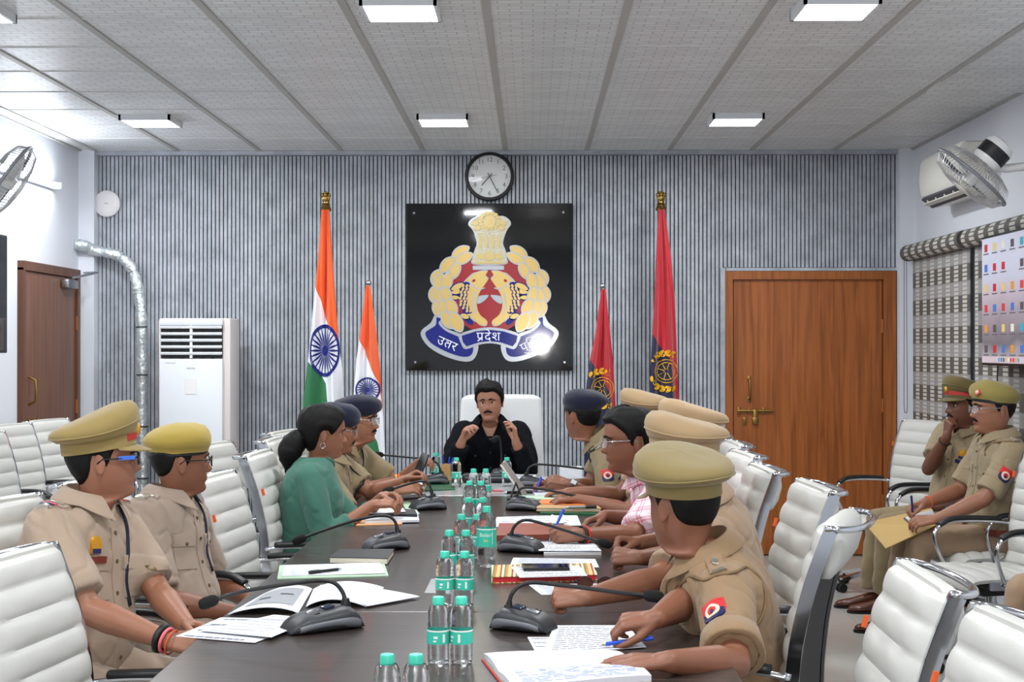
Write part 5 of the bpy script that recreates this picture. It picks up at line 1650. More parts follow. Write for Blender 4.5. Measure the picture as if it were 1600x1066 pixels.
    for p, n_ in zip(shm.v, shm.n):
        q = p - H
        f_ = noise.noise(V((q.x * 9, q.y * 9, q.z * 5)) + V((sp['hip'][1] * 7, 0, 0))) * .009 + noise.noise(V((q.x * 22 + q.z * 12, q.y * 22, q.z * 13)) + V((0, 5, 0))) * .0045
        r_ = abs(noise.noise(V((q.x * 13 + q.z * 7, q.y * 13 - q.z * 6, q.z * 10)) + V((3, 3, sp['hip'][0] * 5))))
        f_ -= max(0, .10 - r_) * .05
        new.append(p + n_ * (f_ * fold))
    shm.v = new
    bvh = BVHTree.FromPolygons(shm.v, shm.f)
    vt, vw = g('vneck', (.90, .040))
    keep = []
    for f_ in shm.f:
        c_ = sum((shm.v[i] for i in f_), V((0, 0, 0))) / len(f_)
        t_ = (c_ - H).dot(axn) / L
        d_ = c_ - (H + axn * (t_ * L))
        if t_ > vt and d_.dot(sf) > .015 and abs(d_.dot(sr)) < vw * (t_ - vt) / (1 - vt): continue
        keep.append(f_)
    shirt = part('shirt', MB().add(shm.v, keep), st, root, smooth=True, world=True)
    shirt.name = g('shirtname', 'shirt')
    npts = []
    for q in (1.0, .85, .7, .5, .3, .12, 0, -.12, -.3, -.5, -.7, -.85, -1.0):
        t_ = vt + (1 - vt) * abs(q) * .97
        hit = bvh.ray_cast(H + axn * (t_ * L) + sr * (q * vw) + sf * .3, -sf, .4)
        if hit[0]: npts.append(hit[0] + sf * .001)
    if len(npts) > 5: part('neckline', MB().tube(spline(npts, 3), .0075, 8), st, root, smooth=True, world=True)
    # trousers and shoes
    tm = g('trousermat', st)
    tb_ = MB()
    low = torso_rings(H, N, by, by, .012, g('belly', .02), sw, -.2, .12)
    tb_.loft(low)
    legs = g('legs', {})
    f0 = yawdir(by); r0 = f0.cross(V((0, 0, 1)))
    feet = []
    for side, key in ((1, 'R'), (-1, 'L')):
        hj = H + r0 * (side * .085) + V((0, 0, -.02)) + f0 * .02
        lg = legs.get(key, {})
        kn = V(lg['knee']) if 'knee' in lg else hj + f0 * .40 + r0 * (side * .05) + V((0, 0, g('kneez', .5) - hj.z))
        ft = V(lg['foot']) if 'foot' in lg else kn + f0 * .04 + V((0, 0, .09 - kn.z))
        tb_.chain([hj, hj.lerp(kn, .5), kn], [.098, .086, .068], 16)
        tb_.chain([kn, kn.lerp(ft, .35)], [.068, .066], 16)
        tb_.capsule(kn.lerp(ft, .35), ft + V((0, 0, .01)), .066, .062, 16, True, False)
        fd = V(lg.get('dir', f0)); fd.z = 0; fd.normalize()
        feet.append((ft, fd))
    trm = remesh(tb_, .013, 6, 1.0)
    trm.v = [p + n_ * (.007 * noise.noise((p - H) * 11 + V((0, H.y, 0))) + .005 * noise.noise((p - H) * 25)) for p, n_ in zip(trm.v, trm.n)]
    part('trousers', trm, tm, root, smooth=True, world=True)
    for ft, fd in feet:
        u = V((0, 0, 1)); r_ = fd.cross(u)
        rings = []
        for y_, w_, h_ in ((-.075, .022, .035), (-.07, .032, .065), (-.04, .036, .085), (.0, .036, .085), (.05, .040, .068), (.10, .045, .052), (.15, .044, .042), (.185, .034, .034), (.20, .012, .022)):
            rings.append([V((ft.x, ft.y, 0)) + fd * y_ + r_ * (x_ * w_) + u * (.006 + (z_ * .5 + .5) * h_) for x_, z_ in superell(14, 1, 1, 2.6)])
        so = part('shoe', MB().loft(rings), g('shoemat', mat('shoe_brown', (84, 44, 30), .3, coat=.3)), root, smooth=True, world=True)
        rings = [[V((ft.x, ft.y, 0)) + fd * y_ + r_ * (x_ * w_) + u * z_ for x_, z_ in ((-1, 0), (1, 0), (1, .012), (-1, .012))] for y_, w_ in ((-.08, .026), (-.04, .040), (.05, .043), (.10, .048), (.15, .047), (.19, .036), (.206, .014))]
        part('sole', MB().loft(rings), M_RUBBER, so, world=True)
    # ---------------- collar
    if g('collar', True):
        mb = MB()
        colf = g('collaropen', .5)
        cn = N + axn * .004 + sf * .008
        def cpt_(th, rad_, hgt): return cn + sr * (sin(th) * rad_) + sf * (cos(th) * rad_ * .98) + axn * hgt
        TH0 = radians(18 + 14 * colf)
        def stand(u, v):
            th = TH0 + (2 * pi - 2 * TH0) * u
            bk = (1 - cos(th)) / 2
            return cpt_(th, .073 - .004 * v, -.016 + (.026 + .024 * bk) * v)
        def fall(u, v):
            th = TH0 + (2 * pi - 2 * TH0) * u
            bk = (1 - cos(th)) / 2
            pt = max(0, 1 - min(u, 1 - u) / .13)
            top = .010 + .022 * bk
            return cpt_(th - (pt * .16 * v if u < .5 else -pt * .16 * v), .071 + .007 * min(1, v * 3) + (.034 + .026 * pt) * v, top + .004 * (v > 0) - (.036 + .034 * pt) * v * (1 + .25 * bk))
        mb.sheet(fall, 44, 6, .003, (0, 0, 1))
        part('collar', mb, st, root, smooth=50, world=True)
        part('collar_stand', MB().sheet(stand, 44, 2, .002, (0, 0, 1)), st, root, smooth=50, world=True)
    tcen = lambda t_: H * (1 - t_) ** 2 + (H + (N - H) * .5 - yawdir(by) * .02) * (2 * t_ * (1 - t_)) + N * t_ * t_
    def front(x_, t_): return tcen(t_) + sr * x_
    def lay(nm, org, nrm, right, w_, h_, m_, **kw):
        return part(nm, capped(MB(), bvh, org, nrm, right, w_, h_, **kw), m_, root, smooth=50, world=True)
    deco = g('deco', ())
    if 'placket' in deco:
        lay('placket', front(0, .45), sf, sr, .036, L * .80, st, off=.0035, nu=2, nv=14)
        for t_ in (.12, .3, .48, .66, .82):
            lay('button', front(0, t_), sf, sr, .012, .012, g('btnmat', M_KHAKI_BTN), off=.006, nu=2, nv=2, shape='disc')
    if 'pockets' in deco:
        for s in (-1, 1):
            lay('pocket', front(s * .092, .56), sf, sr, .105, .115, st, off=.0035, nu=6, nv=6, shape='point')
            lay('pocket_flap', front(s * .092, .655), sf, sr, .110, .045, st, off=.0065, nu=6, nv=3, shape='point')
            lay('button', front(s * .092, .625), sf, sr, .013, .013, g('btnmat', M_KHAKI_BTN), off=.009, nu=2, nv=2, shape='disc')
    if 'epaulette' in deco:
        for side, key in ((1, 'R'), (-1, 'L')):
            S = sh[key]
            a_ = N - axn * .01 + sr * (side * .085); b_ = S + axn * .04 + sr * (side * .01)
            mid = (a_ + b_) / 2; al = (b_ - a_).normalized()
            nn = (axn - al * axn.dot(al)).normalized()
            lay('shoulder_strap', mid, nn, al, .115, .045, st, off=.006, nu=8, nv=4)
            ec = g('epcol')
            if ec:
                lay('rank_slide', mid + al * .028, nn, al, .016, .044, M_BRED, off=.0085, nu=2, nv=4)
                lay('rank_slide', mid + al * .042, nn, al, .010, .044, M_BNAVY, off=.0085, nu=2, nv=4)
            for q in g('stars', (-.02, .008)):
                lay('rank_star', mid + al * q, nn, al, .020, .020, M_SILV, off=.0105, nu=2, nv=2, shape='disc')
            lay('shoulder_title', mid + al * .056, nn, al, .010, .036, M_SILV, off=.0095, nu=2, nv=4)
    for key in g('sleevebadge', ''):
        side = 1 if key == 'R' else -1
        S, El, W = armpts[key]
        al = (El - S).normalized()
        out = sr * side + sf * g('badgefwd', 0.0) + V(g('badgedir', (0, 0, 0)))
        out = (out - al * out.dot(al)).normalized()
        c = S.lerp(El, g('badgepos', .48))
        rt = out.cross(-al) * 1.0
        rt = (-al).cross(out)
        lay('sleeve_badge', c, out, rt, .066, .072, M_BRED, off=.004, nu=8, nv=8, shape='shield')
        lay('sleeve_badge_lower', c + al * .018, out, rt, .062, .036, M_BNAVY, off=.0055, nu=8, nv=6, shape='shield')
        lay('sleeve_badge_disc', c + al * .004, out, rt, .044, .044, M_BCREAM, off=.0075, nu=8, nv=8, shape='disc')
        lay('sleeve_badge_mark', c + al * .004, out, rt, .026, .026, M_BRED, off=.009, nu=4, nv=4, shape='disc')
        lay('sleeve_badge_mark', c + al * .010, out, rt, .012, .016, M_BNAVY, off=.0105, nu=4, nv=4, shape='disc')
    if g('chestbadge'):
        s = g('chestbadge')
        lay('chest_badge', front(s * .092, .76), sf, sr, .034, .050, M_BGOLD, off=.008, nu=4, nv=6, shape='shield')
        lay('chest_badge_base', front(s * .092, .725), sf, sr, .030, .014, M_BNAVY, off=.009, nu=4, nv=2)
        lay('name_plate', front(s * .092, .675), sf, sr, .070, .020, g('platemat', mat('name_plate_maroon', (110, 44, 30), .4)), off=.0105, nu=6, nv=2)
        if g('ribbonbar'): lay('ribbon_bar', front(-s * .085, .70), sf, sr, .030, .020, M_BCREAM, off=.0105, nu=6, nv=2)
    if g('cuffs'):
        for key in 'LR':
            S, El, W = armpts[key]
            al = (El - S).normalized()
            e = S.lerp(El, slv); ex = .050 * asc + g('slgrow', .017) + .009
            c0 = e - al * .058
            pts = [(c0, ex - .006), (c0 + al * .004, ex + .001), (e - al * .002, ex + .004), (e + al * .004, ex), (e + al * .002, ex - .012)]
            u = V((0, 0, 1)) if abs(al.z) < .9 else V((1, 0, 0)); aa = (u - al * u.dot(al)).normalized(); bb = al.cross(aa)
            mb = MB().loft([[c + aa * (r_ * cos(2 * pi * k / 24)) + bb * (r_ * sin(2 * pi * k / 24)) for k in range(24)] for c, r_ in pts], False)
            mb.v = [p + V((noise.noise(p * 30), noise.noise(p * 30 + V((4, 0, 0))), noise.noise(p * 30 + V((0, 4, 0))))) * .004 for p in mb.v]
            part('sleeve_cuff', mb, st, root, smooth=True, world=True)
    def bracelet(key, m_, frac, r_=.0046, rad_=.0315):
        S, El, W = armpts[key]; al = (W - El).normalized()
        c = W - al * frac
        u = V((0, 0, 1)) if abs(al.z) < .9 else V((1, 0, 0)); aa = (u - al * u.dot(al)).normalized(); bb = al.cross(aa)
        part('wrist_band', MB().tube([c + aa * (rad_ * cos(2 * pi * k / 20)) + bb * (rad_ * sin(2 * pi * k / 20)) for k in range(20)], r_, 6, closed=True), m_, root, smooth=True, world=True)
    for br_ in g('bands', ()): bracelet(*br_)
    if g('watch'):
        key = g('watch'); S, El, W = armpts[key]; al = (W - El).normalized()
        c = W - al * .02; nn = V(g('watchn', (0, -.5, 1))); nn = (nn - al * nn.dot(al)).normalized(); bb = al.cross(nn)
        wo = part('watch_strap', MB().tube([c + nn * (.0315 * cos(2 * pi * k / 20)) + bb * (.0315 * sin(2 * pi * k / 20)) for k in range(20)], .004, 6, closed=True, flat=(.004, .010)), mat('watch_strap_brown', (60, 34, 24), .5), root, smooth=True, world=True)
        part('watch_case', MB().rbox(c + nn * .034, (.034, .030, .008), .003, Matrix((al, bb, nn)).transposed()), M_STEEL, wo, smooth=40, world=True)
        part('watch_dial', MB().rbox(c + nn * .0385, (.028, .024, .002), .0008, Matrix((al, bb, nn)).transposed()), M_PAPER, wo, world=True)
    if g('belt'):
        rb = torso_rings(H, N, by, sy, .016, g('belly', .02), sw, .05, .25)
        # belt ring at the waist
        r1 = torso_rings(H, N, by, sy, .017, g('belly', .02), sw, .07, .09)[0]
        mb = MB().loft([[p + axn * o for p in r1] for o in (-.018, .018)], False)
        part('belt', mb, g('belt'), root, smooth=True, world=True)
    if g('cordmat'):
        # lanyard cord looped around the shoulder
        key = g('cordside', 'R'); side = 1 if key == 'R' else -1
        S = sh[key]
        pts = []
        for q in np.linspace(0, 1, 16):
            th = radians(-70 + 250 * q)
            o = S + sf * (cos(th) * .16) * -1 + axn * (sin(th) * .11)
            o = S + (-sf) * (.11 * cos(th)) + axn * (-.02 + .09 * sin(th)) + sr * (side * .2)
            hit = bvh.ray_cast(o, -sr * side, .5)
            if hit[0]: pts.append(hit[0] + sr * side * .004)
        if len(pts) > 4:
            part('lanyard_cord', MB().tube(spline(pts, 3), .005, 6), sp['cordmat'], root, smooth=True, world=True)
    if g('strap'):
        # cross strap / lanyard running down the chest
        pts = []
        for t_, x_ in ((.97, .07), (.88, .075), (.78, .07), (.66, .06), (.54, .05), (.40, .06)):
            hit = bvh.ray_cast(front(x_ * g('strapside', 1), t_) + sf * .4, -sf, .6)
            if hit[0]: pts.append(hit[0] + sf * .004)
        part('whistle_lanyard', MB().tube(spline(pts, 4), .006, 6, flat=(.003, .008)), mat('lanyard_navy', (22, 26, 44), .7), root, smooth=True, world=True)
    return dict(root=root, arms=armpts, tips=ftips, N=N, axn=axn, sf=sf, sr=sr, bvh=bvh, H=H, HM=HM)
# ---------------------------------------------------------------- the people of the meeting
K1 = cloth_mat('uniform_light_khaki', (160, 140, 122))
K2 = cloth_mat('uniform_pale_khaki', (158, 140, 125))
K3 = cloth_mat('uniform_tan', (140, 114, 86))
K4 = cloth_mat('uniform_sand', (156, 131, 107))
K5 = cloth_mat('uniform_olive_khaki', (138, 122, 93))
K6 = cloth_mat('uniform_khaki_wall', (146, 130, 103))
M_BLK_SHIRT = mat('black_shirt', (10, 11, 17), .85, spec=.15, var=.1, bump=.1, bscale=500)
M_GREEN = cloth_mat('green_kurta', (60, 104, 90), .14)
M_DARKTR = cloth_mat('dark_trousers', (30, 30, 36))
def plaid():
    m = mat('pink_check_shirt', (236, 196, 204), .75, spec=.25)
    nt = m.node_tree; b = bsdf(m)
    g_ = nd(nt, 'ShaderNodeNewGeometry'); mp_ = nd(nt, 'ShaderNodeMapping'); mp_.inputs['Rotation'].default_value = (.35, .2, .5)
    nt.links.new(g_.outputs['Position'], mp_.inputs['Vector']); sp_ = nd(nt, 'ShaderNodeSeparateXYZ'); nt.links.new(mp_.outputs['Vector'], sp_.inputs[0])
    def mth(op, a, bb):
        n = nd(nt, 'ShaderNodeMath', operation=op)
        for i_, v in enumerate((a, bb)):
            if isinstance(v, (int, float)): n.inputs[i_].default_value = v
            elif v is not None: nt.links.new(v, n.inputs[i_])
        return n.outputs[0]
    tot = None
    for ax_, f_ in (('X', 20.0), ('Z', 20.0)):
        fr = mth('FRACT', mth('MULTIPLY', sp_.outputs[ax_], f_), None)
        l1 = mth('LESS_THAN', fr, .14); l2 = mth('MULTIPLY', mth('COMPARE', fr, .42), 1.0)
        n2 = nd(nt, 'ShaderNodeMath', operation='COMPARE'); nt.links.new(fr, n2.inputs[0]); n2.inputs[1].default_value = .32; n2.inputs[2].default_value = .05
        l = mth('MAXIMUM', l1, n2.outputs[0])
        tot = l if tot is None else mth('ADD', tot, l)
    cr_ = nd(nt, 'ShaderNodeValToRGB'); e_ = cr_.color_ramp.elements
    e_[0].color = lin((236, 212, 220)); e_[1].color = lin((214, 110, 134)); x_ = e_.new(.5); x_.color = lin((230, 160, 176))
    n3 = mth('MULTIPLY', tot, .5); nt.links.new(n3, cr_.inputs['Fac']); nt.links.new(cr_.outputs['Color'], b.inputs['Base Color'])
    return m
M_PLAID = plaid()
M_BRN = mat('belt_brown', (110, 40, 26), .4)
M_ORANGE = mat('thread_orange', (226, 90, 40), .6); M_PINK = mat('thread_pink', (230, 110, 120), .6); M_REDT = mat('thread_red', (206, 50, 40), .6); M_YELT = mat('thread_yellow', (232, 180, 40), .6)
UNI = ('placket', 'pockets', 'epaulette')
CAST = {}
SHORT = [(0, .074), (30, .077), (50, .067), (64, .050), (74, .032), (80, .004), (86, -.010), (91, .020), (104, .022), (111, -.006), (125, -.030), (150, -.044), (180, -.048)]

CAST['p1'] = person(dict(label='officer in peaked cap and blue-templed glasses seated nearest the camera at left', head=(160, 720, 4.32), hs=1.0, hip=(-1.385, 4.30), by=-112, sy=-108, hy=-66, hp=2,
    R=dict(w=P(258, 1000, 3.98), d=(.9, -.15, -.05), n=(.1, -.6, .7), hint=(-.8, -.1, -1), pose='cup'),
    L=dict(w=P(292, 978, 4.16), d=(.8, -.6, -.1), n=(.3, .6, .6), hint=(.2, .5, -1), pose='cup'),
    cap=('peak', (146, 126, 78)), bandcol=True, bandspan=48, captilt=2, capup=.010, hairthick=.007, glasses='blue', shirtmat=K1, trousermat=K1, deco=UNI, chestbadge=1, epcol=True, near=True, belly=.045, sw=1.08, moustache=False,
    bands=(('R', M_BLACK, .012, .010, .033), ('R', M_PINK, -.004, .005, .033), ('R', M_ORANGE, -.022, .0025, .034)), strap=True, strapside=-1, sleeve=.84))
CAST['p2'] = person(dict(label='officer in yellowish beret and black glasses, second from the camera at left', head=(282, 722, 5.10), hs=1.0, hip=(-1.30, 5.06), by=-108, sy=-102, hy=-60, hp=0, skin='b',
    R=dict(w=P(368, 958, 4.92), d=(1, .1, 0), n=(0, -.4, .8), hint=(-.3, -.4, -1), pose='relaxed'),
    L=dict(w=P(388, 938, 5.2), d=(.9, -.4, 0), n=(0, .3, .8), hint=(.2, .5, -1), pose='relaxed'),
    cap=('beret', (170, 147, 70)), droop=.3, captilt=-2, capbadge=False, beretsize=.97, glasses='black', shirtmat=K2, trousermat=K2, deco=UNI, near=True, belly=.06, sw=1.08, strap=True, strapside=-1, hairline=SHORT, hairthick=.005, sleeve=.86))
CAST['p3'] = person(dict(label='woman in green kurta with black ponytail and hoop earrings', head=(506, 678, 6.48), hs=.95, hip=(-.99, 6.42), by=-86, hy=-70, hp=-4, skin='a',
    R=dict(w=P(582, 789, 6.30), d=(.9, .2, .1), n=(0, -.3, 1), hint=(-.6, -.3, -1), pose='cup'),
    L=dict(w=P(598, 776, 6.42), d=(.8, -.5, .1), n=(.3, .3, 1), hint=(-.2, .6, -1), pose='cup'),
    shirtmat=M_GREEN, trousermat=M_GREEN, shirtname='kurta', collar=False, ponytail=True, earring=True, sleeve=1.55, hairthick=.022, hairline=[(0, .080), (25, .076), (45, .058), (62, .025), (74, .0), (84, .020), (98, .012), (110, -.035), (135, -.075), (180, -.085)], belly=.015, sw=.86, bust=.03, arm=.86, slgrow=.012, vneck=(.93, .05), fold=.7, hand=.92, near=True, neck=.86))
CAST['p4'] = person(dict(label='officer in navy beret and glasses half hidden behind the woman in green', head=(526, 672, 7.24), hip=(-1.06, 7.34), by=-92, hy=-82, hp=-8, skin='a',
    R=dict(w=P(618, 768, 7.06), d=(.9, .3, .2), n=(0, -.5, .8), hint=(-.4, -.3, -1), pose='relaxed'),
    L=dict(w=P(632, 752, 7.2), d=(.8, -.2, .4), n=(-.2, .5, .7), hint=(-.2, .6, -1), pose='pinch'),
    cap=('beret', (24, 28, 50)), droop=-1, captilt=-6, capbadge=True, badgex=-.03, glasses='metal', moustache=True, shirtmat=K5, trousermat=K5, deco=('epaulette', 'placket'), strap=True, strapside=-1, belly=.04, belt=M_BRN))
CAST['p5'] = person(dict(label='moustached officer in navy beret facing the table at far left', head=(560, 658, 7.86), hs=1.04, hip=(-1.16, 7.92), by=-112, hy=-104, hp=0, skin='a',
    R=dict(w=P(630, 750, 7.62), d=(.9, .2, .2), n=(0, -.5, .8), hint=(-.3, -.4, -1), pose='cup'),
    L=dict(w=P(654, 724, 7.86), d=(.7, -.6, .2), n=(.3, .4, .7), hint=(.3, .5, -1), pose='cup'),
    cap=('beret', (22, 26, 46)), droop=-1, captilt=-4, capbadge=False, beretsize=1.08, glasses='metal', moustache=True, shirtmat=K5, trousermat=K5, deco=UNI, chestbadge=1, platemat=M_BLACK, ribbonbar=True, strap=True, strapside=-1,
    bands=(('R', M_ORANGE, .015, .006, .033), ('R', M_YELT, .03, .006, .034)), belly=.05, sw=1.08))
CAST['p6'] = person(dict(label='man in black shirt gesturing with both hands at the head of the table', head=(765, 629, 8.92), hs=.985, hip=(-.25, 9.08), by=180, hy=172, hp=-3, hr=3, skin='c',
    R=dict(w=P(722, 690, 8.68), d=(.30, -.30, .9), n=(-.75, .35, .35), hint=(-.35, .3, -1), pose='pinch'),
    L=dict(w=P(806, 692, 8.66), d=(-.08, -.10, 1), n=(.9, .2, .1), hint=(.35, .3, -1), pose='cup'),
    shirtmat=M_BLK_SHIRT, trousermat=M_DARKTR, sleeve=1.86, deco=('placket', 'pockets'), btnmat=mat('button_grey', (58, 60, 66), .4), collaropen=1.8, vneck=(.74, .062), hairvol=.020, hairthick=.015, hairline=[(0, .070), (25, .073), (45, .064), (60, .046), (72, .028), (80, .0), (86, -.014), (91, .020), (104, .022), (111, -.020), (130, -.052), (180, -.066)], moustache=True, belly=.02, sw=1.1, near=True))
CAST['p7'] = person(dict(label='officer in navy beret on the right turning away towards the man in black', head=(909, 650, 7.72), hs=1.04, hip=(.66, 7.80), by=82, hy=38, hp=0, skin='b',
    L=dict(w=P(888, 756, 7.42), d=(-.9, .3, .25), n=(.2, -.5, .8), hint=(.5, -.5, -1), pose='cup'),
    R=dict(w=P(866, 762, 7.72), d=(-.8, -.2, .2), n=(0, .4, .8), hint=(.4, .6, -1), pose='pen'),
    cap=('beret', (22, 26, 46)), droop=1, captilt=-2, capbadge=False, glasses=None, shirtmat=K5, trousermat=K5, deco=('epaulette', 'placket'), sleevebadge='L', badgefwd=-.15, cordmat=mat('lanyard_navy', (22, 26, 44), .7), cordside='L', watch='L', watchn=(.2, -.8, .6), belly=.03, sw=1.06, hairline=SHORT, hairthick=.006))
CAST['p8'] = person(dict(label='officer in sand-coloured peaked cap hidden behind the man in pink check', head=(1006, 658, 7.08), hip=(.73, 7.10), by=86, hy=76, hp=0, skin='b',
    L=dict(w=(.22, 6.86, .80), pose='relaxed', d=(-1, .1, 0), hint=(.5, -.5, -1)), R=dict(w=(.20, 7.2, .80), pose='relaxed', d=(-1, -.1, 0), hint=(.5, .5, -1)),
    cap=('peak', (164, 138, 104)), capbadge=False, captilt=-2, shirtmat=K4, trousermat=K4, deco=('epaulette', 'placket'), hairline=SHORT, hairthick=.006))
CAST['p9'] = person(dict(label='man in pink checked shirt and thin glasses writing with a blue pen', head=(984, 690, 6.02), hs=1.08, hip=(.68, 6.30), by=88, hy=94, hp=-4, skin='b',
    L=dict(w=PZ(908, 836, .80), d=(-.9, .0, .05), n=(.2, -.75, .6), hint=(0, -.8, -.6), pose='pen'),
    R=dict(w=P(946, 806, 6.16), d=(-.8, -.3, -.2), n=(0, .2, 1), hint=(.5, .6, -1), pose='cup'),
    glasses='metal', shirtmat=M_PLAID, trousermat=M_DARKTR, deco=('placket',), btnmat=M_PAPER, near=True, sleeve=.82, hairthick=.014, hairvol=.010, belly=.05, sw=1.04,
    bands=(('L', M_BLACK, .004, .005, .032), ('L', M_REDT, .018, .004, .033))))
CAST['p10'] = person(dict(label='officer in sand-coloured peaked cap with clasped hands, third from the camera on the right', head=(1076, 690, 5.50), hip=(.64, 5.58), by=84, hy=82, hp=0, skin='b',
    L=dict(w=PZ(1000, 872, .80), d=(-.9, .25, .05), n=(.2, -.6, .7), hint=(.2, -.8, -.7), pose='fist'),
    R=dict(w=PZ(1000, 848, .80), d=(-.9, -.2, .1), n=(.2, .4, .8), hint=(.5, .5, -1), pose='fist'),
    cap=('peak', (168, 140, 106)), capbadge=False, captilt=0, flare=1.0, shirtmat=K4, trousermat=K4, deco=('epaulette', 'placket', 'pockets'), sleevebadge='L', badgefwd=.5, near=True, belly=.05, sw=1.06, hairline=SHORT, hairthick=.006, sleeve=.88))
CAST['p11'] = person(dict(label='officer in sand-coloured peaked cap with fist on table, second from the camera on the right', head=(1066, 722, 4.58), hip=(.66, 4.70), by=84, hy=80, hp=-2, skin='a',
    L=dict(w=PZ(896, 944, .80), d=(-.95, .15, .02), n=(.1, -.6, .75), hint=(.2, -.8, -.6), pose='fist'),
    R=dict(w=(.36, 4.86, .64), d=(-.9, -.3, 0), n=(0, .1, 1), hint=(.5, .6, -1), pose='relaxed'),
    cap=('peak', (166, 140, 106)), capbadge=False, captilt=0, shirtmat=K4, trousermat=K4, deco=('epaulette', 'placket', 'pockets'), near=True, belly=.05, sw=1.08, hairline=SHORT, hairthick=.006, sleeve=.86))
CAST['p12'] = person(dict(label='officer in olive-khaki peaked cap leaning on the table nearest the camera at right', head=(1066, 790, 3.98), hs=1.05, hip=(.60, 4.06), by=80, sy=90, hy=34, hp=-2, skin='b',
    L=dict(w=PZ(1046, 1034, .785), d=(-.95, .12, -.03), n=(.05, -.15, 1), hint=(.7, -.5, -.8), pose='flat'),
    R=dict(w=PZ(1008, 990, .805), d=(-.95, -.05, -.08), n=(.0, -.35, .9), hint=(.4, .6, -1), pose='pen'),
    cap=('peak', (128, 112, 72)), capbadge=False, captilt=0, caproll=-6, flare=1.04, shirtmat=K3, trousermat=K3, deco=('epaulette', 'placket', 'pockets'), stars=(-.03, -.008, .014), sleevebadge='L', badgefwd=.25, cuffs=True, near=True, hairline=SHORT, hairthick=.006, belly=.04, sw=1.12, sleeve=.86, arm=1.04, cordmat=mat('lanyard_khaki', (120, 96, 66), .7), cordside='L'))
CAST['p13'] = person(dict(label='officer in olive peaked cap with red band resting chin on hand by the blind', head=(1506, 634, 8.12), hs=1.02, hip=(2.46, 8.28), by=116, hy=104, hp=-2, skin='d',
    R=dict(w=P(1479, 684, 8.02), d=(.12, -.10, 1), n=(-.8, -.2, .1), hint=(-.6, -.3, -1), pose='fist'),
    L=dict(w=(2.22, 7.98, .64), d=(-1, .1, -.1), n=(0, 0, 1), hint=(.3, -.5, -1), pose='relaxed'),
    cap=('peak', (104, 92, 54)), bandcol=True, capbadge=True, captilt=4, moustache=True, shirtmat=K6, trousermat=K5, deco=UNI, chestbadge=-1, platemat=M_BNAVY, belly=.05, belt=M_BRN, hairline=SHORT, hairthick=.008,
    bands=(('R', M_BLACK, .03, .004, .031),), sleeve=.7,
    legs=dict(R=dict(knee=(2.02, 8.42, .52), foot=(1.98, 8.46, .10), dir=(-1, .05, 0)), L=dict(knee=(2.02, 8.2, .52), foot=(2.02, 8.30, .10), dir=(-1, .0, 0)))))
CAST['p14'] = person(dict(label='officer in khaki beret writing on a pad over a brown folder by the right wall', head=(1551, 640, 7.45), hs=1.06, hip=(2.42, 7.50), by=94, hy=95, hp=0, skin='a',
    L=dict(w=P(1462, 812, 7.26), d=(-.95, .2, -.1), n=(.1, -.5, .8), hint=(.4, -.6, -1), pose='cup'),
    R=dict(w=P(1446, 786, 7.52), d=(-.9, -.2, -.2), n=(-.1, .3, .9), hint=(.3, .6, -1), pose='pen'),
    cap=('beret', (142, 128, 72)), droop=1, captilt=4, badgex=-.045, glasses='metal', moustache=True, shirtmat=K6, trousermat=K4, deco=UNI, sleevebadge='L', badgefwd=.1, near=True, belly=.05, sw=1.06, belt=M_BRN, cordmat=mat('lanyard_khaki', (120, 96, 66), .7), cordside='L', hairline=SHORT, hairthick=.007, sleeve=.86,
    bands=(('R', M_ORANGE, .02, .003, .030),),
    legs=dict(L=dict(knee=(1.98, 7.38, .53), foot=(1.94, 7.46, .10), dir=(-1, .12, 0)), R=dict(knee=(1.98, 7.64, .53), foot=(1.93, 7.72, .10), dir=(-1, .1, 0)))))
CAST['p15'] = person(dict(label='khaki-clad person cut off by the right edge with only a knee showing', head=(1760, 640, 6.0), hip=(2.50, 6.0), by=90, hy=92, hp=0, skin='a',
    L=dict(w=(2.46, 5.84, .66), d=(-.8, .6, -.1), pose='relaxed', hint=(.4, -.6, -1)), R=dict(w=(2.46, 6.16, .66), d=(-.8, -.6, -.1), pose='relaxed', hint=(.3, .6, -1)),
    cap=('beret', (142, 128, 72)), shirtmat=K6, trousermat=K4, deco=('placket',)))
# ================================================================== ON THE TABLE
Z0 = TZ + 0.0006
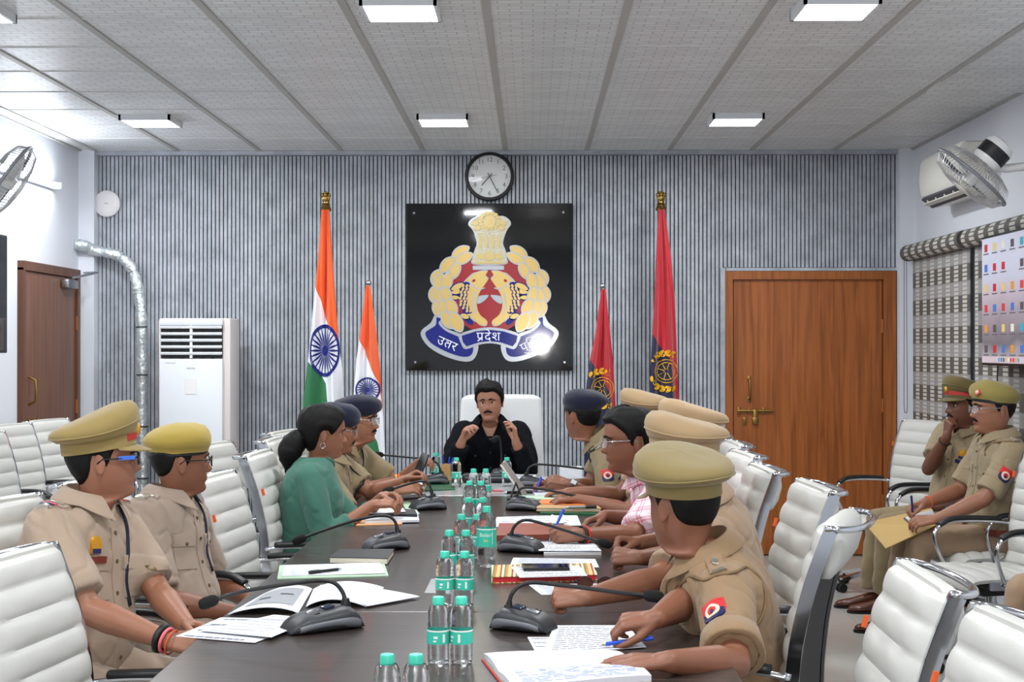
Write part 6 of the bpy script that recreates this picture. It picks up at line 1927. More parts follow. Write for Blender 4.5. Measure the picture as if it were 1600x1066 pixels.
# ---- water bottles
M_PET = mat('clear_water_bottle', (250, 253, 255), 0.02, trans=1.0, ior=1.22, bump=.5, bscale=70, bdist=.004)
M_CAPG = mat('bottle_cap_teal', (66, 200, 172), 0.4)
M_LABG = mat('bottle_label_teal', (56, 188, 164), 0.45)
M_LABW = mat('bottle_label_white', (226, 234, 230), 0.45)
M_LABY = mat('bottle_label_yellow', (226, 224, 60), 0.45)
def make_bottle(h, r, lz0, lz1, big):
    t = thing('water_bottle', 'bottle', 'bottle', (0, 0, 0), 'water bottles in the middle of the table')
    n = 24
    pr = [(0.002, 0.004), (r * .6, 0.0), (r * .92, 0.003), (r, 0.012)]
    z = 0.014
    zs = h * 0.66
    k = 0
    while z < zs:
        inl = lz0 - .004 < z < lz1 + .004
        pr.append((r * (1.0 if inl or k % 2 else 0.965), z)); z += 0.006 if not inl else 0.01; k += 1
    for q in range(1, 9):
        a = q / 8 * pi / 2
        pr.append((0.0115 + (r - 0.0115) * cos(a) ** .8 if q < 8 else 0.0115, zs + (h * .90 - zs) * sin(a)))
    pr += [(0.0115, h - 0.017), (0.0115, h - 0.008)]
    b_ = part('body', MB().lathe(pr, n), M_PET, t, smooth=50)
    capr = 0.0145
    cp_ = MB()
    prof = [(capr, h - 0.018), (capr, h - 0.003), (capr * .9, h), (0.001, h)]
    cp_.lathe([(capr * 1.03, h - 0.020), (capr * 1.03, h - 0.018)] + prof, 28)
    part('cap', cp_, M_CAPG, t, smooth=40)
    lb = part('label', MB().lathe([(r + .0006, lz0), (r + .0006, lz1)], 32, cap=False), M_LABG, t, smooth=40)
    part('label_edge', MB().lathe([(r + .0009, lz1 - .004), (r + .0009, lz1)], 32, cap=False), M_LABW, lb, smooth=40)
    def wrap(mb, rr):
        for i, p in enumerate(mb.v):
            a = p.x / rr - pi / 2
            mb.v[i] = V((cos(a) * (rr + p.y), sin(a) * (rr + p.y), p.z))
        return mb
    FMx = face_matrix((0, 0, 0), (1, 0, 0), (0, 0, 1))
    zc_ = (lz0 + lz1) / 2
    def flat_text(s_, size, zz, m_):
        tb_ = text_mb(s_, size, Matrix(((1, 0, 0, 0), (0, 0, 1, .0009), (0, 1, 0, zz), (0, 0, 0, 1))), 0.0002)
        part('label_print', wrap(tb_, r), m_, lb)
    if big:
        flat_text('Bisleri', 0.019, zc_ + .010, M_LABW)
        flat_text('Spa', 0.012, zc_ - .009, M_LABY)
        part('label_print', wrap(MB().box((.024, .0008, zc_), (.0018, .0004, .045)), r), M_LABW, lb)
        part('label_print', wrap(MB().box((0, .0008, zc_ - .025), (.045, .0004, .0012)), r), M_LABW, lb)
    else:
        part('label_print', wrap(MB().box((.010, .0009, zc_ - .002), (.006, .0004, .020)).box((-.010, .0009, zc_), (.010, .0004, .006)).box((-.012, .0009, zc_ - .009), (.008, .0004, .004)), r), M_LABW, lb)
    return t
rows = [(605, 1023, 'small water bottle at the bottom edge, left of the pair'), (650, 1023, 'small water bottle at the bottom edge, right of the pair'),
        (685, 933, 'nearest full-length small water bottle, left of its pair'), (721, 933, 'nearest full-length small water bottle, right of its pair'),
        (695, 862, 'left small water bottle directly behind the nearest full-length pair'), (726, 862, 'right small water bottle directly behind the nearest full-length pair'),
        (702, 829, 'left small water bottle beside the large bottle'), (728, 829, 'right small water bottle touching the large bottle'),
        (721, 804, 'left small water bottle level with the cap of the large bottle'), (746, 804, 'small water bottle half hidden behind the large bottle'),
        (732, 778, 'left small water bottle just behind the table joint'), (754.5, 778, 'right small water bottle just behind the table joint'),
        (733.5, 752, 'left small water bottle of the second farthest pair'), (751.5, 752, 'right small water bottle of the second farthest pair'),
        (740, 733, 'left small water bottle of the farthest pair before the head table'), (759, 733, 'right small water bottle of the farthest pair before the head table'),
        (681, 708, 'water bottle beside the pen holder on the head table'), (713, 715.5, 'water bottle in front of the man in black on his right'), (792, 715, 'water bottle in front of the man in black behind the propped tablet')]
bt = make_bottle(0.162, 0.0275, 0.050, 0.084, False)
btr = tree_of(bt)
for i, (px, py, lb) in enumerate(rows):
    p = PZ(px, py, TZ + 0.162)
    rz = radians(random.uniform(-35, 35))
    if i == 0:
        bt.location = (p.x, p.y, Z0); bt['label'] = lb; bt.rotation_euler = (0, 0, rz)
    else:
        copy_tree(btr, (p.x, p.y, Z0), rz, lb)
bb = make_bottle(0.212, 0.034, 0.072, 0.136, True)
p = PZ(760.5, 791.5, TZ + 0.212)
bb.location = (p.x, p.y, Z0); bb['label'] = 'large water bottle with lettered teal label on the table'; bb.rotation_euler = (0, 0, radians(-4))

# ---- conference microphones
M_MIC = mat('microphone_charcoal', (46, 48, 52), 0.45); M_MICP = mat('microphone_side_grey', (104, 106, 112), 0.4); M_FOAM = mat('foam_black', (20, 20, 21), 0.95, bump=.6, bscale=300)
def microphone(base, rot, neck, label, L=0.17, stalk=None):
    """base on the table; rot = direction (deg) in which the low front points; neck = world points of the gooseneck"""
    bx_, by_ = base
    t = thing('gooseneck_microphone', label, 'microphone', (bx_, by_, Z0), 'conference microphones on the table')
    a = radians(rot); f = V((cos(a), sin(a), 0)); s = V((-sin(a), cos(a), 0))
    o = V((bx_, by_, Z0))
    rings = []
    for u in np.linspace(-1, 1, 13):
        x_ = u * L / 2
        hgt = 0.062 * (1 - .5 * (u + 1) / 2) * (1 - abs(u) ** 5) + .010
        wd = 0.062 * (1 - .35 * abs(u) ** 4)
        lift = 0.010 * max(0, 1 - (u / .75) ** 2) * 0
        rings.append([o + f * x_ + s * (q[0] * wd) + V((0, 0, lift + hgt * (q[1] * .5 + .5))) for q in superell(18, 1, 1, 3.0)])
    bo = part('base', MB().loft(rings), M_MIC, t, smooth=60, world=True)
    for e in (-1, 1):
        def pan(u, v):
            uu = -.86 + 1.66 * u
            hgt = 0.062 * (1 - .5 * (uu + 1) / 2) * (1 - abs(uu) ** 5) + .010
            wd = 0.062 * (1 - .35 * abs(uu) ** 4)
            arch = .010 * max(0, 1 - (uu / .8) ** 2)
            z = arch + .004 + (hgt * .62 - arch) * v
            return o + f * (uu * L / 2) + s * (e * (wd * (1 - .16 * abs(2 * v - 1.0) ** 3) + .0022)) + V((0, 0, z))
        part('side_panel', MB().sheet(pan, 14, 4, .003 * e, s), M_MICP, bo, smooth=60, world=True)
    part('button', MB().rbox(o + f * .03 + V((0, 0, .052)), (.034, .022, .006), .002, Euler((0, radians(14), a)).to_matrix()), M_STEEL, bo, smooth=40, world=True)
    part('button', MB().rbox(o + f * .03 + s * .03 + V((0, 0, .050)), (.016, .014, .006), .002, Euler((0, radians(14), a)).to_matrix()), M_BLACK, bo, smooth=40, world=True)
    part('display', MB().rbox(o - f * .015 + V((0, 0, .061)), (.030, .040, .005), .002, Euler((0, radians(10), a)).to_matrix()), mat('mic_display', (30, 40, 60), .1), bo, smooth=40, world=True)
    pts = [V(q) for q in neck]
    path = spline(pts, 7)
    n = len(path)
    part('gooseneck', MB().tube(path, [.0085 if i < 5 else .0058 for i in range(n)], 10), M_BLACK, t, smooth=True, world=True)
    part('neck_socket', MB().lathe([(.015, -.012), (.015, .008), (.010, .03)], 14, Matrix.Translation(pts[0])), M_BLACK, t, smooth=40, world=True)
    d = (path[-1] - path[-3]).normalized()
    Q = V((0, 0, 1)).rotation_difference(d).to_matrix().to_4x4(); Q.translation = path[-1]
    part('windscreen', MB().lathe([(.006, -.012), (.013, -.006), (.0165, .004), (.0170, .026), (.0145, .038), (.008, .044), (.001, .045)], 16, Q), M_FOAM, t, smooth=True, world=True)
    return t
def pzc(px, py): q = PZ(px, py, TZ); return (q.x, q.y)
def neckpts(ps): return [P(*q) for q in ps]
b1 = pzc(503, 984)
microphone(b1, 214, neckpts([(540, 952, b1[1] + .04), (535, 925, b1[1] + .05), (512, 908, b1[1] + .05), (450, 913, b1[1] + .05), (377, 925, b1[1] + .04), (335, 938, b1[1] + .02)]), 'nearest microphone on the left, beside the loose white papers', .22)
b2 = pzc(603, 858)
microphone(b2, 205, neckpts([(622, 840, b2[1] + .02), (617, 815, b2[1] + .02), (600, 806, b2[1] + .02), (560, 812, b2[1]), (500, 831, b2[1]), (474, 841, b2[1])]), 'second microphone on the left, behind the dark notebook')
b3 = pzc(668, 796)
microphone(b3, 200, neckpts([(677, 781, b3[1]), (671, 758, b3[1]), (660, 752, b3[1]), (640, 756, b3[1]), (612, 765, b3[1])]), 'third microphone on the left, in front of the woman in green')
b4 = pzc(678, 757)
microphone(b4, 190, neckpts([(690, 745, b4[1]), (685, 727, b4[1]), (672, 719, b4[1]), (640, 715, b4[1]), (596, 711, b4[1])]), 'farthest microphone on the left, on the head table')
b5 = pzc(818, 984)
microphone(b5, -25, neckpts([(794, 962, b5[1]), (800, 928, b5[1]), (826, 911, b5[1] + .01), (880, 915, b5[1] + .02), (960, 925, b5[1] + .02), (1012, 931, b5[1] + .02)]), 'nearest microphone on the right, beside the fist of an officer')
b6 = pzc(815, 862)
microphone(b6, -20, neckpts([(797, 846, b6[1]), (803, 824, b6[1]), (820, 813, b6[1]), (850, 819, b6[1]), (905, 836, b6[1]), (938, 847, b6[1])]), 'second microphone on the right, in front of the pen-holding hand')
b7 = pzc(820, 797)
microphone(b7, -15, neckpts([(806, 783, b7[1]), (810, 768, b7[1]), (820, 762, b7[1]), (850, 765, b7[1]), (900, 775, b7[1]), (930, 780, b7[1])]), 'third microphone on the right, beside the stack of tan files')
b8 = pzc(832, 761)
microphone(b8, -10, neckpts([(822, 747, b8[1]), (826, 732, b8[1]), (840, 726, b8[1]), (870, 728, b8[1]), (905, 732, b8[1]), (940, 737, b8[1])]), 'farthest microphone on the right, beside the watch-wearing hand')
b9 = PZ(783, 752, TZ)
microphone((b9.x, 8.45), -90, [V((b9.x, 8.47, TZ + .05)), V((b9.x - .002, 8.48, TZ + .15)), V((b9.x - .012, 8.47, TZ + .24)), P(777, 684, 8.46)], 'slim microphone standing before the man in black', .14)

# ---- papers, books and other small things
M_INK = mat('print_ink', (120, 124, 138), 0.7)
def bil(c, u, v):
    return c[0] * (1 - u) * (1 - v) + c[1] * u * (1 - v) + c[2] * u * v + c[3] * (1 - u) * v
def corners(pxs, z): return [PZ(px, py, z) for px, py in pxs]
def sheet_thing(name, label, cat, pxs, z=Z0, th=.0008, m=None, wave=0.0, lines=0, seed=1, curl=0.0, ink=M_INK, margin=.08, group=None):
    """flat or gently curled sheet; pixel corners in order far-left, far-right, near-right, near-left"""
    c = corners(pxs, z)
    o = sum(c, V((0, 0, 0))) / 4
    t = thing(name, label, cat, (o.x, o.y, z), group)
    rnd = random.Random(seed)
    ph = rnd.uniform(0, 6)
    def fn(u, v, up=0.0):
        p = bil(c, u, v)
        p.z = z + th + wave * (0.5 + .5 * sin(u * 3.1 + ph) * cos(v * 2.3 + ph)) + curl * (abs(u - .5) * 2) ** 3 + up
        return p
    part('sheet', MB().sheet(fn, 10, 8, th, (0, 0, 1)), m or M_PAPER, t, smooth=40, world=True)
    if lines:
        mb = MB()
        for i in range(lines):
            v = margin + (1 - 2 * margin) * i / max(1, lines - 1)
            u1 = 1 - margin - rnd.random() * .25
            u = margin
            while u < u1 - .02:
                du = rnd.uniform(.05, .14)
                e = min(u1, u + du)
                q = [fn(u, v, .0006), fn(e, v, .0006), fn(e, v + .35 / lines * .5, .0006), fn(u, v + .35 / lines * .5, .0006)]
                mb.add(q, [(0, 1, 2, 3)])
                u = e + .015
        pl = part('print_lines', mb, ink, t, world=True); pl['kind'] = 'stuff'
    return t
def block_thing(name, label, cat, pxs, th, mcover, mpage=None, z=Z0, over=.003):
    """book-like block; corners far-left, far-right, near-right, near-left at its base"""
    c = corners(pxs, z); o = sum(c, V((0, 0, 0))) / 4
    t = thing(name, label, cat, (o.x, o.y, z))
    def slab(cs, z0_, z1_):
        cen = sum(cs, V((0, 0, 0))) / 4
        vs = [V((q.x, q.y, z0_)) for q in cs] + [V((q.x, q.y, z1_)) for q in cs]
        return MB().add(vs, [(3, 2, 1, 0), (4, 5, 6, 7), (0, 1, 5, 4), (1, 2, 6, 5), (2, 3, 7, 6), (3, 0, 4, 7)])
    if mpage:
        cen = sum(c, V((0, 0, 0))) / 4
        ins = [cen + (q - cen) * .97 for q in c]
        part('pages', slab(ins, z + .0025, z + th - .0025), mpage, t, world=True)
        part('cover', slab(c, z + th - .0025, z + th), mcover, t, world=True)
        part('cover', slab(c, z, z + .0025), mcover, t, world=True)
    else:
        part('cover', slab(c, z, z + th), mcover, t, world=True)
    return t
def pen(label, p0, p1, col, r=.0045, capcol=None):
    p0, p1 = V(p0), V(p1); d = (p1 - p0)
    o = (p0 + p1) / 2
    t = thing('pen', label, 'pen', o)
    m = mat('pen_%d_%d_%d' % col, col, .35)
    part('barrel', MB().tube([p0 + d * .12, p1 - d * .35], r, 10), m, t, smooth=40, world=True)
    part('cap', MB().tube([p1 - d * .35, p1], r * 1.15, 10), mat('pen_%d_%d_%d' % (capcol or col), capcol or col, .35), t, smooth=40, world=True)
    part('tip', MB().tube([p0, p0 + d * .06, p0 + d * .12], [.0008, r * .6, r], 10), M_STEEL, t, smooth=40, world=True)
    part('clip', MB().sweeprect([p1 - d * .02 + V((0, 0, r * 1.3)), p1 - d * .30 + V((0, 0, r * 1.3))], .0015, .003, (0, 0, 1)), M_STEEL, t, world=True)
    return t
C_GREENF = mat('file_pale_green', (176, 204, 176), .7); C_DKGREEN = mat('file_dark_green', (20, 80, 46), .5); C_TAN = mat('file_tan', (186, 150, 108), .75, var=.06)
C_BLKF = mat('folder_black', (34, 35, 40), .5); C_RED = mat('book_red', (190, 30, 40), .5); C_MAROON = mat('leather_reddish_brown', (134, 66, 50), .45, var=.1)
C_PAGE = mat('page_edges', (214, 206, 190), .8); C_GREYP = mat('grey_printed_page', (150, 152, 158), .7)
# left front papers
sheet_thing('loose_papers', 'lower loose white papers in front of the officer with the pink wristband', 'paper', [(345, 966), (490, 972), (398, 1006), (274, 996)], wave=.004, lines=4, seed=2)
sheet_thing('loose_papers', 'upper loose white papers beside the nearest left microphone', 'paper', [(428, 962), (496, 968), (424, 998), (312, 986)], z=Z0 + .007, wave=.003, lines=7, seed=4, ink=mat('ink_pale', (190, 196, 214), .7))
# open booklet
sp_ = [PZ(488, 918, Z0), PZ(478, 952, Z0)]
t = thing('open_booklet', 'open booklet with a grey printed left page and curled white pages', 'booklet', (sp_[0] + sp_[1]) / 2)
def page(c, h, m, nm, th=.002, lift=0.0):
    def fn(u, v):
        p = bil(c, u, v); p.z = Z0 + .004 + lift + h * sin(pi * min(1, u * 1.0)) ** .8 * (1 - .3 * u)
        return p
    return part(nm, MB().sheet(fn, 14, 5, th, (0, 0, 1)), m, t, smooth=50, world=True), fn
cl = [PZ(488, 922, Z0), PZ(408, 932, Z0), PZ(356, 962, Z0), PZ(466, 960, Z0)]
pl, fnl = page(cl, .022, M_PAPER, 'left_page')
part('printed_area', MB().grid(lambda u, v: fnl(.12 + .72 * u, .14 + .70 * v) + V((0, 0, .0012)), 12, 5), C_GREYP, pl, world=True)
part('print_lines', MB().grid(lambda u, v: fnl(.55 + .18 * u, .55 + .06 * v) + V((0, 0, .0022)), 5, 1).grid(lambda u, v: fnl(.22 + .22 * u, .42 + .04 * v) + V((0, 0, .0022)), 5, 1), mat('dark_print', (70, 70, 78), .7), pl, world=True)
cr_ = [PZ(490, 922, Z0), PZ(600, 920, Z0), PZ(572, 950, Z0), PZ(478, 950, Z0)]
page(cr_, .026, M_PAPER, 'right_page')
c3 = [PZ(500, 918, Z0), PZ(656, 936, Z0), PZ(574, 951, Z0), PZ(500, 938, Z0)]
page(c3, .012, M_PAPER, 'right_page', lift=.004)
# green folder, paper, pen
block_thing('file_folder', 'pale green folder under a written sheet and pen', 'folder', [(437, 885), (600, 881), (607, 901), (433, 906)], .004, C_GREENF)
sheet_thing('written_sheet', 'written white sheet on the pale green folder', 'paper', [(446, 884), (594, 880), (603, 897), (440, 901)], z=Z0 + .0045, lines=9, seed=6, wave=.002, ink=mat('ink_pale', (190, 196, 214), .7))
pen('black pen lying on the green folder sheet', PZ(534, 889, Z0 + .012), PZ(483, 895, Z0 + .012), (18, 18, 20), .005)
block_thing('dark_notebook', 'thick dark notebook with pale page edges', 'notebook', [(532, 868), (616, 868), (606, 883), (514, 881)], .024, C_BLKF, C_PAGE)
sheet_thing('grey_card', 'small grey card lying beside the bottles', 'card', [(674, 905), (694, 905), (690, 928), (663, 927)], m=mat('card_grey', (150, 154, 156), .5))
# woman's papers
block_thing('file_folder', 'orange-edged file at the bottom of the papers before the woman in green', 'folder', [(575, 808), (632, 806), (628, 820), (556, 822)], .004, mat('file_orange', (222, 170, 120), .7))
block_thing('tabbed_file', 'white file with coloured tabs under a black folder', 'file', [(578, 800), (652, 801), (655, 816), (570, 818)], .010, M_PAPER, None, z=Z0 + .0045)
block_thing('black_folder', 'black folder before the woman in green', 'folder', [(580, 797), (648, 800), (652, 808), (566, 806)], .012, C_BLKF, None, z=Z0 + .015)
block_thing('green_file', 'pale green file beside the hands of the woman in green', 'file', [(628, 786), (640, 786), (656, 805), (636, 803)], .006, C_GREENF, None, z=Z0)
sheet_thing('white_sheet', 'white sheet under the hands of the woman in green', 'paper', [(588, 788), (626, 790), (634, 801), (572, 803)], z=Z0 + .028, wave=.004)
# phones and notebooks of the two officers at left
block_thing('phone', 'gold-edged phone lying at the edge of the head table', 'phone', [(628, 777), (664, 775), (668, 779), (622, 782)], .010, M_BLACK)
block_thing('notebook', 'small white-paged notebook at the left officers', 'notebook', [(645, 757), (668, 757), (662, 770), (640, 771)], .022, M_PAPER, C_PAGE)
block_thing('green_folder', 'dark green folder under the farthest left microphone', 'folder', [(665, 753), (708, 752), (711, 766), (660, 768)], .004, C_DKGREEN)
# tablet held by the officers
q = [P(644, 748, 7.55), P(656, 751, 7.5), P(671, 712, 7.6), P(661, 708, 7.65)]
t = thing('tablet', 'dark tablet held upright by an officer at left', 'tablet', q[0])
nrm = (q[1] - q[0]).cross(q[3] - q[0]).normalized()
part('shell', MB().add([p for p in q] + [p + nrm * .009 for p in q], [(3, 2, 1, 0), (4, 5, 6, 7), (0, 1, 5, 4), (1, 2, 6, 5), (2, 3, 7, 6), (3, 0, 4, 7)]), M_BLACK, t, world=True)
ce = sum(q, V((0, 0, 0))) / 4
part('screen', MB().add([ce + (p - ce) * .88 - nrm * .0006 for p in q], [(0, 1, 2, 3)]), mat('tablet_glass', (24, 60, 44), .08), t, world=True)
# pen holder
c = PZ(697, 752, TZ)
t = thing('pen_holder', 'tan wooden pen holder with blue pens on the head table', 'pen holder', (c.x, c.y, Z0))
part('box', MB().box((0, 0.022, .05), (.052, .004, .10)).box((0, -.022, .05), (.052, .004, .10)).box((-.024, 0, .05), (.004, .04, .10)).box((.024, 0, .05), (.004, .04, .10)).box((0, 0, .003), (.05, .042, .006)).box((0, 0, .05), (.003, .042, .098)), mat('pen_holder_wood', (196, 150, 96), .6, var=.08, vscale=20), t)
for k, (dx, tl) in enumerate(((-.010, -.10), (.006, .12), (.014, .22))):
    p0 = V((c.x + dx * .6, c.y, Z0 + .01)); pen('blue pen standing in the wooden holder, %s' % ('left one', 'middle one', 'right one')[k], p0, p0 + V((tl * .14, 0, .135 - .006 * k)), (30, 70, 190), .004)
# head table items
c = PZ(762, 756, TZ)
t = thing('desk_case', 'long black case in front of the man in black', 'case', (c.x, 8.25, Z0))
part('body', MB().rbox((0, 0, .026), (.30, .10, .05), .018), C_BLKF, t, smooth=50)
part('zip', MB().box((0, -.0505, .03), (.26, .002, .003)), M_STEEL, t)
pen('pink pen lying on the head table edge', PZ(789, 767, Z0 + .005), PZ(764, 766, Z0 + .005), (220, 110, 120))
pen('black marker lying beside the propped tablet', PZ(786, 770, Z0 + .007), PZ(832, 769, Z0 + .007), (26, 26, 28), .007)
sheet_thing('white_papers', 'white papers on the head table right of the man in black', 'paper', [(800, 742), (838, 742), (836, 752), (796, 752)], wave=.003)
sheet_thing('white_papers', 'white papers on the head table left of the man in black', 'paper', [(716, 744), (734, 744), (734, 754), (712, 754)], wave=.003)
t = thing('tissue_box', 'white box beside the navy-beret officer on the right', 'box', PZ(892, 748, Z0))
part('body', MB().rbox((0, 0, .035), (.13, .09, .07), .005), M_PAPER, t); part('opening', MB().rbox((0, 0, .071), (.07, .03, .002), .001), C_GREYP, t)
# propped tablet on a stand
t = thing('propped_tablet', 'tablet leaning on a black stand in the middle of the head table', 'tablet', PZ(806, 780, Z0))
a_, b_ = P(781, 727, 7.55), P(817, 778, 7.45)
dv = V((.02, .22, 0))
nrm = (b_ - a_).cross(dv).normalized()
part('shell', MB().add([a_, b_, b_ + dv, a_ + dv] + [p + nrm * .010 for p in (a_, b_, b_ + dv, a_ + dv)], [(0, 1, 2, 3), (7, 6, 5, 4), (0, 4, 5, 1), (1, 5, 6, 2), (2, 6, 7, 3), (3, 7, 4, 0)]), mat('tablet_silver', (190, 186, 178), .3, .6), t, world=True)
f0 = PZ(797, 780, Z0)
part('stand', MB().tube([f0, P(806, 755, 7.46), PZ(816, 778, Z0)], .006, 8).rbox(PZ(806, 779, Z0 + .004), (.09, .06, .008), .003), M_BLACK, t, smooth=40, world=True)
# right side papers and files, far to near
sheet_thing('white_sheet', 'white sheet beside the navy-beret officer on the right', 'paper', [(834, 770), (880, 767), (904, 778), (838, 780)], z=Z0 + .001, wave=.002)
block_thing('green_file', 'dark green file at the bottom of the file stack', 'file', [(846, 797), (925, 797), (935, 806), (843, 804)], .008, C_DKGREEN)
block_thing('tan_files', 'stack of tan paper files with pink tabs', 'file', [(842, 788), (925, 790), (940, 800), (838, 799)], .016, C_TAN, C_PAGE, z=Z0 + .009)
block_thing('orange_file', 'thin orange file on the tan stack', 'file', [(846, 781), (905, 782), (914, 790), (842, 788)], .004, mat('file_bright_orange', (226, 130, 70), .7), None, z=Z0 + .026)
block_thing('green_slip_file', 'pale green slip file behind the tan stack', 'file', [(812, 776), (900, 777), (912, 783), (812, 781)], .006, C_GREENF, None, z=Z0 + .022)
for k, px in enumerate((878, 900)):
    block_thing('pink_tab', 'bright pink page tab on the orange file, %s one' % ('left', 'right')[k], 'tab', [(px - 4, 779), (px + 4, 779), (px + 5, 787), (px - 4, 787)], .002, mat('tab_pink', (238, 110, 180), .6), None, z=Z0 + .031)
pen('silver marker lying on the tan files', PZ(882, 793, Z0 + .032), PZ(932, 792, Z0 + .032), (140, 142, 146), .006, (30, 30, 32))
sheet_thing('white_papers', 'white papers under the hand of the man in pink check', 'paper', [(776, 809), (902, 807), (908, 822), (772, 825)], wave=.005, lines=5, seed=9)
sheet_thing('small_note', 'small curled note beside the pen of the man in pink check', 'paper', [(862, 806), (880, 806), (884, 818), (858, 818)], z=Z0 + .012, curl=.006)
block_thing('leather_folder', 'reddish-brown leather folder in front of the man in pink check', 'folder', [(780, 824), (862, 824), (862, 842), (774, 844)], .018, C_MAROON)
sheet_thing('white_papers', 'white papers in front of the officer with clasped hands', 'paper', [(836, 848), (926, 848), (940, 862), (842, 862)], z=Z0 + .012, wave=.004, lines=5, seed=12)
block_thing('spiral_notebook', 'spiral notebook under white papers in front of the clasped hands', 'notebook', [(846, 856), (932, 857), (940, 867), (850, 868)], .009, M_PAPER, C_PAGE)
sheet_thing('printed_sheet', 'printed white sheet beside the red book', 'paper', [(802, 872), (930, 874), (936, 887), (796, 886)], lines=14, seed=15)
# red book with striped cover
stripe = mat('striped_cover', (200, 170, 120), .6)
nt = stripe.node_tree; b = bsdf(stripe); g_ = nd(nt, 'ShaderNodeNewGeometry'); sp2 = nd(nt, 'ShaderNodeSeparateXYZ'); nt.links.new(g_.outputs['Position'], sp2.inputs[0])
mt = nd(nt, 'ShaderNodeMath', operation='MULTIPLY'); mt.inputs[1].default_value = 26; nt.links.new(sp2.outputs['X'], mt.inputs[0])
fr = nd(nt, 'ShaderNodeMath', operation='FRACT'); nt.links.new(mt.outputs[0], fr.inputs[0])
cr2 = nd(nt, 'ShaderNodeValToRGB'); cr2.color_ramp.interpolation = 'CONSTANT'; es = cr2.color_ramp.elements
es[0].color = lin((214, 190, 130)); es[1].position = .3; es[1].color = lin((150, 60, 40))
for ps, cc in ((.45, (226, 214, 170)), (.65, (90, 130, 70)), (.8, (206, 120, 60))): e_ = es.new(ps); e_.color = lin(cc)
nt.links.new(fr.outputs[0], cr2.inputs['Fac']); nt.links.new(cr2.outputs['Color'], b.inputs['Base Color'])
rb = [(768, 893), (924, 890), (934, 908), (768, 912)]
block_thing('red_book', 'red book with striped cover under a sheet and phone', 'book', rb, .022, stripe, C_RED)
sheet_thing('white_sheet', 'white sheet lying on the red striped book', 'paper', [(798, 886), (905, 884), (918, 900), (812, 903)], z=Z0 + .0235, lines=5, seed=20)
t = thing('phone', 'black phone on the red striped book', 'phone', PZ(852, 890, Z0 + .025))
c_ = corners([(815, 884), (888, 884), (890, 891), (818, 892)], Z0 + .026)
part('shell', MB().add([V((q.x, q.y, Z0 + .0255)) for q in c_] + [V((q.x, q.y, Z0 + .0335)) for q in c_], [(3, 2, 1, 0), (4, 5, 6, 7), (0, 1, 5, 4), (1, 2, 6, 5), (2, 3, 7, 6), (3, 0, 4, 7)]), M_BLACK, t, world=True)
ce = sum(c_, V((0, 0, 0))) / 4
part('screen', MB().add([V((ce.x + (q.x - ce.x) * .95, ce.y + (q.y - ce.y) * .9, Z0 + .034)) for q in c_], [(0, 1, 2, 3)]), mat('screen_off', (10, 11, 14), .06), t, world=True)
# sunglasses
t = thing('folded_glasses', 'dark-lensed spectacles lying beside the red book', 'glasses', PZ(930, 914, Z0))
mb = MB(); o_ = PZ(930, 912, Z0 + .018)
for s in (-1, 1):
    part('lens', MB().lathe([(.001, 0), (.024, 0), (.024, .0015), (.001, .0015)], 20, Matrix.Translation(o_ + V((s * .032, 0, 0))) @ Matrix.Rotation(radians(75), 4, 'X')), mat('brown_lens', (70, 36, 26), .08), t, smooth=40, world=True)
    mb.tube([o_ + V((s * .032 + .0245 * cos(a_), -.006 * sin(a_), .024 * sin(a_) * .95)) for a_ in [2 * pi * k / 18 for k in range(18)]], .0016, 6, closed=True)
    mb.tube([o_ + V((s * .057, 0, .006)), o_ + V((s * .060, .06, .0)), o_ + V((s * .058, .12, -.014))], .0018, 6)
mb.tube([o_ + V((-.008, 0, .008)), o_ + V((0, -.002, .011)), o_ + V((.008, 0, .008))], .0016, 6)
part('frame', mb, M_BLACK, t, smooth=True, world=True)
sheet_thing('printed_sheet', 'printed sheet behind the fist on the right', 'paper', [(826, 915), (968, 912), (984, 924), (846, 930)], lines=9, seed=21, wave=.002)
sheet_thing('lower_sheet', 'small white sheet sticking out under the tabulated sheet', 'paper', [(824, 996), (890, 996), (890, 1026), (840, 1026)], lines=5, seed=22)
sheet_thing('tabulated_sheet', 'tabulated white sheet under the hands of the nearest right officer', 'paper', [(866, 978), (980, 978), (1010, 1012), (846, 1024)], z=Z0 + .002, lines=13, seed=23, wave=.001)
# big open register at the bottom edge
t = thing('open_register', 'open ruled register at the bottom edge with red and green edges', 'book', PZ(880, 1050, Z0))
ca = corners([(752, 1032), (962, 1027), (1022, 1070), (800, 1092)], Z0)
part('cover', MB().add([V((q.x, q.y, Z0)) for q in ca] + [V((q.x, q.y, Z0 + .003)) for q in ca], [(3, 2, 1, 0), (4, 5, 6, 7), (0, 1, 5, 4), (1, 2, 6, 5), (2, 3, 7, 6), (3, 0, 4, 7)]), C_RED, t, world=True)
cen = sum(ca, V((0, 0, 0))) / 4
cb = [cen + (q - cen) * .97 for q in ca]
part('green_board', MB().add([V((q.x, q.y, Z0 + .003)) for q in cb] + [V((q.x, q.y, Z0 + .007)) for q in cb], [(3, 2, 1, 0), (4, 5, 6, 7), (0, 1, 5, 4), (1, 2, 6, 5), (2, 3, 7, 6), (3, 0, 4, 7)]), C_GREENF, t, world=True)
def regf(u, v): 
    p = bil(cb, u, v); p.z = Z0 + .022 + .008 * sin(pi * ((v * 1.9) % 1.0)) - .004 * (abs(u - .5) * 2) ** 4
    return p
pg = part('pages', MB().sheet(regf, 12, 16, .0145, (0, 0, 1)), M_PAPER, t, smooth=40, world=True)
mb = MB()
rnd = random.Random(5)
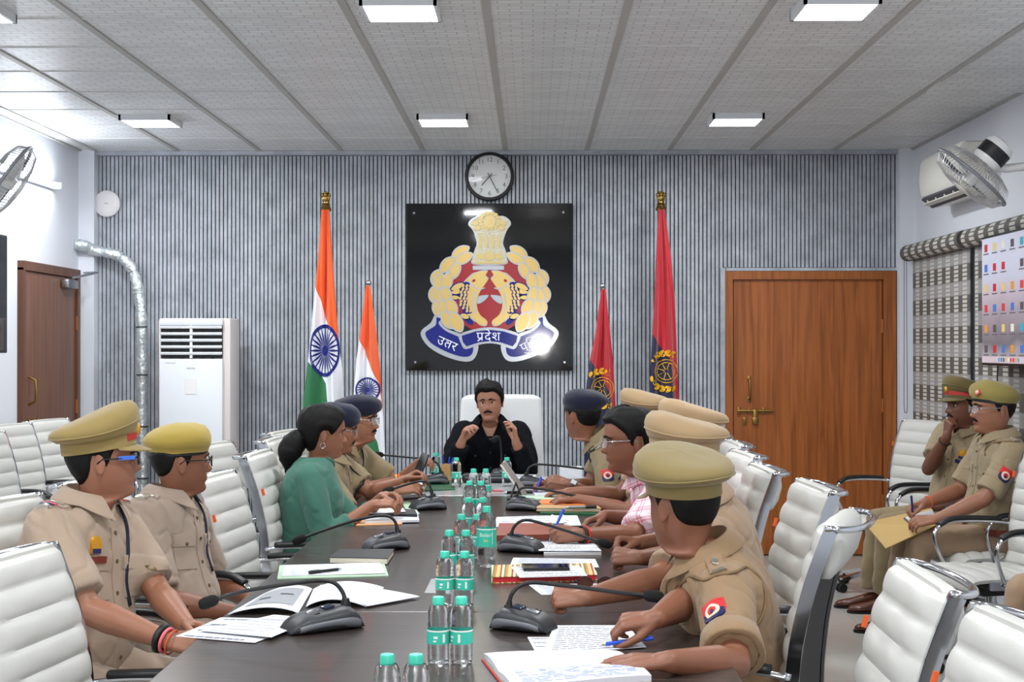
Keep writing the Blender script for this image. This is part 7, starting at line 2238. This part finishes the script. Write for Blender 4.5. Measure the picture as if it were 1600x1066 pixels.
for i in range(14):
    v = .58 + i * .028
    u = .08
    while u < .9:
        e_ = u + rnd.uniform(.04, .12)
        if rnd.random() < .75: mb.add([regf(u, v) + V((0, 0, .0008)), regf(e_, v) + V((0, 0, .0008)), regf(e_, v + .009) + V((0, 0, .0008)), regf(u, v + .009) + V((0, 0, .0008))], [(0, 1, 2, 3)])
        u = e_ + .015
pl = part('handwriting', mb, mat('ink_blue_pale', (140, 160, 214), .7), pg, world=True); pl['kind'] = 'stuff'
# pens in hands
def hand_pen(who, key, label, col, d, back=.5, L=.14):
    K_, tb3 = CAST[who]['tips'][key]
    c = (K_[0] + tb3) / 2 + V((0, 0, -.004)); c = tb3 * .75 + K_[0] * .25
    d = V(d).normalized()
    pen(label, c - d * (L * (1 - back)), c + d * (L * back), col, .005)
hand_pen('p12', 'R', 'blue pen in the hand of the nearest right officer', (36, 84, 206), (.95, .1, .10), .62)
hand_pen('p9', 'L', 'blue pen in the hand of the man in pink check', (40, 90, 214), (.42, .1, .9), .62)
hand_pen('p14', 'R', 'dark blue pen in the hand of the officer with the brown folder', (28, 34, 90), (-.1, -.05, .99), .62)
hand_pen('p7', 'R', 'blue pen in the hand of the navy-beret officer on the right', (40, 60, 190), (.3, .3, .8), .4)
# folder, pad and book at the right wall
fa = [P(1376, 835, 7.55), P(1462, 780, 7.66), P(1500, 812, 7.30), P(1412, 858, 7.22)]
t = thing('brown_envelope', 'brown paper folder with black lettering on the lap of the seated officer', 'folder', sum(fa, V((0, 0, 0))) / 4)
fa = [P(1350, 818, 7.62), P(1455, 795, 7.72), P(1462, 822, 7.32), P(1384, 858, 7.26)]
nrm = (fa[1] - fa[0]).cross(fa[3] - fa[0]).normalized(); nrm = nrm if nrm.z > 0 else -nrm
M_ENV = mat('brown_paper', (186, 154, 96), .75, var=.06)
ff = part('folder_sheet', MB().add([p for p in fa] + [p + nrm * .004 for p in fa], [(0, 1, 2, 3), (7, 6, 5, 4), (0, 4, 5, 1), (1, 5, 6, 2), (2, 6, 7, 3), (3, 7, 4, 0)]), M_ENV, t, world=True)
mb = MB()
for i in range(9):
    u = .16 + .035 * i; v = .40 + .20 * sin(pi * i / 8)
    c_ = bil(fa, u, v) + nrm * .0056
    ex = (fa[1] - fa[0]).normalized(); ey = nrm.cross(ex)
    mb.add([c_ - ex * .008 - ey * .006, c_ + ex * .008 - ey * .006, c_ + ex * .008 + ey * .006, c_ - ex * .008 + ey * .006], [(0, 1, 2, 3)])
part('stamp_lettering', mb, mat('stamp_black', (50, 44, 34), .7), ff, world=True)['kind'] = 'stuff'
na = [bil(fa, .55, .30), bil(fa, 1.0, .25), bil(fa, 1.02, .62), bil(fa, .62, .80)]
na = [p + nrm * .012 for p in na]
t = thing('notepad', 'white notepad on the brown folder of the seated officer', 'notepad', sum(na, V((0, 0, 0))) / 4)
part('pages', MB().add([p for p in na] + [p + nrm * .008 for p in na], [(0, 1, 2, 3), (7, 6, 5, 4), (0, 4, 5, 1), (1, 5, 6, 2), (2, 6, 7, 3), (3, 7, 4, 0)]), M_PAPER, t, world=True)
part('spiral', MB().tube([na[0] + nrm * .004, na[3] + nrm * .004], .006, 8), M_STEEL, t, smooth=True, world=True)
t = thing('lap_notebook', 'notebook lying on the knee at the right edge', 'notebook', (2.22, 5.98, .585))
part('pages', MB().rbox((2.22, 5.98, .597), (.2, .15, .016), .003, (0, radians(-6), .1)), C_PAGE, t, world=True); part('cover', MB().rbox((2.22, 5.98, .607), (.205, .155, .004), .001, (0, radians(-6), .1)), M_PAPER, t, world=True)
